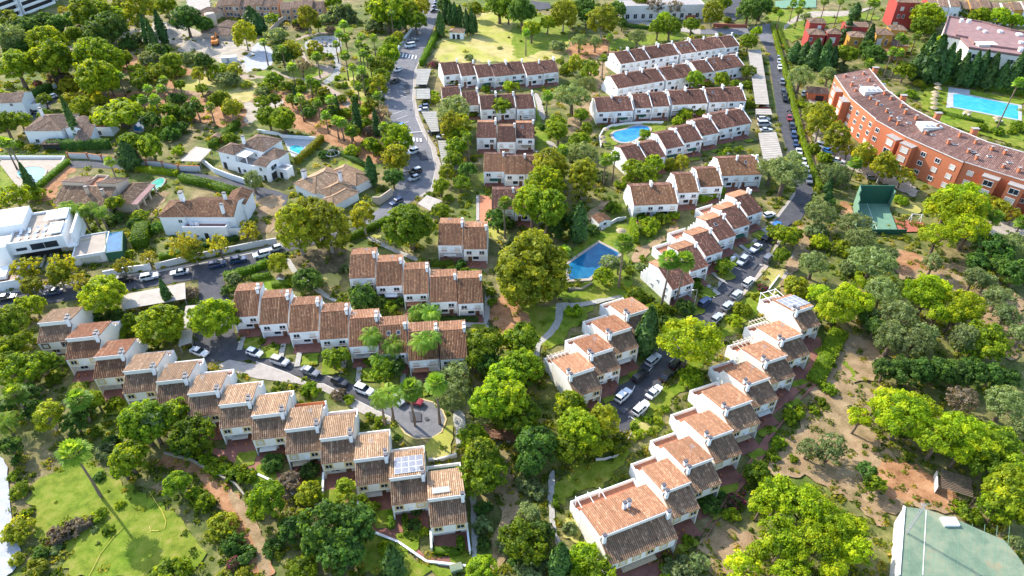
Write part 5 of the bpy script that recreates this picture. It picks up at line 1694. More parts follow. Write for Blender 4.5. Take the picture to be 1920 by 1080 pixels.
# ---- the long red apartment building, bent along five stretches
q6 = lambda x, y: (1540 + x / 3.724, 110 + y / 3.724)
EH = 11.0
fr_px = [(95, 118), (205, 275), (385, 425), (600, 545), (1000, 722), (1415, 852), (1700, 940)]
F_ = [P(*q6(*p), EH) for p in fr_px]
o0 = F_[0]
RA = thing('apartment_building', (o0.x, o0.y, 0), 0, 'long curved red apartment building with tiled roof, brick chimneys and projecting bays', 'building')
F2 = [Vector((p.x - o0.x, p.y - o0.y)) for p in F_]
N2 = []
for i in range(len(F2)):
    a = F2[max(0, i - 1)]
    b = F2[min(len(F2) - 1, i + 1)]
    d = (b - a).normalized()
    N2.append(Vector((-d.y, d.x)))
B2 = [p + n * 11.8 for p, n in zip(F2, N2)]
EB = EH + 3.0
for i in range(len(F2) - 1):
    a, b, c, d = F2[i], F2[i + 1], B2[i + 1], B2[i]
    st = -.5 if i in (2, 3) else 0
    off = N2[i] * st
    a, b = a + off, b + off
    mb = MB()
    mb.v = [(a.x, a.y, 0), (b.x, b.y, 0), (c.x, c.y, 0), (d.x, d.y, 0), (a.x, a.y, EH), (b.x, b.y, EH), (c.x, c.y, EB), (d.x, d.y, EB)]
    mb.f = [(0, 3, 2, 1), (4, 5, 6, 7), (0, 1, 5, 4), (1, 2, 6, 5), (2, 3, 7, 6), (3, 0, 4, 7)]
    mb.m = [0] * 6
    mb.t = [.5] * 6
    part('wall', mb, 'red_wall', RA)
    tile_face('roof', [(a.x, a.y, EH + .05), (b.x, b.y, EH + .05), (c.x, c.y, EB + .05), (d.x, d.y, EB + .05)], 'tile_apartment', RA, seed=70 + i, pitch=.42, course=.6)
    mb = MB()
    mb.bar((a.x, a.y, EH + .05), (b.x, b.y, EH + .05), .34, .2)
    part('cornice', mb, 'garden_wall', RA)
    mb = MB()
    mb.bar((d.x, d.y, EB + .1), (c.x, c.y, EB + .1), .3, .34)
    part('ridge_wall', mb, 'garden_wall', RA)
    # rear terraces
    L = (b - a).length
    u = (b - a).normalized()
    n = Vector((-u.y, u.x))
    e, f = c + n * 5, d + n * 5
    mb = MB()
    mb.prism([(d.x + n.x * .1, d.y + n.y * .1), (c.x + n.x * .1, c.y + n.y * .1), (e.x, e.y), (f.x, f.y)], 0, 9.0)
    part('rear_terrace', mb, 'cream_paving', RA)
    mb = MB()
    mb.bar((f.x, f.y, 9.4), (e.x, e.y, 9.4), .3, .9)
    part('rear_parapet', mb, 'red_wall', RA)
    for s_ in (.3, .7):
        g0, g1 = d + (c - d) * s_, f + (e - f) * s_
        mb = MB()
        mb.bar((g0.x, g0.y, 10), (g1.x, g1.y, 10), .35, 2.0)
        part('terrace_divider', mb, 'white_wall', RA)
    rz = math.atan2(u.y, u.x)
    # bays
    bays = {0: [.5, .93], 1: [], 2: [.78], 3: [.12], 4: [.52, .95], 5: [.6]}[i]
    for s_ in bays:
        p0 = a + u * (L * s_ - 2.2)
        mb = MB()
        q = [p0, p0 + u * 4.4, p0 + u * 4.4 - n * 2.6, p0 - n * 2.6]
        top = 9.6
        mb.prism([(p.x, p.y) for p in (q[3], q[2], q[1], q[0])], 0, top)
        by = part('bay', mb, 'red_wall', RA)
        m2 = MB()
        m2.prism([((p.x - p0.x) * 1.03 + p0.x - u.x * .08, (p.y - p0.y) * 1.03 + p0.y - u.y * .08) for p in (q[3], q[2], q[1], q[0])], top + .002, top + .2, 0)
        part('bay_roof', m2, 'grey_floor', by)
        for f_ in range(3):
            cpt = p0 + u * 2.2 - n * 2.62
            window(RA, cpt.x, cpt.y, 1.2 + f_ * 3.0, 2.4, 1.7, .1, 'window_frame', closed=(f_ + i) % 3 != 0, rz=rz)
    k = max(3, int(L / 4.2))
    rr = random.Random(90 + i)
    for j in range(k):
        s_ = (j + .5) / k
        if any(abs(s_ - x) * L < 4.0 for x in bays):
            continue
        for f_ in range(3):
            p = a + u * (L * s_) - n * .02
            window(RA, p.x, p.y, 1.3 + f_ * 3.1, 1.5, 1.35, .12, 'window_frame', closed=rr.random() < .35, rz=rz)
    for j in range(3 if i != 2 else 2):
        s_ = .2 + .3 * j + rr.uniform(-.05, .05)
        for dd in ((2.6, 8.6) if i % 2 == 0 else (4.5, 9.5)):
            p = a + u * (L * s_ + rr.uniform(-1, 1)) + n * dd
            z = EH + dd / 11.8 * 3
            chimney(RA, p.x, p.y, z - .3, z + rr.uniform(.9, 1.5), .7, .7, 'red_wall', 'grey_floor')
        p = a + u * (L * (s_ + .1)) + n * 5.6
        z = EH + 5.6 / 11.8 * 3 + .15
        mb = MB()
        mb.box(p.x - .8, p.y - .5, z, p.x + .8, p.y + .5, z + .15)
        sk = part('skylight', mb, 'garden_wall', RA)
        part('pane', MB().box(p.x - .65, p.y - .38, z + .152, p.x + .65, p.y + .38, z + .17), 'glass', sk)
for p_ in (((350, 225)), ((755, 475))):
    g_ = P(*q6(*p_), EH + 2.2)
    x_, y_ = g_.x - o0.x, g_.y - o0.y
    part('roof_terrace', MB().box(x_ - 3.2, y_ - 2.2, EH + .6, x_ + 3.2, y_ + 2.6, EH + 2.9), 'garden_wall', RA)
    for j in range(3):
        part('roof_unit', MB().box(x_ - 2.4 + j * 1.7, y_ - 1.2, EH + 2.9, x_ - 1.4 + j * 1.7, y_ - .2, EH + 3.6), 'white_metal', RA)
for p_ in ((370, 95), (565, 290), (805, 415), (1060, 525)):
    g_ = P(*q6(*p_), EB)
    chimney(RA, g_.x - o0.x, g_.y - o0.y, EB - 1, EB + 1.6, 1.8, 1.2, 'red_wall', 'grey_floor')

# ---- green flat-roofed hall, lower right
EG = 5.0
gp = [px('L', 765, 690), px('L', 735, 1075), px('L', 735, 1200), px('L', 1560, 1200), px('L', 1400, 960), px('L', 1330, 880), px('L', 1080, 770), px('L', 895, 705)]
gw = [P(*p, EG) for p in gp]
o0 = gw[0]
t = thing('sports_hall', (o0.x, o0.y, 0), 0, 'low hall with a flat green felt roof and a lattice mast', 'building')
fp = [(p.x - o0.x, p.y - o0.y) for p in gw]
part('wall', MB().prism(fp, 0, EG - .15), 'garden_wall', t)
part('roof', MB().prism([(a * 1.0, b) for a, b in fp], EG - .14, EG), 'green_roof', t)
mb = MB()
a, b = Vector(fp[0]), Vector(fp[1])
sp = P(*px('L', 890, 712), EG)
se = P(*px('L', 870, 1075), EG)
mb.bar((sp.x - o0.x, sp.y - o0.y, EG + .03), (se.x - o0.x, se.y - o0.y, EG + .03), .12, .06)
part('roof_seam', mb, 'garden_wall', t)
mb = MB()
for i in range(9):
    s_ = P(*px('L', 800 + i * 70, 760 + i * 5), EG)
    e_ = P(*px('L', 790 + i * 66, 1200), EG)
    mb.bar((s_.x - o0.x, s_.y - o0.y, EG + .004), (e_.x - o0.x, e_.y - o0.y, EG + .004), .06, .02)
x = part('felt_joint', mb, 'green_court', t)
x['kind'] = 'stuff'
mb = MB()
mb.bar((fp[0][0], fp[0][1], EG + .1), (fp[1][0], fp[1][1], EG + .1), .35, .25)
part('parapet', mb, 'white_wall', t)
g_ = P(*px('L', 1020, 780), EG)
part('skylight', MB().box(g_.x - o0.x - 1.3, g_.y - o0.y - .8, EG + .01, g_.x - o0.x + 1.3, g_.y - o0.y + .8, EG + .5), 'white_metal', t)
# mast
g_ = P(*px('L', 780, 838), EG)
mt = thing('lattice_mast', (g_.x, g_.y, EG), 0, 'slender lattice mast standing on the green felt roof', 'mast')
mb = MB()
for k in range(3):
    a_ = 2 * PI * k / 3
    mb.bar((.25 * math.cos(a_), .25 * math.sin(a_), 0), (.25 * math.cos(a_), .25 * math.sin(a_), 8.5), .06, .06)
for i in range(12):
    for k in range(3):
        a_, b_ = 2 * PI * k / 3, 2 * PI * (k + 1) / 3
        mb.bar((.25 * math.cos(a_), .25 * math.sin(a_), i * .7), (.25 * math.cos(b_), .25 * math.sin(b_), i * .7 + .7), .04, .04)
part('lattice', mb, 'grey_metal', mt)
mb = MB()
mb.bar((-.9, 0, 8.4), (.9, 0, 8.4), .06, .06)
mb.bar((0, -.8, 7.6), (0, .8, 7.6), .06, .06)
part('antenna', mb, 'grey_metal', mt)

# ---------------------------------------------------------------- pools


def pool(label, pts, water, rim=.9, coping='cream_paving', smooth=0, deckpts=None, deckmat='cream_paving', zz=0):
    w = [P(*p, zz) for p in pts]
    w = [(p.x, p.y) for p in w]
    if smooth:
        w = smooth_poly(w, smooth)
    EXCL.append(w)
    cx, cy = sum(p[0] for p in w) / len(w), sum(p[1] for p in w) / len(w)
    t = thing('swimming_pool', (cx, cy, 0), 0, label, 'swimming pool')
    l = [(x - cx, y - cy) for x, y in w]
    mb = MB()
    ar = sum(l[i][0] * l[(i + 1) % len(l)][1] - l[(i + 1) % len(l)][0] * l[i][1] for i in range(len(l)))
    if ar < 0:
        l = l[::-1]
    mb.face([(x, y, 1.0) for x, y in l])
    n = len(l)
    out = []
    for i in range(n):
        a, b, c = Vector(l[i - 1]), Vector(l[i]), Vector(l[(i + 1) % n])
        d = ((b - a).normalized() + (c - b).normalized()).normalized()
        out.append(b + Vector((d.y, -d.x)) * rim)
    z1 = LV[0] * STEP + .12 + zz
    mb.v = [(x, y, z1 - .07) for x, y in l]
    part('water', mb, water, t)
    mb = MB()
    for i in range(n):
        j = (i + 1) % n
        a, b, c, d = l[i], l[j], out[j], out[i]
        mb.face([(a[0], a[1], z1), (d[0], d[1], z1), (c[0], c[1], z1), (b[0], b[1], z1)])
        mb.face([(d[0], d[1], 0), (c[0], c[1], 0), (c[0], c[1], z1), (d[0], d[1], z1)])
        mb.face([(b[0], b[1], 0), (a[0], a[1], 0), (a[0], a[1], z1), (b[0], b[1], z1)])
    part('coping', mb, coping, t)
    if deckpts:
        sheet('pool_deck', deckpts, LV[0] + 1, deckmat)
    return t


pool('blue rectangular pool in a lawn garden, tree shade on its water', pl(('G', [(305, 420), (490, 292), (605, 352), (430, 492), (325, 500)])), 'pool_blue', 1.1, 'cream_paving')
pool('bright blue kidney shaped pool with a curved low white wall', pl(('C', [(560, 765), (580, 745), (640, 735), (680, 715), (730, 712), (775, 722), (770, 745), (720, 770), (690, 795), (640, 808), (590, 800)])), 'pool_bright', .9, 'cream_paving', 2)
pool('long turquoise pool on the terrace behind the red apartments', pl(('D', [(1040, 535), (1080, 535), (1405, 600), (1405, 678), (1040, 605)])), 'pool_aqua', 1.6, 'white_paving')
sheet('pool_deck', pl(('D', [(1015, 495), (1135, 510), (1130, 540), (1045, 530), (1035, 610), (1000, 610)])), LV[0] + 1, 'white_paving')
pool('shallow round pale blue pool in a cream paved yard', pl(('A', [(90, 985), (120, 955), (180, 942), (235, 948), (265, 965), (240, 1010), (190, 1048), (140, 1045), (130, 1010)])), 'pool_pale', .5, 'cream_paving', 2)
pool('small blue pool under the broad umbrella shaped tree', pl(('A', [(755, 722), (775, 690), (820, 685), (805, 742), (758, 740)])), 'pool_bright', .5, 'cream_paving')
pool('turquoise pool on the raised terrace of the large white villa', pl(('B', [(190, 830), (225, 822), (275, 835), (245, 872), (195, 850)])), 'pool_aqua', .8, 'white_paving')
pool('small cloverleaf pool with greenish water in a brown yard', pl(('A', [(850, 1040), (880, 1015), (915, 1005), (932, 1020), (905, 1060), (870, 1082), (845, 1075)])), 'pool_green', .35, 'cream_paving', 2)
pool('dark blue glass edged pool beside the modern villa', pl(('', [q1(1140, 400), q1(1305, 375), q1(1300, 580), q1(1140, 600)])), 'pool_blue', .35, 'dark_green_wall', zz=2.6)
MOD.block(MOD.rect(q1(765, 648), q1(1118, 585), 2.75, 10.5), 2.75, 'flat', floor='cream_paving', par=.3, wins=[('f', 4.2, .1, 5.0, 2.1, 'closed')])
MOD.block(MOD.rect(q1(-60, 930), q1(190, 905), 2.2, 6), 2.2, 'flat', floor='wood_door', par=.6)
pool('small fenced pool of the salmon houses', pl(('B', [(50, 98), (125, 100), (128, 120), (52, 120)])), 'pool_aqua', .6, 'white_paving')

# ---------------------------------------------------------------- carports
NCP = [0]


def carport(label, pts, h=2.5, mat='carport_roof', ribs=True):
    w = [P(*p, h) for p in pts]
    o = w[0]
    t = thing('carport', (o.x, o.y, 0), 0, label, 'carport', None)
    fp = [(p.x - o.x, p.y - o.y) for p in w]
    part('roof', MB().prism(fp, h - .12, h), mat, t)
    mb = MB()
    a, b, c, d = [Vector(p) for p in fp[:4]]
    k = max(2, int((d - a).length / 1.6))
    if ribs:
        for i in range(k + 1):
            p_, q_ = a + (d - a) * (i / k), b + (c - b) * (i / k)
            mb.bar((p_.x, p_.y, h + .03), (q_.x, q_.y, h + .03), .12, .07)
        x = part('roof_rib', mb, mat, t)
        x['kind'] = 'stuff'
    n = max(2, int((d - a).length / 5))
    for i in range(n + 1):
        f_ = min(.97, max(.03, i / n))
        for p_, q_ in ((a, d), (b, c)):
            r_ = p_ + (q_ - p_) * f_
            m_ = (a + b + c + d) / 4
            r_ = r_ + (m_ - r_).normalized() * .3
            part('post', MB().box(r_.x - .06, r_.y - .06, 0, r_.x + .06, r_.y + .06, h - .121), 'grey_metal', t)
    return t


carport('grey carport nearest the clipped hedge on the main street', pl(('B', [(905, 388), (985, 388), (962, 475), (902, 475)])), mat='carport_grey')
carport('small grey carport second along the main street', pl(('B', [(902, 500), (978, 498), (980, 555), (902, 556)])), mat='carport_grey')
carport('long grey carport before the yellow green street trees', pl(('B', [(930, 628), (1015, 626), (1030, 738), (985, 740)])), mat='carport_grey')
carport('grey carport with fallen leaves on the main street bend', pl(('B', [(1022, 790), (1100, 790), (1142, 955), (1052, 955)])), mat='carport_grey')
carport('plain pale carport slab behind the dark round tree', pl(('', [(700 + 600 / 6, 250 + 695 / 6), (700 + 775 / 6, 250 + 755 / 6), (700 + 640 / 6, 250 + 870 / 6), (700 + 500 / 6, 250 + 790 / 6)])), ribs=False)
carport('long pale carport roof beside the farthest white rows', pl(('', [(1390 + 75 / 6, 40 + 320 / 6), (1390 + 220 / 6, 40 + 318 / 6), (1390 + 315 / 6, 40 + 935 / 6), (1390 + 160 / 6, 40 + 930 / 6)])))
carport('short pale carport roof with a red car below', pl(('', [(1390 + 160 / 6, 40 + 985 / 6), (1390 + 330 / 6, 40 + 985 / 6), (1390 + 350 / 6, 40 + 1050 / 6), (1390 + 165 / 6, 40 + 1045 / 6)])))
q7 = lambda x, y: (1390 + x / 5.684, 200 + y / 5.684)
carport('pale carport roof beside the row of parked cars', pl(('', [q7(180, 280), q7(370, 270), q7(450, 560), q7(240, 580)])))
carport('pale carport slab below the street, dappled with shade', pl(('E', [(670, 582), (1040, 510), (1045, 600), (690, 660)])), ribs=False)
carport('bent pale carport roof in the side street', pl(('E', [(1045, 640), (1100, 635), (1085, 760), (1020, 770)])), ribs=False)
carport('lower pale carport roof by the parked white car', pl(('E', [(1018, 778), (1085, 770), (1078, 845), (1003, 868)])), ribs=False)
carport('flat beige garage roof beside the lane wall', pl(('A', [(1015, 905), (1110, 825), (1190, 842), (1125, 908)])), ribs=False, h=2.8)

# ---------------------------------------------------------------- garden walls, fences, courts


def wall_run(label, segs, h=1.6, w=.25, mat='garden_wall', name='garden_wall', cat='wall', pillars=0, pmat='terracotta_wall', cope=True, level=0.0):
    pts = [P(*p) for p in pl(*segs)]
    o = pts[0]
    t = thing(name, (o.x, o.y, 0), 0, label, cat)
    mb = MB()
    for a, b in zip(pts, pts[1:]):
        mb.bar((a.x - o.x, a.y - o.y, h / 2), (b.x - o.x, b.y - o.y, h / 2), w, h)
    part('wall', mb, mat, t)
    if cope:
        mb = MB()
        for a, b in zip(pts, pts[1:]):
            mb.bar((a.x - o.x, a.y - o.y, h + .04), (b.x - o.x, b.y - o.y, h + .04), w + .1, .08)
        part('coping', mb, mat if not pillars else pmat, t)
    if pillars:
        for a, b in zip(pts, pts[1:]):
            L = (b - a).length
            k = max(1, round(L / pillars))
            for i in range(k):
                p_ = a + (b - a) * (i / k)
                part('pillar', MB().box(p_.x - o.x - .25, p_.y - o.y - .25, 0, p_.x - o.x + .25, p_.y - o.y + .25, h + .35), pmat, t)
    return t


wall_run('white street wall below the red brown roofed villa', [('E', [(880, 435), (1100, 380), (1440, 310)]), ('F', [(120, 290)])], 1.8)
wall_run('white wall with slits below the dark blue pool', [('E', [(590, 480), (720, 455), (850, 440), (845, 405)])], 1.9, mat='white_wall')
wall_run('cream wall with brick pillars along the upper lane', [('A', [(390, 890), (500, 893), (740, 925), (920, 940), (1010, 960), (1130, 965)])], 2.0, pillars=6)
wall_run('long white wall along the left side of the main street', [('B', [(705, 560), (712, 480), (745, 390), (790, 300), (830, 230), (878, 170)])], 1.3, mat='white_wall')
wall_run('white wall behind the parking yard at the left edge', [('A', [(60, 640), (180, 560), (320, 490)])], 1.6, mat='white_wall')
wall_run('curved low white wall round the kidney pool garden', [('C', [(500, 830), (490, 780), (515, 735), (560, 715), (640, 703), (740, 697), (850, 697)])], .9, mat='white_wall')
wall_run('garden wall between the parasol lawn and the dirt path', [('G', [(500, 220), (590, 165)]), ('G', [(590, 165), (640, 160)])], 1.2)
wall_run('stone retaining wall below the palm by the blue pool', [('G', [(250, 545), (300, 550), (390, 555), (450, 520)])], .7, mat='stone_wall')
wall_run('brown retaining wall above the brick walk', [('I', [(930, 400), (1080, 440), (1220, 520), (1330, 575), (1380, 640)])], 1.0, mat='stone_wall')
wall_run('white edging wall along the brick walk', [('J', [(10, 515), (130, 570), (250, 645), (420, 715), (560, 765), (650, 835), (800, 895), (960, 1005), (1180, 1030)])], .5, .3, mat='white_wall')
wall_run('stone wall beside the cul-de-sac path', [('J', [(970, 435), (1010, 440), (1110, 415), (1130, 410)])], .9, mat='garden_wall')
wall_run('long white side wall of the last garden by the path', [('J', [(1188, 820), (1205, 965)])], 1.4, mat='white_wall')
wall_run('white wall between the last two front gardens', [('J', [(985, 850), (990, 945)])], 1.4, mat='white_wall')
wall_run('white wall between front gardens by the brick path', [('J', [(578, 620), (580, 730)])], 1.4, mat='white_wall')
wall_run('white garden wall beside the dark shrubs', [('J', [(385, 520), (380, 625)])], 1.3, mat='white_wall')
wall_run('pale wall along the lawn by the main street hedge', [('A', [(0, 893), (370, 893), (320, 985), (200, 1080)])], 1.0, mat='white_wall')
wall_run('ochre wall of the salmon houses garden', [('B', [(80, 190), (140, 130), (200, 95)])], 2.2, mat='beige_wall')
wall_run('red brown fence wall at the top street', [('C', [(1130, 150), (1320, 155)])], 1.4, mat='red_court')
wall_run('tan retaining wall beside the lower car of the main street', [('F', [(660, 70), (700, 70), (770, 20)])], 2.6, mat='beige_wall')
wall_run('white parapet of the villa pool terrace', [('B', [(10, 745), (120, 760), (150, 775), (340, 790)])], 1.2, mat='white_wall')
wall_run('white wall round the forecourt of the large white villa', [('A', [(1125, 905), (1210, 975), (1300, 1010), (1440, 1055)])], 2.0, mat='white_wall')

# frontón court
qc = lambda x, y: (1560 + x / 7.2, 330 + y / 7.2)
cp = [P(*qc(a, b)) for a, b in ((300, 385), (745, 390), (890, 780), (330, 775))]
o = cp[0]
t = thing('fronton_court', (o.x, o.y, 0), 0, 'green pelota court with high dark green walls', 'court')
l = [(p.x - o.x, p.y - o.y) for p in cp]
part('court_floor', MB().prism([l[3], l[2], l[1], l[0]], 0, .42), 'green_court', t)
mb = MB()
mb.bar((l[0][0] - .2, l[0][1] + .2, 3.3), (l[1][0] + .2, l[1][1] + .2, 3.3), .35, 6.6)
part('front_wall', mb, 'dark_green_wall', t)
a, b = Vector(l[0]), Vector(l[3])
for i, hh in enumerate((6.6, 5.2, 4.0, 3.0, 2.2)):
    p_, q_ = a + (b - a) * (i / 5), a + (b - a) * ((i + 1) / 5)
    mb = MB()
    mb.bar((p_.x - .25, p_.y, hh / 2), (q_.x - .25, q_.y, hh / 2), .3, hh)
    part('side_wall', mb, 'green_court', t)
a, b = Vector(l[1]), Vector(l[2])
mb = MB()
p_ = a + (b - a) * .12
mb.bar((a.x + .2, a.y, 2.8), (p_.x + .2, p_.y, 2.8), .3, 5.6)
part('side_wall', mb, 'green_court', t)
mb = MB()
mb.bar((l[3][0], l[3][1] - .2, .8), (l[2][0] + 2, l[2][1] - .2, .8), .2, 1.6)
part('rear_fence', mb, 'dark_green_wall', t)
mb = MB()
p_, q_ = Vector(l[0]) * .62 + Vector(l[1]) * .38, Vector(l[3]) * .5 + Vector(l[2]) * .5
mb.bar((p_.x, p_.y, .425), (q_.x, q_.y, .425), .1, .02)
part('court_line', mb, 'paint', t)
sheet('playground', pl(('', [qc(835, 590), qc(1230, 640), qc(1240, 760), qc(900, 770)])), LV[0] + 2, 'red_court')
g_ = P(*qc(1110, 620))
t = thing('swing_frame', (g_.x, g_.y, 0), math.radians(-8), 'white swing frame on the red play surface', 'swing')
for x_ in (-1.4, 1.4):
    for y_ in (-.9, .9):
        mb = MB()
        mb.bar((x_, y_, 0), (x_ * .95, 0, 2.6), .14, .14)
        part('leg', mb, 'white_metal', t)
mb = MB()
mb.bar((-1.6, 0, 2.62), (1.6, 0, 2.62), .14, .14)
part('crossbar', mb, 'white_metal', t)
# ---------------------------------------------------------------- vegetation


def inside(poly, x, y):
    c = False
    n = len(poly)
    j = n - 1
    for i in range(n):
        a, b = poly[i], poly[j]
        if (a[1] > y) != (b[1] > y) and x < (b[0] - a[0]) * (y - a[1]) / (b[1] - a[1]) + a[0]:
            c = not c
        j = i
    return c


def unit(v):
    return v / np.maximum(np.linalg.norm(v, axis=-1, keepdims=True), 1e-9)


def leaf_quads(pos, nor, size, r):
    """one bent-free leaf clump face per position, facing nor, random spin"""
    n = len(pos)
    a = unit(np.cross(nor, r.normal(size=(n, 3))))
    b = np.cross(nor, a)
    s = size * r.uniform(.65, 1.35, (n, 1))
    k = r.uniform(.55, 1.0, (n, 1))
    V = np.stack([pos - a * s - b * s * k * .3, pos + a * s * .25 - b * s * k, pos + a * s + b * s * k * .25, pos - a * s * .2 + b * s * k], 1)
    return V.reshape(-1, 3), np.arange(n * 4).reshape(-1, 4)


def crown_mesh(name, seed, nclump, per, cr, leaf, sz=.85, low=-.45, core=.82, mat='leaf_green', gap=.15, umbrella=False, lump=.3):
    r = np.random.default_rng(seed)
    d = unit(r.normal(size=(nclump * 3, 3)))
    d = d[d[:, 2] > low][:nclump]
    # a lopsided envelope
    ax = unit(r.normal(size=(5, 3)))
    env = 1 + lump * sum(np.maximum(0, d @ a) ** 3 * r.uniform(-.9, 1.0) for a in ax)
    rad = core * env * np.where(r.random(len(d)) < .78, r.uniform(.8, 1.12, len(d)), r.uniform(.3, .8, len(d)))
    cen = d * rad[:, None]
    cen[:, 2] *= sz
    if umbrella:
        cen[:, 2] = np.abs(cen[:, 2]) * .8 - .12
    n = len(cen)
    cs = cr * r.uniform(.65, 1.3, n)
    cnt = np.maximum(4, (per * (cs / cr) ** 2).astype(int))
    idx = np.repeat(np.arange(n), cnt)
    dd = unit(r.normal(size=(len(idx), 3)) + np.array([0, 0, .35]) + d[idx] * .55)
    pos = cen[idx] + dd * (cs[idx] * r.uniform(.55, 1.08, len(idx)))[:, None] * np.array([1, 1, .8])
    nor = unit(dd * .7 + d[idx] * .4 + r.normal(size=dd.shape) * .6 + np.array([0, 0, .3]))
    V, Q = leaf_quads(pos, nor, leaf, r)
    tint = np.clip(r.normal(.42, .2, n)[idx] + r.normal(0, .15, len(idx)), 0, 1)
    return mesh_np(name, V, Q, [mat], tint)


CROWN = {}
for cls, (nc, per, cr, leaf) in {'S': (46, 25, .28, .12), 'M': (110, 31, .2, .07), 'L': (230, 34, .15, .047)}.items():
    for k in range(4):
        CROWN['round', cls, k] = crown_mesh('crown', 10 + k + ord(cls), nc, per, cr, leaf)
        CROWN['olive', cls, k] = crown_mesh('crown', 40 + k + ord(cls), int(nc * .8), int(per * .75), cr * .95, leaf * .8, sz=.8, low=-.5, lump=.35, core=.74)
        CROWN['pine', cls, k] = crown_mesh('crown', 70 + k + ord(cls), int(nc * .6), int(per * 1.4), cr * 1.15, leaf * .8, sz=.66, low=-.25, core=.78, lump=.5)
        CROWN['plane', cls, k] = crown_mesh('crown', 100 + k + ord(cls), nc, per, cr * .95, leaf * 1.0, sz=1.12, low=-.75, lump=.3)
        CROWN['umbrella', cls, k] = crown_mesh('crown', 130 + k + ord(cls), nc, per, cr * .9, leaf, sz=.55, low=-.2, umbrella=True, lump=.3)
        CROWN['sparse', cls, k] = crown_mesh('crown', 160 + k + ord(cls), int(nc * .55), int(per * .55), cr * .85, leaf * 1.0, sz=.8, low=-.5, lump=.45)
        CROWN['bush', cls, k] = crown_mesh('shrub', 190 + k + ord(cls), int(nc * .8), per, cr, leaf, sz=.8, low=-.1, lump=.25)


def trunk_mesh(seed, limbs, spread, base=.09, mat='bark', lean=.06):
    r = random.Random(seed)
    mb = MB()
    bx, by = r.uniform(-lean, lean), r.uniform(-lean, lean)
    mb.tube([(0, 0, 0), (bx * .5, by * .5, .3), (bx, by, .62), (bx * .8, by * .8, .95)], [base * 1.25, base, base * .75, base * .4], 8, 0)
    for i in range(limbs):
        a = 2 * PI * i / limbs + r.uniform(-.4, .4)
        z0 = r.uniform(.4, .7)
        s = spread * r.uniform(.7, 1.1)
        k = z0 / .62
        mb.tube([(bx * min(k, 1), by * min(k, 1), z0), (bx + math.cos(a) * s * .45, by + math.sin(a) * s * .45, z0 + .22), (bx + math.cos(a) * s, by + math.sin(a) * s, z0 + .42 + r.uniform(0, .2))], [base * .55, base * .36, base * .12], 6, 0)
    return mb.mesh('trunk', [mat], True)


TRUNK = {}
for k in range(3):
    TRUNK['round', k] = trunk_mesh(k, 5, .5)
    TRUNK['olive', k] = trunk_mesh(k + 10, 4, .65, .1, 'bark', .15)
    TRUNK['pine', k] = trunk_mesh(k + 20, 6, .6, .085, 'bark', .12)
    TRUNK['plane', k] = trunk_mesh(k + 30, 5, .45, .075, 'pale_bark', .05)
    TRUNK['sparse', k] = trunk_mesh(k + 50, 7, .75, .07, 'bark', .1)
TREES = []      # (kind phrase, category, group, object, px, py, world)


def setmat(o, m):
    o.material_slots[0].link = 'OBJECT'
    o.material_slots[0].material = MATS[m]


KINDS = {'g': ('round', 'leaf_green', 'broadleaf_tree', 'round green tree'), 'b': ('round', 'leaf_bright', 'broadleaf_tree', 'bright green leafy tree'),
         'y': ('plane', 'leaf_yellow', 'plane_tree', 'yellow green plane tree'), 'a': ('sparse', 'leaf_autumn', 'broadleaf_tree', 'golden leaved tree'),
         'd': ('round', 'leaf_dark', 'broadleaf_tree', 'dark dense tree'), 'o': ('olive', 'leaf_olive', 'olive_tree', 'grey green olive tree'),
         'p': ('pine', 'leaf_pine', 'pine_tree', 'lime green pine'), 'r': ('sparse', 'leaf_dry', 'broadleaf_tree', 'brown half bare tree'),
         'u': ('umbrella', 'leaf_bright', 'broadleaf_tree', 'broad umbrella shaped tree')}
SH = {'g': ('leaf_green', 'green shrub'), 'b': ('leaf_bright', 'bright green shrub'), 'y': ('leaf_yellow', 'yellow green shrub'), 'a': ('leaf_autumn', 'golden shrub'),
      'd': ('leaf_dark', 'dark green shrub'), 'o': ('leaf_olive', 'grey green shrub'), 'r': ('leaf_dry', 'brownish shrub'), 'p': ('leaf_pink', 'pink flowering shrub')}
NT = [0]


def add_tree(k, x, y, rpx, zc=None):
    sh, mat, nm, phrase = KINDS[k]
    NT[0] += 1
    i = NT[0]
    z = zc or 4.0
    rpx *= 1.1
    R = rpx * mpp(x, y, z)
    if zc is None:
        z = {'p': .75, 'u': .9, 'y': 1.15}.get(k, .95) * R + (2.6 if k == 'p' else 1.1)
        R = rpx * mpp(x, y, z)
    w = P(x, y, z)
    cls = 'S' if R < 2.2 else ('M' if R < 4.2 else 'L')
    t = thing(nm, (w.x, w.y, 0), rnd.uniform(0, 6.28))
    c = link('crown', CROWN[sh, cls, i % 4], t, (0, 0, z), 0, (R * rnd.uniform(.88, 1.12), R * rnd.uniform(.88, 1.12), R * rnd.uniform(.88, 1.12)))
    setmat(c, mat)
    link('trunk', TRUNK[sh if (sh, 0) in TRUNK else 'round', i % 3], t, None, 0, (R * (1 if sh != 'plane' else .9), R * (1 if sh != 'plane' else .9), z))
    TREES.append((phrase, 'tree', t, x, y, (w.x, w.y), R))


def add_shrub(k, x, y, rpx):
    mat, phrase = SH[k]
    NT[0] += 1
    R = rpx * 1.12 * mpp(x, y, .8)
    z = .45 * R
    w = P(x, y, z)
    cls = 'S' if R < 2.0 else 'M'
    o = link('shrub', CROWN['bush', cls, NT[0] % 4], None, (w.x, w.y, z * .8), rnd.uniform(0, 6.28), (R, R, R * rnd.uniform(.85, 1.1)))
    setmat(o, mat)
    TREES.append((phrase, 'shrub', o, x, y, (w.x, w.y), R))


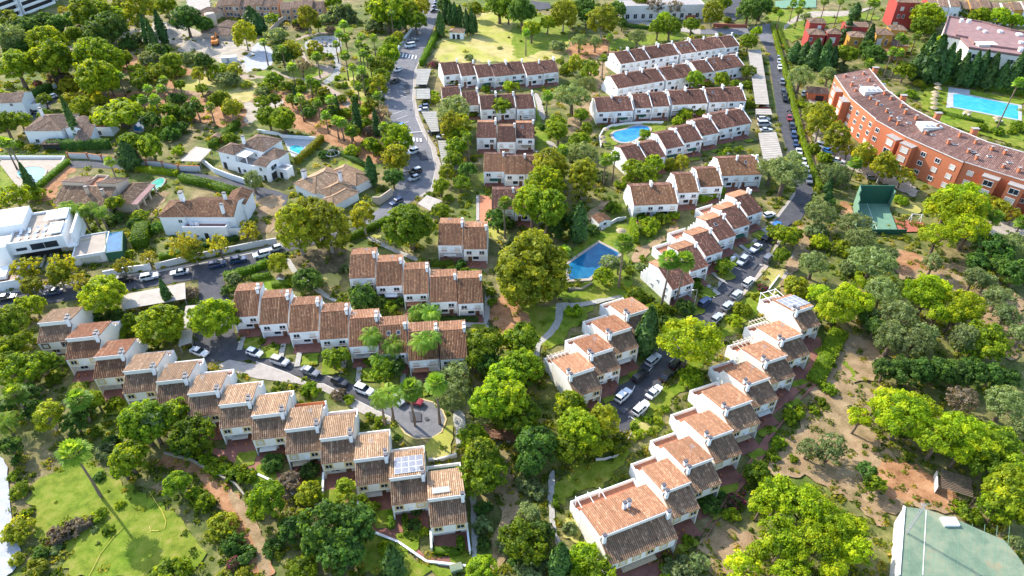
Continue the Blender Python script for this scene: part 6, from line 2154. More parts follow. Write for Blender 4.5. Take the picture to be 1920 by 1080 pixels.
def cypress_mesh(seed, fat):
    r = np.random.default_rng(seed)
    n = 1100
    t = r.random(n) ** .8
    prof = np.sin(np.clip(t * .93 + .07, 0, 1) ** .62 * PI) ** .75 * fat
    a = r.uniform(0, 2 * PI, n)
    lob = 1 + .12 * np.sin(a * 3 + t * 9 + seed) + .1 * np.sin(a * 5 - t * 13)
    rr = prof * lob * r.uniform(.78, 1.05, n)
    pos = np.stack([np.cos(a) * rr, np.sin(a) * rr, t], 1)
    nor = unit(np.stack([np.cos(a), np.sin(a), np.full(n, .35)], 1) + r.normal(size=(n, 3)) * .4)
    V, Q = leaf_quads(pos, nor, .03 + .02 * (fat > .15), r)
    # solid heart so no daylight shows through
    m = 10
    zs = np.linspace(.03, .96, 8)
    pv = np.sin(np.clip(zs * .93 + .07, 0, 1) ** .62 * PI) ** .75 * fat * .8
    hv = np.array([[np.cos(2 * PI * j / m) * q, np.sin(2 * PI * j / m) * q, z] for z, q in zip(zs, pv) for j in range(m)])
    hq = np.array([[i * m + j, i * m + (j + 1) % m, (i + 1) * m + (j + 1) % m, (i + 1) * m + j] for i in range(7) for j in range(m)]) + len(V)
    tint = np.concatenate([np.clip(r.normal(.5, .2, n), 0, 1), np.full(len(hq), .25)])
    return mesh_np('crown', np.concatenate([V, hv]), np.concatenate([Q, hq]), ['leaf_cypress'], tint)


CYP = {}
for f in (.085, .13, .2, .3):
    for k in range(2):
        CYP[f, k] = cypress_mesh(int(f * 1000) + k, f)
CT = MB().tube([(0, 0, 0), (0, 0, 1)], [.12, .08], 7).mesh('trunk', ['bark'], True)


def add_cypress(bx, by, tx, ty, rpx=None):
    NT[0] += 1
    b = P(bx, by)
    lo, hi = 1.0, 40.0
    for _ in range(30):
        m = (lo + hi) / 2
        if proj((b.x, b.y, m))[1] > ty:
            lo = m
        else:
            hi = m
    h = lo
    if rpx and rpx > 13:
        rpx *= 1.2
    R = (rpx * mpp(bx, by)) if rpx else max(.7, h * .1)
    f = min((.085, .13, .2, .3), key=lambda q: abs(q - R / h))
    t = thing('cypress', (b.x, b.y, 0), rnd.uniform(0, 6.28))
    link('crown', CYP[f, NT[0] % 2], t, (0, 0, .5), 0, (R / f, R / f, h - .5))
    link('trunk', CT, t, None, 0, (1, 1, .9))
    TREES.append(('dark broad cypress' if f >= .2 else 'dark slender cypress', 'cypress', t, (bx + tx) / 2, (by + ty) / 2, (b.x, b.y), R))


def fan_crown(seed, n=34):
    r = np.random.default_rng(seed)
    V, Q, T = [], [], []
    for i in range(n):
        az = i * 2.399 + r.uniform(-.2, .2)
        el = math.radians(82 - 118 * (i / n) ** .85 + r.uniform(-8, 8))
        d = np.array([math.cos(az) * math.cos(el), math.sin(az) * math.cos(el), math.sin(el)])
        s = unit(np.cross(d, [0, 0, 1.0])[None])[0]
        nrm = np.cross(s, d)
        L = r.uniform(.45, .6)
        c = d * L
        fr = r.uniform(.5, .62)
        tt = np.clip(r.normal(.5, .18), 0, 1)
        i0 = len(V)
        V += [d * .08 - s * .02, c - s * .02, c + s * .02, d * .08 + s * .02]
        Q.append([i0, i0 + 1, i0 + 2, i0 + 3])
        T.append(tt * .6)
        m = 9
        for j in range(m):
            a = (j - (m - 1) / 2) / (m - 1) * math.radians(170)
            e = d * math.cos(a) + s * math.sin(a)
            q = np.cross(nrm, e)
            tip = c + e * fr * (1 - .25 * abs(a) / 1.5) - np.array([0, 0, .12 + .1 * abs(a)]) * fr
            mid = c + e * fr * .55 + nrm * .03
            i0 = len(V)
            V += [c, mid - q * .075, tip, mid + q * .075]
            Q.append([i0, i0 + 1, i0 + 2, i0 + 3])
            T.append(np.clip(tt + r.normal(0, .1), 0, 1))
    return mesh_np('crown', np.array(V), np.array(Q), ['leaf_palm'], T)


def skirt_mesh(seed):
    r = np.random.default_rng(seed)
    V, Q, T = [], [], []
    for i in range(46):
        a = r.uniform(0, 6.28)
        L = r.uniform(.45, .85)
        c, s = math.cos(a), math.sin(a)
        z = r.uniform(-.05, .1)
        o = r.uniform(.25, .5)
        i0 = len(V)
        V += [(c * .1, s * .1, z), (c * o - s * .09, s * o + c * .09, z - L * .5), (c * o * .85, s * o * .85, z - L), (c * o + s * .09, s * o - c * .09, z - L * .5)]
        Q.append([i0, i0 + 1, i0 + 2, i0 + 3])
        T.append(r.random())
    return mesh_np('dead_fronds', np.array(V), np.array(Q), ['leaf_dry'], T)


def feather_crown(seed, n=22, m=13):
    r = np.random.default_rng(seed)
    V, Q, T = [], [], []
    for i in range(n):
        az = i * 2.399 + r.uniform(-.2, .2)
        el = math.radians(75 - 85 * (i / n))
        d = np.array([math.cos(az), math.sin(az), 0.])
        s = np.array([-d[1], d[0], 0])
        L = r.uniform(.85, 1.1)
        tt = np.clip(r.normal(.5, .15), 0, 1)
        pts = []
        p, e = np.zeros(3), el
        for j in range(m + 1):
            pts.append(p.copy())
            p = p + (d * math.cos(e) + np.array([0, 0, math.sin(e)])) * L / m
            e -= math.radians(8.5)
        for j in range(1, m + 1):
            t_ = unit((pts[j] - pts[j - 1])[None])[0]
            ll = .3 * math.sin(PI * (j / (m + 1)) ** .8 * .95 + .05) + .04
            for sg in (-1, 1):
                tip = pts[j] + s * sg * ll + t_ * ll * .5 - np.array([0, 0, ll * .55])
                md = pts[j] + s * sg * ll * .5 + t_ * ll * .2 - np.array([0, 0, ll * .12])
                i0 = len(V)
                V += [pts[j], md - t_ * .035, tip, md + t_ * .035]
                Q.append([i0, i0 + 1, i0 + 2, i0 + 3])
                T.append(np.clip(tt + r.normal(0, .12), 0, 1))
    return mesh_np('crown', np.array(V), np.array(Q), ['leaf_palm'], T)


FANC = [fan_crown(k) for k in range(3)]
SKIRT = [skirt_mesh(k) for k in range(2)]
FEA = [feather_crown(k) for k in range(3)]
PT = [MB().tube([(0, 0, 0), (.15 * k, .1, .35), (.25 * k, .05, .7), (0, 0, 1)], [.34, .24, .2, .2], 8).mesh('trunk', ['palm_bark'], True) for k in (-1, 0, 1)]


def add_palm(k, x, y, z=None, size=None):
    NT[0] += 1
    i = NT[0]
    z = z or (rnd.uniform(8, 10.5) if k == 'W' else 5)
    w = P(x, y, z)
    R = size or (rnd.uniform(1.9, 2.5) if k == 'W' else rnd.uniform(2.6, 3.3))
    t = thing('palm_tree', (w.x, w.y, 0), rnd.uniform(0, 6.28))
    link('crown', FANC[i % 3] if k == 'W' else FEA[i % 3], t, (0, 0, z), 0, R)
    if k == 'W' and z > 6:
        link('dead_fronds', SKIRT[i % 2], t, (0, 0, z - .1), 0, R * .95)
    link('trunk', PT[i % 3], t, None, 0, (1, 1, z + .1))
    TREES.append(('tall fan palm' if k == 'W' and z > 7 else 'low fan palm' if k == 'W' else 'feather palm', 'palm', t, x, y, (w.x, w.y), R))


def hedge(label, segs, w=1.4, h=1.6, mat='leaf_hedge', dens=13, leaf=.17):
    pts = [P(*p) for p in pl(*segs)]
    r = np.random.default_rng(len(TREES) + int(abs(pts[0].x)))
    A, N = [], []
    mb = MB()
    HV, HQ = [], []
    for a, b in zip(pts, pts[1:]):
        d = b - a
        L = d.length
        d = d / L
        s = np.array([-d.y, d.x, 0])
        a_, d_ = np.array(a), np.array(d)
        for side, area in ((1, L * h), (-1, L * h), (0, L * w), (2, w * h), (3, w * h)):
            n = int(area * dens)
            if side in (1, -1):
                p = a_ + d_ * r.uniform(0, L, (n, 1)) + s * side * w / 2 + np.array([0, 0, 1]) * r.uniform(.05, h, (n, 1))
                q = np.tile(s * side, (n, 1))
            elif side == 0:
                p = a_ + d_ * r.uniform(0, L, (n, 1)) + s * r.uniform(-w / 2, w / 2, (n, 1)) + np.array([0, 0, h])
                q = np.tile(np.array([0, 0, 1.]), (n, 1))
            else:
                e = a_ if side == 2 else np.array(b)
                p = e + s * r.uniform(-w / 2, w / 2, (n, 1)) + np.array([0, 0, 1]) * r.uniform(.05, h, (n, 1))
                q = np.tile(-d_ if side == 2 else d_, (n, 1))
            wob = .14 * np.sin(p[:, :1] * 1.7 + p[:, 1:2] * 1.3) + .08 * np.sin(p[:, :1] * 4.1 - p[:, 1:2] * 3.3)
            A.append(p + q * (wob + r.normal(0, .06, (n, 1))))
            N.append(unit(q + r.normal(size=(n, 3)) * .55 + np.array([0, 0, .2])))
        i = len(HV)
        for e in (a_, np.array(b)):
            for sx, z in ((-1, 0), (1, 0), (1, h * .93), (-1, h * .93)):
                HV.append(e + s * sx * w * .45 + np.array([0, 0, z]))
        HQ += [[i + 3, i + 2, i + 1, i], [i + 4, i + 5, i + 6, i + 7], [i + 1, i + 2, i + 6, i + 5], [i + 2, i + 3, i + 7, i + 6], [i + 3, i, i + 4, i + 7]]
    pos, nor = np.concatenate(A), np.concatenate(N)
    V, Q = leaf_quads(pos, nor, leaf, r)
    tint = np.concatenate([np.clip(r.normal(.5, .2, len(Q)), 0, 1), np.full(len(HQ), .3)])
    o = pts[0]
    allv = np.concatenate([V, np.array(HV)]) - np.array([o.x, o.y, 0])
    ob = link('hedge', mesh_np('hedge', allv, np.concatenate([Q, np.array(HQ) + len(V)]), [mat], tint), None, (o.x, o.y, 0))
    tag(ob, label, 'hedge')
    return ob


PLANTS = {
 'A': """o 45 215 95|g 30 140 85|d 150 165 75|d 250 130 60|d 330 140 60|a 350 60 30|d 400 95 35|d 110 260 60|d 60 280 50|g 510 90 110 9|d 600 170 95 8|b 650 90 60|y 790 45 85|y 690 25 50|g 930 30 60|so 780 220 45|sd 900 290 60|sd 720 250 50|d 1045 110 75 8|d 1150 140 45|y 1375 190 62|so 1310 140 30|b 270 230 78|sb 340 200 30|b 90 370 105|g 310 340 110|b 540 335 115|b 550 440 115|g 960 350 58|so 850 340 65|sb 990 410 50|so 920 400 40|sb 870 390 35|sr 340 440 60|sa 400 480 60|sa 500 530 55|sy 570 560 45|sa 390 555 50|b 460 595 58|u 670 630 135 6|W 665 425|W 830 500|W 870 560|W 920 450|W 905 500|W 800 560|g 900 430 60|g 800 450 50|d 1145 345 45 8|y 1110 420 35|sb 1250 410 70|y 1320 390 40|so 1280 450 60|W 1095 570 8|W 1180 600 7|d 1080 620 50|g 1240 570 60|y 1300 610 50|sr 1200 540 40|sg 1060 660 40|g 20 690 75|g 110 680 55|sb 100 815 28|sy 165 832 28|g 750 800 70|g 850 830 70|sg 700 790 40|W 20 800 10|W 50 805 10|W 615 910 9|sd 1000 720 50|sd 960 760 50|sg 900 750 40|sb 1000 850 35|o 1420 1010 65|sp 210 470 25|sg 1300 780 40|sd 990 650 40|sb 50 480 28|g 250 640 30|d 600 300 60|sd 180 300 50|g 700 330 45|sb 770 560 40|sd 1000 560 50|g 1160 380 30|so 1050 330 45|g 160 260 50|g 420 200 48|d 240 200 45|y 640 380 40|g 780 400 42|b 620 480 45|g 330 250 45|g 700 630 45|b 880 620 42|g 960 620 42|d 850 680 45|g 950 690 42|g 1130 500 32|sb 1380 480 30|sg 1330 600 35|g 1010 480 32|sg 560 470 40|b 20 560 50|g 250 560 35|sg 480 660 40""",
 'B': """W 40 240|so 110 200 55|y 200 285 50|d 150 310 55|W 145 280|y 330 290 45|sg 405 315 22|r 255 375 48|b 90 105 28|y 290 100 58|g 230 130 20|g 345 140 28|sr 250 140 40|so 400 110 40|so 480 80 70|g 430 10 45|g 680 50 60|g 700 100 50|b 740 60 95|g 830 60 80|g 900 120 60|d 800 130 50|y 930 30 45|F 760 70 12|so 660 150 50|so 540 110 30|W 490 140|W 465 190|W 505 215|W 450 250|W 590 210|W 575 250|W 615 270|W 600 300|W 660 215|W 500 315|W 340 320|W 595 395|W 575 490|W 245 555|y 800 205 28|g 765 240 40|b 745 310 62|g 705 370 62|g 700 430 50|y 690 480 50|sb 640 470 40|sd 640 510 30|so 600 440 35|sb 500 480 22|sy 530 525 25|sb 460 440 18|r 705 640 55|y 650 600 40|y 620 610 30|b 150 670 70|g 70 660 60|g 155 690 50|W 390 650 7|W 450 680 7|W 480 690 7|W 345 580 7|W 530 740 5|W 720 715 9|d 420 640 40|g 540 740 40|sb 640 810 50|b 800 780 78|a 790 890 75|y 790 880 60|d 770 1000 50|g 655 820 45|sg 100 450 50|sg 60 500 40|so 30 520 40|sg 170 490 40|sb 310 460 30|sg 370 560 40|sg 500 640 40|sg 560 600 30|sg 290 600 45|sd 300 640 40|sd 380 870 35|sd 440 850 30|sb 540 850 45|d 1060 30 40|g 1370 40 85 8|g 1420 70 50|b 1230 50 45|so 1200 325 22|sp 1000 360 28|sg 1090 460 25|sg 1115 462 22|sg 1000 560 30|sb 1000 530 25|b 1420 490 28|sg 1290 500 25|sg 1220 640 25|o 1110 610 95|y 1110 640 60|y 1100 720 70|b 1140 770 60|W 1190 770 9|b 1130 830 60|y 1150 700 60|g 1380 600 55|y 1070 970 42|g 1040 1050 45|g 1150 1030 40|d 1190 960 50|g 1110 900 55|sr 420 170 30|sy 460 480 20|sg 230 470 35|so 420 640 30|sg 610 700 40|sg 480 560 30|g 330 480 33|b 430 620 33|g 560 560 28|y 380 520 28|g 200 560 33|b 600 640 33|g 100 560 38|g 40 580 38|sb 560 470 25|W 420 560 8|W 300 450 9|W 200 380 9|W 640 330 9|W 540 380 9|W 680 540 8|sg 250 500 30|sy 330 580 30|sy 700 850 45|sd 560 700 40|sr 640 740 40""",
 'C': """d 60 70 85|b 110 170 55|W 80 185|b 200 130 45|so 260 260 45|y 290 80 65|y 320 60 55|d 400 40 60|d 420 90 50|y 510 110 72|d 590 60 50|d 620 130 30|o 380 230 50|o 470 240 40|W 550 210 9|W 515 330 9|o 705 210 55|g 820 160 50|g 890 150 60|g 1010 140 45|b 860 110 45|y 1130 70 52|y 720 25 40|r 800 40 50|r 920 40 50|g 1190 20 40|d 1330 60 60|d 1400 40 60|sg 1215 115 22|r 1380 100 30|b 1375 180 35|g 1330 235 50|sd 1255 270 25|g 1030 450 50|g 1180 450 48|g 1325 400 35|sy 1100 470 25|sg 1260 470 30|sg 1320 480 30|sg 1340 590 30|sy 1330 560 25|sb 970 640 45|sb 1050 625 40|sb 930 680 30|sg 750 750 32|g 20 490 25|sg 290 400 30|sg 310 380 30|sg 270 345 20|o 340 540 90|o 420 480 60|g 430 400 50|y 350 360 40|g 390 650 40|g 420 720 35|W 200 540 9|g 260 740 70|b 250 700 50|sd 160 715 22|sg 515 710 20|b 380 800 60|o 400 860 80|b 330 850 50|W 280 850 8|W 530 900 9|W 580 880 9|a 215 950 85 8|y 215 940 85 8|y 400 990 90 8|a 400 980 80 8|b 190 1040 100 7|b 690 950 50|b 800 920 55|g 740 980 60|sb 650 1010 30|y 960 905 38|sy 900 930 40|sg 1275 840 25|sg 1210 850 25|sg 1180 870 22|sb 610 1040 30|sg 1100 790 30|so 500 1000 40""",
 'D': """W 145 20 9|W 175 60 9|W 70 75 9|W 190 20 9|o 215 100 35|sg 50 60 25|W 610 20 12|W 320 10 12|W 580 15 12|W 410 10 11|g 440 310 60|d 600 310 60|g 570 330 30|d 560 270 40|o 185 430 75|o 340 420 50|so 410 380 35|W 570 355 5|W 700 290 11|W 740 300 11|W 745 210 11|W 770 230 10|W 840 200 9|b 900 90 75|g 870 150 55|b 950 110 50|g 1080 70 40|b 1190 95 50|b 1300 95 60|b 1390 120 40|g 770 400 50|b 960 230 30|sy 850 470 30|W 1410 465 19|sg 800 530 35|sg 1200 720 30|sg 1290 740 35|sg 1410 720 40|sg 1370 745 22|sb 880 490 15|sb 910 480 15|y 300 680 85|y 390 770 70|y 260 640 60|a 450 850 45|a 540 870 60|y 540 880 60|y 650 930 75|a 660 920 60|a 760 990 60|W 490 920 6|o 380 980 75|so 370 1000 60|sg 320 890 40|sb 190 590 25|sg 250 840 40|so 300 950 40|o 100 970 120|o 20 950 80|o 150 900 60""",
 'E': """b 90 30 60|sg 190 20 50|F 380 80 7|F 450 95 7|F 560 105 6.5|F 510 85 7|F 420 110 5.5|g 645 65 50|sd 640 150 50|sg 790 140 45|sd 760 180 40|sb 720 350 28|sb 630 370 25|sd 880 200 40|a 150 430 75|y 180 520 50|a 350 420 80|y 330 470 55|a 440 500 55|a 450 540 40|a 690 420 50|a 830 360 45|a 1040 300 85|y 1090 340 50|a 1230 300 65|a 1400 230 55|a 1390 190 40|b 580 580 100|sr 1070 570 45|b 190 640 55|g 130 640 45|g 740 720 38|b 900 750 115 5|sg 720 790 40|sd 640 690 50|sd 560 690 40|b 1200 715 118 5.5|g 50 740 110|g 100 850 70|b 40 880 60|g 130 990 90|g 40 960 70|b 240 960 65|d 330 960 40|sg 300 1050 45|so 1310 490 40|sd 1280 555 35|sb 730 760 40|so 380 960 30""",
 'F': """y 230 200 125 9|y 400 190 120 9|y 300 110 80 10|y 600 130 65 7|g 870 200 140 7|g 1040 110 45|sg 1080 40 30|sg 980 20 30|y 120 400 48|d 290 500 85 3|d 600 600 80 2.5|sd 560 560 40|sd 690 620 50|sg 760 640 40|so 500 440 28|sp 640 630 20|F 900 670 3.5|F 985 680 4|W 1400 60 12|d 1360 160 60|sd 1420 180 40|F 650 810 7|F 765 860 6|F 690 940 4|F 930 840 9|F 980 820 9|W 1010 1060 4|g 720 1010 60|d 780 990 50|g 430 940 50|g 490 920 45|sb 440 960 30|sg 100 860 18|g 1280 860 95|g 1230 940 70|d 1310 960 60|o 1120 1020 90|b 1400 1040 90|b 1420 830 45|sg 1320 560 30|sg 1330 620 25|sg 1180 450 28|sd 1150 410 30|sg 150 560 30|sg 30 840 20|sd 820 620 35|sg 640 950 30""",
 'G': """y 110 450 170 9|y 200 400 95 10|y 120 300 90 12|y 50 530 110 7|g 200 90 110 9|b 120 60 100 10|d 340 180 60|d 250 220 50|sd 450 220 40|W 630 290 14 2.8|W 290 340 7|o 550 400 60|o 600 410 45|b 510 470 50 3|sg 570 90 45|sg 700 580 50|sg 760 600 35|W 885 385 14 2.8|W 970 390 14 2.8|sg 880 670 40|sd 970 650 55|sg 1040 520 35|g 1190 420 45 2|sb 780 180 50|sr 780 110 30|sg 730 150 30|sg 840 150 45|sb 910 130 35|sb 770 220 40|sb 735 370 18|g 60 830 85|b 60 980 100|sb 130 1040 40|sb 345 670 40|p 990 840 165 8|sb 800 660 45|sd 870 730 40|sg 315 530 28|sb 1300 660 50|sb 1250 730 40|sp 1410 540 30|sy 1390 600 35|sb 1010 1050 70|sg 680 80 30|so 720 420 30|sg 660 440 25""",
 'H': """b 100 250 60|g 75 360 48|b 60 230 45|b 150 240 40|o 300 120 85|d 360 60 20|so 270 230 60|sb 300 290 50|o 490 180 85|o 520 260 80|sb 430 320 60|o 260 400 85|o 590 390 110|so 450 430 50|o 690 350 50|p 1010 90 150 8|p 1130 200 110|p 960 250 90|p 1090 60 130|a 1250 50 50|a 1380 130 50|y 1310 80 45|W 1280 140 8|W 1430 170 7|sb 750 50 40|o 930 400 60|d 1280 330 80|o 1340 310 90|o 1400 280 60|d 1180 400 60|sy 160 540 70|p 390 640 125 6|p 300 600 85|p 500 620 85|p 440 580 80|p 880 590 115 6|p 930 540 85|p 1100 640 110 6|p 1050 700 75|p 950 690 70|o 640 560 90|o 740 700 100|o 700 820 105|o 820 850 105|o 880 800 85|d 600 760 60|d 560 700 50|o 1300 590 85|o 1340 690 80|o 1160 480 75|o 1230 500 60|d 1400 460 70|d 1320 420 60|o 1110 820 90|g 1250 840 90|g 1150 880 60|o 1430 800 70|d 660 1000 70|d 760 1000 75|d 860 1010 75|d 960 1010 75|d 1060 1020 75|d 1160 1020 75|d 1260 1030 70|d 1350 1050 60|sd 250 730 40""",
 'I': """W 80 60 8 2.6|W 440 90 7 2.6|W 415 390 13 3|F 20 210 4|y 270 180 80|d 420 210 60|sd 470 160 60|b 540 90 50|sb 650 110 45|g 800 230 130 6|o 840 200 90 7|g 960 180 100|g 1080 270 95|d 1040 320 70|g 720 420 90|g 690 480 60|sg 540 270 35|so 600 380 50|sd 620 330 40|d 60 350 60|d 50 110 50|d 150 60 60|sd 90 430 30|sg 80 520 30|sg 110 600 50|sy 110 830 75|sg 150 730 30|sr 330 850 55|sr 420 810 55|sr 480 780 40|sg 560 740 40|sg 610 820 30|sb 670 680 28|so 530 820 20|so 320 930 30|sd 230 950 40|sy 90 990 40|sy 205 1040 50|g 990 560 62|sg 1090 620 40|sg 1150 670 55|sy 1250 810 78|sd 1310 900 60|sp 1315 1010 35|sy 1360 1070 40|sd 1380 960 50|sb 1020 370 40|sb 1080 390 40|sb 1150 430 40|sg 1180 460 45|sb 1250 490 45|sg 1330 520 50|sb 1400 520 45|sy 1255 425 20|sy 1370 470 20|sr 1150 395 18|sg 960 1090 110|g 1420 640 40|sb 1420 720 30|sd 560 520 30|d 180 150 50""",
 'J': """g 60 650 105 5|sr 180 560 75|sy 300 620 70|d 430 800 125 6|d 560 790 105 5|d 480 940 110 5|d 340 900 85|g 530 720 85|sb 330 640 40|sy 240 760 50|d 200 820 70|sg 260 1040 80|sd 100 920 50|sb 720 930 38|g 510 580 52|sd 300 490 55|sd 100 440 60|sg 665 690 30|sg 920 640 50|sb 945 830 28|b 1220 300 70|y 1280 400 90|g 1270 420 110 5|g 1260 520 105|g 1320 480 80|sd 1280 700 45|so 1280 800 50|sd 1280 900 40|b 1270 1050 80|so 1420 900 60|o 1100 60 105 5|b 1320 100 115 8|b 1430 80 100 8|g 1380 180 80|F 700 80 8|F 750 60 8|W 870 30 11 2.6|W 1012 0 12 2.6|sg 310 40 45|sr 460 60 40|sb 520 90 30|sg 640 180 25|sb 700 205 30|sd 790 300 20|sd 890 800 40|sd 640 760 30|sg 580 650 25|sd 900 700 40""",
 'K': """b 390 240 140 6|y 520 200 80|b 330 130 85|b 450 330 75|g 330 350 80|d 130 350 110 5|d 100 450 80|g 60 170 90|so 90 560 60|so 130 600 50|o 100 740 85|g 80 880 100|d 150 850 80|so 110 1020 90|b 400 980 90|b 470 1060 90|so 330 820 38|sb 820 210 25|sb 720 280 30|sb 780 270 25|sg 590 350 45|g 1380 500 65 1.6|sp 1260 660 45|sp 1300 610 20|sb 1240 740 40|so 960 1040 90|o 1060 1000 60|sb 880 1060 50|p 1300 1040 100 4|p 1400 950 90|p 1400 680 80|sd 1110 680 60|sg 990 880 30|sd 1170 620 25|sd 40 1000 50|sg 690 240 25|sb 860 140 25|sb 760 200 25""",
 'L': """p 200 700 145 6|p 60 640 120|p 320 760 125|p 450 820 115|p 250 900 140|p 480 950 105|p 80 900 125|p 360 1040 105|p 120 1060 100|o 230 360 68|o 360 340 75|o 330 410 55|p 510 190 70 5|p 760 180 145 7|p 700 120 105|p 860 130 105|p 960 300 115 7|p 1080 270 125|p 1160 320 115|p 1080 380 95|g 1290 330 100|g 1230 450 90|b 1330 560 125|b 1400 480 90|b 1360 680 115|g 1290 700 80|r 1090 80 80|o 1340 110 110|o 1410 250 70|o 1400 900 50|d 555 490 55|g 600 570 48|sg 800 410 28|sb 1080 700 45|sg 1140 740 50|sg 340 30 40|sg 290 100 30|sg 260 150 30|sb 150 160 45|sg 120 200 35|sg 140 420 25|sb 60 330 40|sb 30 400 35|y 1420 1060 40""",
}
CYPS = {
 'A': "440 238 408 115|200 225 185 165|850 265 795 80 26|930 250 870 55 28|880 290 835 110 24|1430 170 1395 35 40|725 365 685 270|450 795 310 545 22|745 950 640 795 48|200 1100 75 915 26",
 'B': "20 190 5 75 40|230 600 210 480|355 560 330 485|465 655 430 530|580 750 550 545 22|685 770 655 610 22|655 1040 640 880 32|1040 205 1030 65 24|1070 130 1070 0 22|1095 140 1095 15 20|1120 145 1120 10 20|1150 150 1148 30 20|1185 195 1180 50 20|1215 195 1215 45 20|1235 190 1232 80 14",
 'D': "480 110 485 15 32|420 260 450 105 34|540 310 575 140 30|140 350 150 235 36|190 365 195 235 36|240 385 245 220 38|300 400 300 225 38|345 390 345 260 30|820 450 850 280 40|890 470 900 200 45|860 400 930 190 36|960 470 965 240 36|1010 460 1020 280 32|1060 480 1070 300 32|1110 490 1115 290 32|1155 490 1165 280 32|1210 500 1230 300 36|1280 510 1290 350 32|1340 520 1370 285 36|1400 530 1415 320 34|1450 540 1465 330 34|330 1085 332 1000 24",
 'E': "960 640 895 490 26", 'G': "370 280 375 60 40|260 270 255 200 20|745 905 775 650 50", 'H': "330 65 322 -10 24",
 'J': "790 1090 780 910 46", 'K': "265 1090 262 900 50",
}
for c, s in PLANTS.items():
    for e in s.split('|'):
        q = e.split()
        k, x, y = q[0], float(q[1]), float(q[2])
        X, Y = px(c, x, y)
        if k in 'WF':
            add_palm(k, X, Y, float(q[3]) if len(q) > 3 else None, float(q[4]) if len(q) > 4 else None)
        elif k[0] == 's':
            add_shrub(k[1], X, Y, float(q[3]) / 3)
        else:
            add_tree(k, X, Y, float(q[3]) / 3, float(q[4]) if len(q) > 4 else None)
for c, s in CYPS.items():
    for e in s.split('|'):
        q = [float(a) for a in e.split()]
        add_cypress(*px(c, q[0], q[1]), *px(c, q[2], q[3]), q[4] / 3 if len(q) > 4 else None)

HB = 'leaf_hedge'
hedge('long clipped bright hedge along the row of parked cars', [('D', [(22, 150), (60, 300), (110, 480), (150, 640), (190, 800), (240, 960), (290, 1075)])], 1.5, 1.9, 'leaf_bright')
hedge('upper hedge behind the bright clipped hedge at the street top', [('D', [(45, 150), (80, 230), (112, 300)])], 1.6, 1.6, 'leaf_hedge')
hedge('clipped hedge edging the big dry lawn', [('B', [(930, 372), (972, 290), (1020, 195)])], 1.8, 2.6, HB)
hedge('long dark hedge before the villa with the leaning cypress', [('A', [(285, 835), (620, 835)])], 2.4, 3.2, 'leaf_dark')
hedge('thick dark hedge beside the parking yard', [('A', [(40, 650), (285, 505)])], 3, 3, 'leaf_dark')
hedge('hedge along the lane behind the cloverleaf pool', [('A', [(760, 955), (1000, 985)])], 2.2, 1.5, 'leaf_bright')
hedge('low dark hedge behind the cream pool yard', [('A', [(0, 885), (360, 888)])], 1, 1.0, 'leaf_dark')
hedge('hedge edging the cream pool yard', [('A', [(215, 1065), (385, 920)])], 1.8, 1.6, HB)
hedge('clipped hedge along the lane behind the red brown villa', [('', [(341, 338), (400, 352), (450, 367)])], 2.4, 2.2, HB)
hedge('golden hedge along the villa pool terrace', [('B', [(230, 925), (375, 790)])], 1.8, 2.2, 'leaf_autumn')
hedge('dark hedge on the slope by the tan villa', [('B', [(480, 870), (620, 940)])], 1.6, 1.4, 'leaf_dark')
hedge('tall block of clipped hedge beside the modern villa pool', [('E', [(815, 215), (790, 320)])], 4.0, 3.2, HB)
hedge('low hedge above the white street wall', [('E', [(900, 375), (1080, 345)])], 2.0, 1.4, HB)
hedge('dark hedge above the white street wall, nearer the plane trees', [('E', [(1110, 320), (1340, 270)])], 1.6, 1.4, 'leaf_dark')
hedge('long hedge along the street opposite the white wall', [('E', [(1265, 490), (1440, 443)]), ('F', [(70, 405)])], 1.8, 1.7, HB)
hedge('clipped hedge behind the first brown roofed house', [('F', [(-20, 495), (85, 478)])], 1.8, 1.2, HB)
hedge('clipped hedge behind the second brown roofed house', [('F', [(95, 532), (220, 525)])], 1.8, 1.4, HB)
hedge('long dark hedge beneath the plane trees beside the street', [('F', [(520, 275), (640, 215), (745, 165)])], 1.6, 1.8, HB)
hedge('dark hedge behind the feather palms', [('F', [(880, 745), (1005, 735)])], 1.4, 2.0, 'leaf_dark')
hedge('low hedge before the end house of the five house row', [('F', [(1040, 720), (1250, 725)])], 1.2, 1.0, 'leaf_dark')
hedge('row of low clipped shrubs behind the five house row', [('F', [(990, 415), (1110, 410)])], 1.6, 1.2, HB)
hedge('low hedge between the apartments and the pool lawn', [('D', [(905, 615), (1000, 650), (1210, 697)])], 1.6, 1.2, HB)
hedge('long hedge behind the turquoise apartment pool', [('D', [(900, 455), (1150, 490), (1440, 545)])], 2.0, 2.6, HB)
hedge('square cut hedge round the last front garden', [('J', [(1000, 945), (1150, 955), (1150, 870)])], 1.2, 1.0, HB)
hedge('narrow hedge beside the front path, nearest the cypress', [('J', [(755, 730), (765, 820)])], .9, 1.2, HB)
hedge('narrow hedge on the other side of that front path', [('J', [(838, 745), (845, 860)])], .9, 1.2, HB)
hedge('tall clipped hedge by the straw parasol lawn', [('G', [(672, 190), (692, 290)])], 1.6, 3.2, 'leaf_bright')
hedge('bright clipped hedge among the olive trees', [('H', [(472, 445), (500, 500), (545, 545)])], 1.6, 2.0, 'leaf_bright')
hedge('dark hedge by the farthest long white row', [('C', [(625, 150), (800, 168)])], 1.6, 1.6, 'leaf_dark')
hedge('thick leafy hedge along the brick lane', [('H', [(400, 800), (350, 890), (300, 1000), (255, 1080)])], 3.6, 1.6, 'leaf_green')
hedge('climbing hedge on the garden fence of the pale terrace', [('C', [(1070, 95), (1200, 0)]), ('G', [(1200, 0)])][:1], .6, .6, HB) if False else None
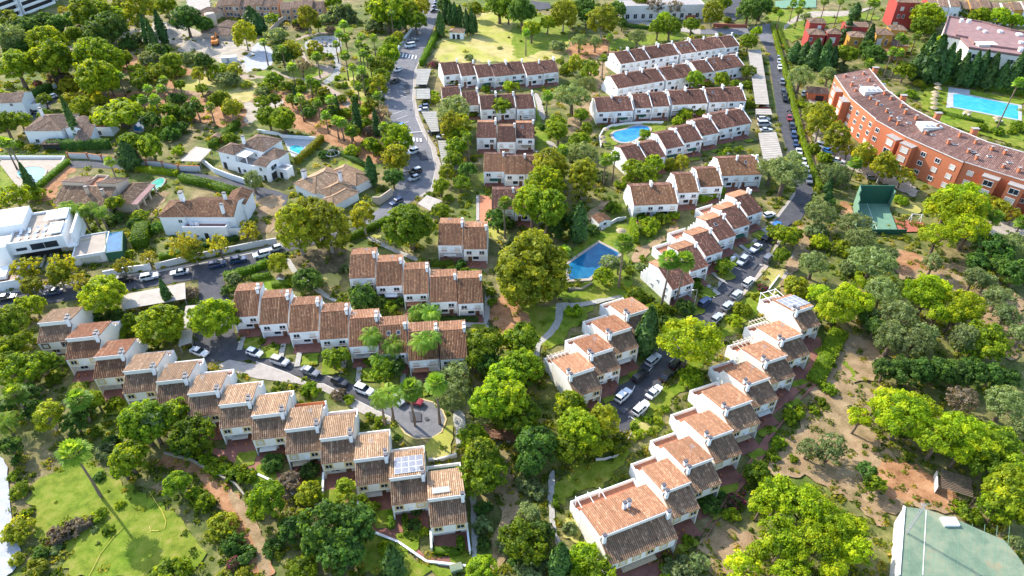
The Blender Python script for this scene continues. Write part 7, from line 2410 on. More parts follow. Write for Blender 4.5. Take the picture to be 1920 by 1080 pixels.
hedge('leafy hedge between the parasol garden row and the diagonal row', [('G', [(1060, 60), (1130, 30), (1180, 5)])], 2.2, 2.2, 'leaf_bright')
hedge('clipped hedge beside the stone garden path', [('K', [(245, 700), (243, 640)])], 1.0, 1.2, HB)
hedge('hedge on the slope beside the large white villa', [('A', [(1190, 835), (1340, 705)])], 2.4, 2.2, HB)

# low undergrowth over the open ground
HC = [(o.location.x + 3.3 * math.cos(o.rotation_euler.z) - 5 * math.sin(o.rotation_euler.z), o.location.y + 3.3 * math.sin(o.rotation_euler.z) + 5 * math.cos(o.rotation_euler.z)) for o in HOUSES.values()]
HC = np.array(HC)
BX = [[(min(p[0] for p in e), min(p[1] for p in e), max(p[0] for p in e), max(p[1] for p in e)), e] for e in EXCL]
LX = [[(min(p[0] for p in e), min(p[1] for p in e), max(p[0] for p in e), max(p[1] for p in e)), e] for e in LAWNS]

DX = [[(min(p[0] for p in e), min(p[1] for p in e), max(p[0] for p in e), max(p[1] for p in e)), e] for e in DIRTS]


def hit(lst, x, y):
    for (a, b, c, d), e in lst:
        if a <= x <= c and b <= y <= d and inside(e, x, y):
            return True
    return False


POS, NOR, TIN, SIZ = [], [], [], []
ur = np.random.default_rng(5)
cand = 0
while cand < 22000:
    cand += 1
    y = 55 + ur.random() ** 1.15 * 330
    x = ur.uniform(-1, 1) * (y * .72 + 42)
    nz = math.sin(x * .09 + 1) * math.cos(y * .07) + .6 * math.sin(x * .23 - y * .19)
    if nz < ur.uniform(-1.6, .6) or (y > 190 and ur.random() < .5):
        continue
    if np.min((HC[:, 0] - x) ** 2 + (HC[:, 1] - y) ** 2) < 55:
        continue
    if hit(BX, x, y) or (hit(LX, x, y) and ur.random() < .9) or (hit(DX, x, y) and ur.random() < .5):
        continue
    R = ur.uniform(.3, 1.15) * (1 + y / 500)
    n = int(16 + 10 * R)
    d = unit(ur.normal(size=(n, 3)) + np.array([0, 0, .5]))
    d[:, 2] = np.abs(d[:, 2])
    POS.append(np.array([x, y, 0.05]) + d * R * ur.uniform(.5, 1, (n, 1)) * np.array([1, 1, .7]))
    NOR.append(unit(d + ur.normal(size=(n, 3)) * .5))
    TIN.append(np.clip(ur.normal(ur.uniform(.15, .85), .12, n), 0, 1))
    SIZ.append(np.full((n, 1), .2 + .0006 * y))
pos, nor = np.concatenate(POS), np.concatenate(NOR)
V, Q = leaf_quads(pos, nor, np.concatenate(SIZ), ur)
leaf_mat('undergrowth', [(0, (.02, .045, .006)), (.4, (.06, .11, .012)), (.7, (.13, .18, .025)), (.88, (.2, .2, .05)), (1, (.27, .22, .1))])
tag(link('undergrowth', mesh_np('undergrowth', V, Q, ['undergrowth'], np.concatenate(TIN))), kind='stuff')

# grass blades on the nearer lawns
gp, gn, gt = [], [], []
for e in LAWNS:
    xs, ys = [p[0] for p in e], [p[1] for p in e]
    if min(ys) > 135:
        continue
    ar = (max(xs) - min(xs)) * (max(ys) - min(ys))
    for _ in range(int(ar * 16)):
        x, y = ur.uniform(min(xs) - .5, max(xs) + .5), ur.uniform(min(ys) - .5, max(ys) + .5)
        if inside(e, x, y):
            gp.append((x, y, .06))
            gt.append(.5 + .3 * math.sin(x * .6 + math.cos(y * .5) * 2) + ur.normal(0, .15))
gp = np.array(gp)
gn = unit(ur.normal(size=gp.shape) * .5 + np.array([0, 0, .7]))
V, Q = leaf_quads(gp + np.array([0, 0, .05]), gn, .12, ur)
leaf_mat('grass_blade', [(0, (.03, .065, .005)), (.5, (.075, .13, .008)), (1, (.16, .19, .02))])
tag(link('grass', mesh_np('grass', V, Q, ['grass_blade'], np.clip(gt, 0, 1))), kind='stuff')

# ---- labels for every plant: nearest landmark, then order among its like there
LAND = [('kidney shaped pool', (1183, 252)), ('blue rectangular pool', (1115, 490)), ('turquoise apartment pool', (1850, 205)), ('construction site', (410, 90)), ('round stone plaza', (605, 88)),
        ('main street bend', (790, 280)), ('upper main street', (770, 90)), ('dry lawn', (930, 80)), ('modern villa', (90, 460)), ('dark blue villa pool', (215, 450)), ('red brown roofed villa', (375, 410)),
        ('large white villa', (450, 290)), ('low tan roofed villa', (620, 345)), ('leaning cypress villa', (110, 225)), ('round pale pool', (60, 330)), ('umbrella tree pool', (262, 238)),
        ('cul-de-sac', (790, 790)), ('long stepped row', (420, 760)), ('lower left lawn', (180, 960)), ('brick walk', (700, 980)), ('brown roofed row', (650, 640)), ('five house row', (780, 510)),
        ('pair of houses', (867, 450)), ('farthest white rows', (1270, 110)), ('white row of three', (950, 260)), ('white rows by the dry lawn', (920, 160)), ('parasol garden row', (1300, 370)),
        ('diagonal row', (1340, 470)), ('parking street', (1220, 690)), ('short stepped row', (1110, 640)), ('brick lane row', (1380, 760)), ('near double house', (1170, 970)), ('brick lane', (1420, 850)),
        ('earth track', (1590, 800)), ('green felt roof', (1760, 980)), ('pelota court', (1640, 400)), ('olive slope', (1680, 580)), ('dark conifer row', (1780, 700)), ('red apartments', (1700, 260)),
        ('apartment forecourt', (1620, 310)), ('coloured houses', (1640, 70)), ('purple roof building', (1850, 80)), ('row of parked cars', (1490, 240)), ('olive by the street end', (1470, 330)),
        ('white corner apartments', (60, 30)), ('salmon houses', (500, 30)), ('park path', (560, 160)), ('cypress group', (640, 210)), ('middle gully', (950, 640)), ('lower gully', (930, 900)), ('stone garden path', (1040, 650)),
        ('top street', (1330, 50)), ('yellow tree gully', (1080, 280)), ('side street carports', (370, 600)), ('white street wall', (360, 480)), ('left edge wood', (40, 700)), ('palm park', (1490, 30)),
        ('right edge slope', (1880, 620)), ('upper left wood', (110, 120)), ('left garden', (300, 180)), ('sloping lawn', (1240, 770)), ('bottom edge pines', (1540, 1000)), ('tall pines', (1740, 800)), ('bottom edge wood', (620, 1040)), ('lower stone path', (1040, 900))]
LW = [(n, P(*q)) for n, q in LAND]
grp = {}
for e in TREES:
    L = min(LW, key=lambda l: (l[1].x - e[5][0]) ** 2 + (l[1].y - e[5][1]) ** 2)[0]
    grp.setdefault((e[0], e[1], L), []).append(e)
for (ph, cat, L), es in grp.items():
    es.sort(key=lambda e: e[3])
    n = len(es)
    sizes = sorted(es, key=lambda e: -e[6])
    for i, e in enumerate(es):
        if n == 1:
            lab = '%s by the %s' % (ph, L)
        elif n == 2 and sizes[0][6] > sizes[1][6] * 1.12:
            lab = '%s %s of the two by the %s' % ('larger' if e is sizes[0] else 'smaller', ph, L)
        else:
            lab = '%s by the %s, %s' % (ph, L, 'leftmost of %d' % n if i == 0 else 'rightmost of %d' % n if i == n - 1 else '%s from the left' % ORD[min(20, i + 1)])
        tag(e[2], lab, cat, ph + 's' if n > 1 else None)
# ---------------------------------------------------------------- front gardens
def house_sheet(h, x0, y0, x1, y1, name, mat, lv):
    c, s = math.cos(h.rotation_euler.z), math.sin(h.rotation_euler.z)
    pts = [(h.location.x + x * c - y * s, h.location.y + x * s + y * c) for x, y in ((x0, y0), (x1, y0), (x1, y1), (x0, y1))]
    if mat == 'lawn':
        q = []
        for a, b in zip(pts, pts[1:] + pts[:1]):
            for t_ in (0, .33, .66):
                q.append((a[0] + (b[0] - a[0]) * t_ + rnd.uniform(-.35, .35), a[1] + (b[1] - a[1]) * t_ + rnd.uniform(-.35, .35)))
        pts = smooth_poly(q, 1)
    return sheet(name, None, lv, mat, world=pts)


GL = LV[0] + 3
for (k, i), h in list(HOUSES.items()):
    if k in ('T2a', 'TR1', 'TR2', 'T2e', 'TR5'):
        continue
    dep = {'L1': 6.5, 'R1': 4.0, 'C1': 4.2, 'M1': 6.5, 'D': 6.5}.get(k, 4.5)
    house_sheet(h, .1 if i % 2 else 2.6, -dep, 4.2 if i % 2 else 6.4, -2.62, 'lawn', 'lawn', GL)
    if k in ('M1', 'D'):
        house_sheet(h, 4.3 if i % 2 else 1.2, -dep, 5.5 if i % 2 else 2.4, -2.0, 'path', 'stone_path', GL)
    GL += .05

# ---------------------------------------------------------------- vehicles


def loft(mb, secs, mi=0, cap=True):
    """secs: list of cross-section point lists (same length)"""
    n = len(secs[0])
    b = len(mb.v)
    for s in secs:
        mb.v += s
    for k in range(len(secs) - 1):
        for j in range(n):
            mb.f.append((b + k * n + j, b + k * n + (j + 1) % n, b + (k + 1) * n + (j + 1) % n, b + (k + 1) * n + j))
            mb.m.append(mi)
            mb.t.append(.5)
    if cap:
        mb.f.append(tuple(b + n - 1 - j for j in range(n)))
        mb.f.append(tuple(b + (len(secs) - 1) * n + j for j in range(n)))
        mb.m += [mi] * 2
        mb.t += [.5] * 2


def car_proto(kind):
    L, W, H = {'hatch': (4.0, 1.75, 1.48), 'sedan': (4.6, 1.8, 1.45), 'suv': (4.5, 1.86, 1.68), 'van': (5.0, 1.95, 2.1)}[kind]
    belt = H * .6 if kind != 'van' else 1.25
    prof = {'hatch': [(-.5, .5, .86), (-.47, .3, .98), (-.3, .24, 1), (0, .22, 1), (.2, .22, 1), (.4, .26, .97), (.485, .34, .86), (.5, .45, .8)],
            'sedan': [(-.5, .5, .84), (-.47, .32, .97), (-.3, .24, 1), (0, .22, 1), (.2, .22, 1), (.4, .26, .96), (.485, .36, .86), (.5, .46, .8)]}.get(kind)
    if prof is None:
        prof = [(-.5, .5, .9), (-.48, .3, .99), (-.3, .25, 1), (0, .24, 1), (.2, .24, 1), (.42, .28, .97), (.49, .36, .88), (.5, .48, .84)]
    secs = []
    for x, z0, ws in prof:
        w = W / 2 * ws
        top = belt * (1.0 if x > -.45 else .97) * (.97 if x > .3 else 1) * (.9 if x > .46 else 1)
        secs.append([(x * L, -w, z0), (x * L, -w * 1.0, top * .8), (x * L, -w * .93, top), (x * L, w * .93, top), (x * L, w * 1.0, top * .8), (x * L, w, z0)])
    t = []
    mb = MB()
    loft(mb, secs)
    t.append(('body', mb.mesh('body', ['car_white'], False), None, []))
    # cabin: glass lower, painted roof
    c0, c1, r0, r1 = {'hatch': (-.47, .2, -.4, .02), 'sedan': (-.36, .2, -.24, .02), 'suv': (-.48, .22, -.42, .06), 'van': (-.49, .36, -.47, .22)}[kind]
    w0, w1 = W / 2 * .92, W / 2 * .76
    mb = MB()
    loft(mb, [[(c0 * L, -w0, belt - .01), (c0 * L, w0, belt - .01), (c1 * L, w0, belt - .01), (c1 * L, -w0, belt - .01)], [(r0 * L, -w1, H - .06), (r0 * L, w1, H - .06), (r1 * L, w1, H - .06), (r1 * L, -w1, H - .06)]])
    t.append(('window', mb.mesh('window', ['car_glass']), None, []))
    mb = MB()
    loft(mb, [[(r0 * L - .03, -w1 - .02, H - .065), (r0 * L - .03, w1 + .02, H - .065), (r1 * L + .03, w1 + .02, H - .065), (r1 * L + .03, -w1 - .02, H - .065)], [(r0 * L + .1, -w1 + .1, H), (r0 * L + .1, w1 - .1, H), (r1 * L - .1, w1 - .1, H), (r1 * L - .1, -w1 + .1, H)]])
    for s in (-1, 1):
        for f in ((c0 + r0) / 2 + .03, (c0 + c1 + r0 + r1) / 4 + .02):
            mb.bar((f * L, s * (w0 + .005), belt), (f * L + .05 * (f < -.2), s * (w1 + .02), H - .06), .07, .03)
    t.append(('roof', mb.mesh('roof', ['car_white']), None, []))
    wm = MB()
    wm.tube([(0, -.11, 0), (0, .11, 0)], [.33, .33], 14, 0)
    wm.face([(.33 * math.cos(2 * PI * j / 14), -.11, .33 * math.sin(2 * PI * j / 14)) for j in range(14)], 0)
    wmesh = wm.mesh('wheel', ['tyre'])
    rm = MB()
    for s in (-1, 1):
        rm.face([(.2 * math.cos(2 * PI * j / 10), s * .115, -s * .2 * math.sin(2 * PI * j / 10) * -1) for j in range(10)][::s], 0)
    rmesh = rm.mesh('rim', ['rim'])
    for sx in (-.31, .31):
        for sy in (-1, 1):
            t.append(('wheel', wmesh, (sx * L, sy * (W / 2 - .09), .33), [('rim', rmesh)]))
    for sy in (-1, 1):
        mb = MB().box(L * .485 - .1, sy * W * .33 - .17, belt * .66, L * .488, sy * W * .33 + .17, belt * .82)
        t.append(('headlight', mb.mesh('headlight', ['headlight']), None, []))
        mb = MB().box(-L * .5 - .012, sy * W * .34 - .16, belt * .68, -L * .49 + .1, sy * W * .34 + .16, belt * .9)
        t.append(('tail_light', mb.mesh('tail_light', ['tail_light']), None, []))
        mb = MB().box(c1 * L - .25, sy * (W / 2 + .08) - .09, belt - .02, c1 * L - .08, sy * (W / 2 + .08) + .09, belt + .12)
        t.append(('mirror', mb.mesh('mirror', ['car_white']), None, []))
    return t


CARS = {k: car_proto(k) for k in ('hatch', 'sedan', 'suv', 'van')}
CARLIST = []
RZ = (LV[0] + 2) * STEP


def car(kind, col, c, center, rear, front, where, roof=None, s=1.0):
    X, Y = px(c, *center)
    a, b = P(*px(c, *rear)), P(*px(c, *front))
    rz = math.atan2(b.y - a.y, b.x - a.x)
    w = P(X, Y, .6)
    o = thing('parked_car', (w.x, w.y, RZ), rz)
    o.scale = (s, s, s)
    for nm, me, loc, subs in CARS[kind]:
        p_ = link(nm, me, o, loc)
        if nm in ('body', 'roof', 'mirror'):
            setmat(p_, 'car_' + (roof if nm == 'roof' and roof else col))
        for sn, sm in subs:
            link(sn, sm, p_)
    CARLIST.append((o, kind, col, where, X, Y))


def carz(zo, kind, col, cen, d, where, roof=None):
    """centre and heading in the enlarged view zo = (ox, oy, scale)"""
    ox, oy, sc_ = zo
    x, y = ox + cen[0] / sc_, oy + cen[1] / sc_
    car(kind, col, '', (x, y), (x - d[0], y - d[1]), (x + d[0], y + d[1]), where, roof)


Z7 = (340, 540, 5.4)
for q in (('hatch', 'white', (745, 662), (19, 6), None), ('suv', 'silver', (1000, 748), (19, 6), 'beige'), ('sedan', 'grey', (1308, 852), (19, 7), 'silver'), ('hatch', 'black', (1605, 955), (18, 7), None)):
    carz(Z7, q[0], q[1], q[2], q[3], 'cul-de-sac street', q[4])
carz(Z7, 'sedan', 'white', (185, 655), (17, 6), 'side street carports')
car('suv', 'white', 'J', (608, 37), (560, 18), (660, 58), 'cul-de-sac street')
car('hatch', 'silver', 'J', (790, 92), (770, 72), (815, 104), 'cul-de-sac street')
car('hatch', 'red', 'J', (890, 98), (870, 90), (915, 104), 'cul-de-sac street')
for k, cl, cen, a, b in (('sedan', 'dark blue', (300, 567), (360, 557), (240, 577)), ('sedan', 'black', (40, 597), (0, 602), (80, 590)), ('suv', 'black', (700, 497), (650, 505), (750, 486)), ('suv', 'white', (842, 482), (790, 492), (895, 470)),
                         ('sedan', 'silver', (1012, 456), (1070, 447), (950, 466)), ('suv', 'dark blue', (1222, 412), (1170, 424), (1270, 402)), ('suv', 'dark blue', (1342, 386), (1290, 398), (1395, 376))):
    car(k, cl, 'E', cen, a, b, 'street below the white wall')
car('suv', 'white', 'F', (33, 356), (75, 346), (-5, 366), 'street below the white wall')
car('hatch', 'silver', 'F', (108, 322), (140, 312), (75, 330), 'street below the white wall')
car('suv', 'dark blue', 'F', (790, 62), (825, 45), (755, 78), 'main street')
for k, cl, cen, a, b in (('sedan', 'black', (1000, 62), (975, 66), (1025, 58)), ('hatch', 'grey', (1008, 42), (985, 46), (1030, 38)), ('hatch', 'dark blue', (1015, 25), (995, 28), (1040, 20)), ('hatch', 'silver', (1022, 8), (1000, 11), (1045, 5)),
                         ('sedan', 'grey', (888, 226), (862, 228), (915, 223)), ('van', 'white', (866, 261), (900, 256), (832, 267)), ('hatch', 'white', (798, 396), (828, 385), (768, 406)), ('sedan', 'black', (785, 461), (812, 454), (760, 468)),
                         ('hatch', 'blue', (810, 715), (832, 703), (788, 726)), ('suv', 'white', (882, 857), (912, 845), (850, 869)), ('suv', 'black', (897, 968), (930, 956), (862, 980)), ('hatch', 'silver', (888, 1006), (922, 992), (852, 1020))):
    car(k, cl, 'B', cen, a, b, 'main street', 'silver' if cen[1] == 968 else None)
for k, cl, cen in (('hatch', 'dark blue', (945, 602)), ('hatch', 'silver', (942, 622)), ('suv', 'black', (1000, 745)), ('hatch', 'white', (1045, 772)), ('sedan', 'black', (940, 487))):
    car(k, cl, 'B', cen, (cen[0] + 30, cen[1] - 2), (cen[0] - 30, cen[1] + 2), 'main street carports')
for k, cl, cen, d in (('hatch', 'white', (290, 548), (-34, 10)), ('sedan', 'white', (252, 575), (-34, 14)), ('suv', 'black', (182, 624), (34, 14)), ('sedan', 'dark blue', (136, 640), (34, 14))):
    car(k, cl, 'A', cen, (cen[0] - d[0], cen[1] - d[1]), (cen[0] + d[0], cen[1] + d[1]), 'walled parking yard')
Z4, Z5 = (1390, 40, 6), (1390, 200, 5.684)
for z, k, cl, cen in ((Z4, 'hatch', 'grey', (420, 422)), (Z4, 'hatch', 'silver', (427, 458)), (Z4, 'hatch', 'white', (432, 525)), (Z4, 'suv', 'grey', (458, 692)), (Z4, 'hatch', 'black', (472, 808)), (Z4, 'suv', 'black', (488, 878)),
                      (Z5, 'hatch', 'red', (512, 130)), (Z5, 'suv', 'black', (537, 222)), (Z5, 'suv', 'dark blue', (556, 312)), (Z5, 'hatch', 'dark blue', (578, 402)), (Z5, 'sedan', 'white', (613, 487)), (Z5, 'sedan', 'white', (657, 592)), (Z5, 'hatch', 'silver', (690, 680)), (Z5, 'suv', 'grey', (717, 788))):
    carz(z, k, cl, cen, (6, 24), 'clipped hedge')
for k, cl, cen in (('suv', 'white', (235, 138)), ('van', 'silver', (242, 198)), ('sedan', 'silver', (262, 255)), ('hatch', 'red', (240, 12))):
    carz(Z5, k, cl, cen, (14, -.5), 'pale carports')
carz(Z4, 'hatch', 'silver', (700, 822), (-4, 16), 'apartment forecourt')
carz(Z5, 'van', 'white', (870, 438), (16, 5), 'apartment forecourt')
carz(Z5, 'hatch', 'blue', (925, 480), (14, 5), 'apartment forecourt')
carz(Z5, 'sedan', 'white', (1030, 582), (16, 3), 'apartment forecourt')
car('hatch', 'grey', 'D', (585, 1002), (550, 1000), (620, 1004), 'apartment forecourt')
Z6 = (1240, 400, 5.4)
for k, cl, cen, d in (('suv', 'dark blue', (437, 908), (13, -11)), ('suv', 'silver', (820, 490), (-12, 12)), ('sedan', 'white', (952, 358), (-14, 11)), ('sedan', 'black', (1072, 240), (13, -11)), ('suv', 'blue', (1155, 132), (13, -11)), ('hatch', 'white', (1088, 22), (14, -4)),
                      ('suv', 'white', (880, 706), (13, -12)), ('hatch', 'silver', (762, 832), (13, -12)), ('hatch', 'silver', (667, 946), (13, -12)), ('hatch', 'silver', (562, 1066), (13, -12)), ('suv', 'grey', (1078, 462), (11, -12))):
    carz(Z6, k, cl, cen, d, 'diagonal row street')
Z8 = (1120, 640, 6.75)
for k, cl, cen, d in (('suv', 'silver', (706, 246), (13, -11)), ('suv', 'black', (542, 447), (13, -11)), ('suv', 'white', (325, 697), (13, -12)), ('suv', 'black', (997, 282), (12, -12)), ('sedan', 'black', (880, 442), (12, -12)), ('sedan', 'white', (716, 652), (13, -12)), ('suv', 'white', (547, 862), (13, -12))):
    carz(Z8, k, cl, cen, d, 'parking street')
car('hatch', 'black', 'C', (1350, 172), (1380, 170), (1320, 174), 'top street')
grp = {}
for e in CARLIST:
    grp.setdefault((e[2], e[1], e[3]), []).append(e)
NK = {'hatch': 'hatchback', 'sedan': 'saloon car', 'suv': 'tall estate car', 'van': 'van'}
for (cl, k, wh), es in grp.items():
    es.sort(key=lambda e: e[4])
    for i, e in enumerate(es):
        lab = '%s %s by the %s' % (cl, NK[k], wh)
        if len(es) > 1:
            lab += ', %s from the left' % ORD[i + 1]
        tag(e[0], lab, 'van' if k == 'van' else 'car', 'cars parked by the ' + wh)


def motorbike(c, x, y, lab):
    w = P(*px(c, x, y))
    t = thing('motorbike', (w.x, w.y, RZ), rnd.uniform(-.4, .4), lab, 'motorbike')
    for x_ in (-.65, .65):
        mb = MB()
        mb.tube([(x_, -.06, .3), (x_, .06, .3)], [.3, .3], 12)
        mb.face([(x_ + .3 * math.cos(2 * PI * j / 12), -.06, .3 + .3 * math.sin(2 * PI * j / 12)) for j in range(12)])
        part('wheel', mb, 'tyre', t)
    mb = MB()
    mb.tube([(-.7, 0, .6), (-.3, 0, .75), (.2, 0, .8), (.55, 0, .7)], [.1, .2, .2, .08], 8)
    part('body', mb, 'dark_metal', t, True)
    part('seat', MB().box(-.6, -.14, .82, .0, .14, .92), 'tyre', t)
    mb = MB()
    mb.bar((.65, 0, .3), (.45, 0, 1.05), .07, .07)
    mb.bar((.45, -.35, 1.05), (.45, .35, 1.05), .05, .05)
    part('handlebar', mb, 'grey_metal', t)


motorbike('', 1390 + 448 / 6, 40 + 585 / 6, 'motorbike between the white hatchback and a grey car by the hedge')
motorbike('', 1390 + 508 / 5.684, 200 + 70 / 5.684, 'dark motorbike just above the red hatchback')
motorbike('', 1390 + 765 / 5.684, 200 + 960 / 5.684, 'black motorbike at the foot of the clipped hedge')
motorbike('', 700 + 705 / 6, 250 + 110 / 6, 'motorbike beside the leaf strewn carport')

# ---------------------------------------------------------------- street furniture and small things
def lamp(c, x, y, lab):
    w = P(*px(c, x, y))
    t = thing('street_lamp', (w.x, w.y, 0), 0, lab, 'street lamp', 'street lamps')
    part('pole', MB().cone((0, 0, 0), .09, .05, 6.2, 8), 'grey_metal', t)
    part('arm', MB().box(-.9, -.03, 6.15, .03, .03, 6.22), 'grey_metal', t)
    part('lamp_head', MB().box(-1.4, -.14, 6.1, -.85, .14, 6.24), 'garden_wall', t)


lamp('', 801.7, 266, 'street lamp on the pavement just below the lower crossing')
lamp('', 779, 123, 'street lamp on the pavement beside the clipped hedge')
lamp('', 778, 218, 'street lamp at the pavement before the long grey carport')
lamp('C', 500, 480, 'grey lamp post left of the second white row')
lamp('G', 1020, 660, 'street lamp at the kerb below the diagonal row')


def parasol(c, x, y, lab, h=2.4, r_=1.5):
    w = P(*px(c, x, y), h)
    t = thing('straw_parasol', (w.x, w.y, 0), rnd.uniform(0, 1), lab, 'parasol', 'straw parasols')
    part('pole', MB().cone((0, 0, 0), .06, .06, h, 7), 'bark', t)
    r = random.Random(int(x * 7 + y))
    mb = MB()
    n = 16
    for ring, (ra, za, rb, zb) in enumerate(((.05, h + .35, r_ * .55, h + .05), (r_ * .5, h + .02, r_, h - .4))):
        for j in range(n):
            a, b = 2 * PI * j / n, 2 * PI * (j + 1) / n
            k = r.uniform(.92, 1.06)
            mb.face([(ra * math.cos(a), ra * math.sin(a), za), (rb * k * math.cos(a), rb * k * math.sin(a), zb - (k - 1)), (rb * k * math.cos(b), rb * k * math.sin(b), zb - (k - 1)), (ra * math.cos(b), ra * math.sin(b), za)])
    part('thatch', mb, 'straw', t)


for i, (x, y) in enumerate(((955, 468), (957, 490), (942, 515), (945, 532), (936, 552), (940, 575), (936, 600))):
    parasol('D', x, y, 'straw parasol in the row by the turquoise pool, %s from the far end' % ORD[i + 1])
parasol('D', 1125, 626, 'straw parasol at the near edge of the turquoise pool, left one')
parasol('D', 1290, 660, 'straw parasol at the near edge of the turquoise pool, right one')
parasol('G', 615, 212, 'single straw parasol on the lawn behind the blue rectangular pool')
for i, (x, y) in enumerate(((532, 722), (512, 766), (515, 790))):
    parasol('C', x, y, 'straw parasol beside the kidney shaped pool, %s from the far end' % ORD[i + 1], r_=1.2)


def lounger(c, x, y, lab, rz=0, mat='white_metal'):
    w = P(*px(c, x, y))
    t = thing('sun_lounger', (w.x, w.y, LV[0] * STEP), rz, lab, 'sun lounger', 'white sun loungers')
    part('seat', MB().box(-.35, -.9, .28, .35, .5, .4), mat, t)
    mb = MB()
    mb.profile([(.5, .28), (1.05, .8), (1.0, .9), (.45, .4)], -.35, .35)
    part('backrest', mb, mat, t)
    for sx in (-.3, .3):
        for y_ in (-.8, .4):
            part('leg', MB().box(sx - .04, y_ - .04, 0, sx + .04, y_ + .04, .279), mat, t)


lounger('D', 1098, 650, 'white lounger by the turquoise pool, left of its pair', 2.8)
lounger('D', 1126, 656, 'white lounger by the turquoise pool, right of its pair', 2.8)
lounger('D', 1280, 690, 'white lounger under the right hand parasol of the pool, nearer', 2.6)
lounger('D', 1308, 692, 'white lounger under the right hand parasol of the pool, farther', 2.6)

# building site
w = P(*px('A', 1215, 255))
t = thing('excavator', (w.x, w.y, .3), math.radians(10), 'orange excavator at work beside the sand heaps', 'excavator')
for s in (-1, 1):
    mb = MB()
    mb.profile([(-2, .2), (-1.7, 0), (1.7, 0), (2, .2), (2, .7), (1.6, .95), (-1.6, .95), (-2, .7)], s * 1.1 - .3, s * 1.1 + .3)
    part('track', mb, 'tyre', t)
part('body', MB().box(-1.4, -2.2, 1.0, 1.4, 1.2, 2.3), 'excavator_paint', t)
cb = part('cab', MB().box(-1.4, .2, 2.3, -.2, 1.8, 3.4), 'excavator_paint', t)
part('window', MB().box(-1.42, .4, 2.5, -.18, 1.82, 3.2), 'glass', cb)
mb = MB()
mb.bar((.4, 1.0, 1.9), (.4, 3.4, 4.6), .5, .6)
part('boom', mb, 'excavator_paint', t)
mb = MB()
mb.bar((.4, 3.3, 4.6), (.4, 5.4, 2.4), .4, .45)
part('arm', mb, 'excavator_paint', t)
mb = MB()
mb.profile([(5.0, 2.5), (5.9, 2.4), (6.0, 1.5), (5.2, 1.2)], -.2, 1.0)
part('bucket', mb, 'dark_metal', t)
for i, (x, y, r_, h) in enumerate(((1075, 268, 70, 3.5), (1180, 300, 60, 3.0), (960, 190, 60, 2.5))):
    w = P(*px('A', x, y))
    R = r_ / 3 * mpp(*px('A', x, y))
    rr = np.random.default_rng(i)
    n, m = 20, 8
    V = [(math.cos(2 * PI * j / n) * R * q * (1 + .12 * math.sin(j * 1.7 + i)), math.sin(2 * PI * j / n) * R * q * (1 + .1 * math.cos(j * 2.3)), h * (1 - q) ** 1.1 + rr.normal(0, .06)) for q in np.linspace(.02, 1, m) for j in range(n)]
    Q = [[a * n + j, (a + 1) * n + j, (a + 1) * n + (j + 1) % n, a * n + (j + 1) % n] for a in range(m - 1) for j in range(n)]
    o = link('sand_heap', mesh_np('sand_heap', V, Q, ['sand'], smooth=True), None, (w.x, w.y, .02))
    tag(o, ['grey sand heap left of the excavator', 'pale sand heap in front of the excavator', 'low earth heap behind the slim cypress trees'][i], 'heap')
w = P(*px('A', 1295, 350))
t = thing('site_container', (w.x, w.y, 0), math.radians(12), 'white site container beside the fenced yard', 'container')
part('body', MB().box(-3.2, -1.3, 0, 3.2, 1.3, 2.6), 'white_metal', t)
part('door', MB().box(-1, -1.34, .1, 0, -1.302, 2.2), 'grey_metal', t)

# boulders of the round plaza
r = random.Random(4)
BPX = sorted((385 + math.cos(a) * q * 80, 255 + math.sin(a) * q * 38) for a, q in [(r.uniform(0, 6.28), r.uniform(.1, 1)) for _ in range(16)])
for i, (bx_, by_) in enumerate(BPX):
    X, Y = px('B', bx_, by_)
    w = P(X, Y)
    mb = MB()
    R = r.uniform(.4, .8)
    for k in range(2):
        pass
    pts = [[(R * (.9 + .2 * r.random()) * math.cos(j) * s, R * (.9 + .2 * r.random()) * math.sin(j) * s, z) for j in (0, 1.05, 2.1, 3.14, 4.2, 5.2)] for s, z in ((1, 0), (1.05, R * .4), (.55, R * .8))]
    loft(mb, pts)
    o = link('boulder', mb.mesh('boulder', ['stone_wall']), None, (w.x, w.y, LV[0] * STEP))
    tag(o, 'dark boulder on the white gravel of the round plaza, %s from the left' % ORD[i + 1], 'boulder', 'boulders on the round plaza')

# yellow hose on the lawn
for seg, lab in (([(700, 810), (640, 870), (570, 960), (520, 1060), (505, 1085)], 'yellow hose running straight down the lower left lawn'), ([(845, 612), (880, 670), (915, 720), (938, 780), (930, 818), (890, 832), (852, 832), (845, 808)], 'yellow hose curled in a hook on the lower left lawn')):
    pts = [P(*px('I', *q)) for q in seg]
    mb = MB()
    z = LV[0] * STEP + .06
    mb.tube([(p.x, p.y, z) for p in pts], [.05] * len(pts), 5)
    tag(link('garden_hose', mb.mesh('garden_hose', ['hose_yellow'])), lab, 'hose')

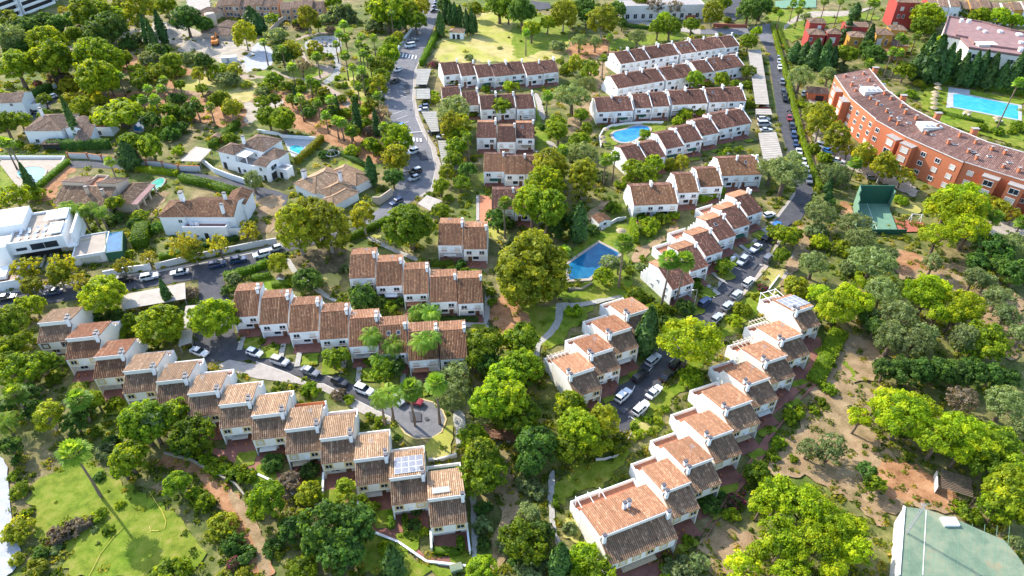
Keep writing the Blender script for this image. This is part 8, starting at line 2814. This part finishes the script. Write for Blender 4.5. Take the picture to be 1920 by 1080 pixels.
# wire dome on the slope, little niche, sheds
w = P(*px('B', 432, 885))
t = thing('wire_dome', (w.x, w.y, 0), 0, 'round wire garden dome above the tan villa', 'garden frame')
mb = MB()
R = 2.4
for j in range(8):
    a = 2 * PI * j / 8
    mb.tube([(R * math.cos(a), R * math.sin(a), 1.6), (R * .6 * math.cos(a), R * .6 * math.sin(a), 2.5), (0, 0, 2.8)], [.05] * 3, 5)
part('ribs', mb, 'grey_metal', t)
mb = MB()
mb.tube([(R * math.cos(2 * PI * j / 20), R * math.sin(2 * PI * j / 20), 1.6) for j in range(21)], [.07] * 21, 5)
part('ring', mb, 'white_metal', t)
for j in range(4):
    a = PI / 2 * j
    part('post', MB().box(R * math.cos(a) - .05, R * math.sin(a) - .05, 0, R * math.cos(a) + .05, R * math.sin(a) + .05, 1.6), 'grey_metal', t)
v = Villa('garden_niche', px('F', 112, 490), px('F', 136, 490), 1.4, 'small white niche hut on the hedge lawn', 'hut')
v.block((0, 0, 1.7, 1.5), 1.5, 'gable_y', .6, tile='tile_tan', wins=[('f', .85, .4, .8, .8, 'door')], over=.1)
v = Villa('pool_hut', px('G', 490, 178), px('G', 540, 160), 2.2, 'small white pool hut with a tiled roof by the earth bank', 'hut', rz=math.radians(25))
v.block((0, 0, 4.0, 4.2), 2.3, 'gable_y', .3, tile='tile_brown', wins=[('f', 2, .1, .9, 1.9, 'door')], over=.15)
v = Villa('garden_shed', px('A', 1185, 775), px('A', 1235, 785), 1.8, 'little brown garden shed with a pale roof on the slope', 'shed', rz=math.radians(-10))
v.block((0, 0, 3.4, 2.6), 1.9, 'gable_y', .5, tile='tile_tan', wall='terracotta_wall', wins=[('f', 1.7, .1, .9, 1.6, 'door')], over=.15)
w = P(*px('L', 1060, 560), 2.2)
t = thing('open_shed', (w.x, w.y, 0), math.radians(-24), 'open timber shed with a slatted roof under the pines', 'shed')
for x_ in (-3, 3):
    for y_ in (-2, 2):
        part('post', MB().box(x_ - .09, y_ - .09, 0, x_ + .09, y_ + .09, 2.2), 'bark', t)
for i in range(12):
    y_ = -2.2 + i * .4
    part('slat', MB().box(-2.6, y_, 2.25, 2.6, y_ + .2, 2.33), 'bark', t)
part('side_panel', MB().box(-3.1, -2.1, .1, -3.0, 2.1, 1.9), 'garden_wall', t)
w = P(1373, 490)
t = thing('utility_box', (w.x, w.y, 0), math.radians(30), 'white utility box at the kerb beside the round orange tree', 'utility box')
part('cabinet', MB().box(-.6, -.35, .1, .6, .35, 1.5), 'white_metal', t)
part('plinth', MB().box(-.66, -.4, 0, .66, .4, .099), 'garden_wall', t)

# footbridge over the gully
a, b = P(*px('J', 1275, 268), 1.2), P(*px('K', 30, 300), 1.2)
t = thing('footbridge', (a.x, a.y, 0), 0, 'brown footbridge with handrails over the lower gully', 'bridge')
d = b - a
mb = MB()
mb.bar((0, 0, 1.1), (d.x, d.y, 1.1), 2.2, .2)
part('deck', mb, 'wood_door', t)
n = Vector((-d.y, d.x, 0)).normalized()
for s in (-1.05, 1.05):
    mb = MB()
    for z in (1.7, 2.15):
        mb.bar((n.x * s, n.y * s, z), (d.x + n.x * s, d.y + n.y * s, z), .08, .08)
    part('handrail', mb, 'wood_door', t)
    for k in range(7):
        q = d * (k / 6) + n * s
        part('post', MB().box(q.x - .05, q.y - .05, 1.2, q.x + .05, q.y + .05, 2.2), 'wood_door', t)
for k in (.3, .75):
    q = d * k
    part('pier', MB().box(q.x - .4, q.y - .8, 0, q.x + .4, q.y + .8, .99), 'garden_wall', t)


def rail(lab, segs, h=1.0, mat='bark'):
    pts = [P(*p) for p in pl(*segs)]
    o = pts[0]
    t = thing('rail_fence', (o.x, o.y, 0), 0, lab, 'fence')
    for a, b in zip(pts, pts[1:]):
        L = (b - a).length
        k = max(1, round(L / 2))
        for i in range(k + 1):
            q = a + (b - a) * (i / k)
            part('post', MB().box(q.x - o.x - .07, q.y - o.y - .07, 0, q.x - o.x + .07, q.y - o.y + .07, h + .05), mat, t)
        for z in (h, h * .55):
            mb = MB()
            mb.bar((a.x - o.x, a.y - o.y, z), (b.x - o.x, b.y - o.y, z), .08, .1)
            part('rail', mb, mat, t)


rail('low brown rail fence on the lawn below the blue pool', [('G', [(262, 606), (320, 622), (382, 616)])])
rail('rail fence up the stepped garden path', [('F', [(640, 262), (790, 318), (920, 372)])])
rail('wooden fence at the edge of the near stone path', [('K', [(222, 800), (232, 860), (262, 920)])])
wall_run('curved low wall round the tree at the slope foot', [('K', [(470, 432), (520, 430), (580, 415), (628, 375)])], .5, .3)
wall_run('white garden wall above the sloping lawn, at the brick lane row', [('H', [(0, 560), (60, 480)])], .8)
w = P(*px('J', 1127, 1045))
t = thing('garden_bin', (w.x, w.y, 0), .3, 'green garden box at the end of the brick walk', 'bin')
part('box', MB().box(-1.0, -.6, 0, 1.0, .6, .9), 'green_roof', t)
part('lid', MB().box(-1.05, -.65, .901, 1.05, .65, 1.0), 'green_roof', t)
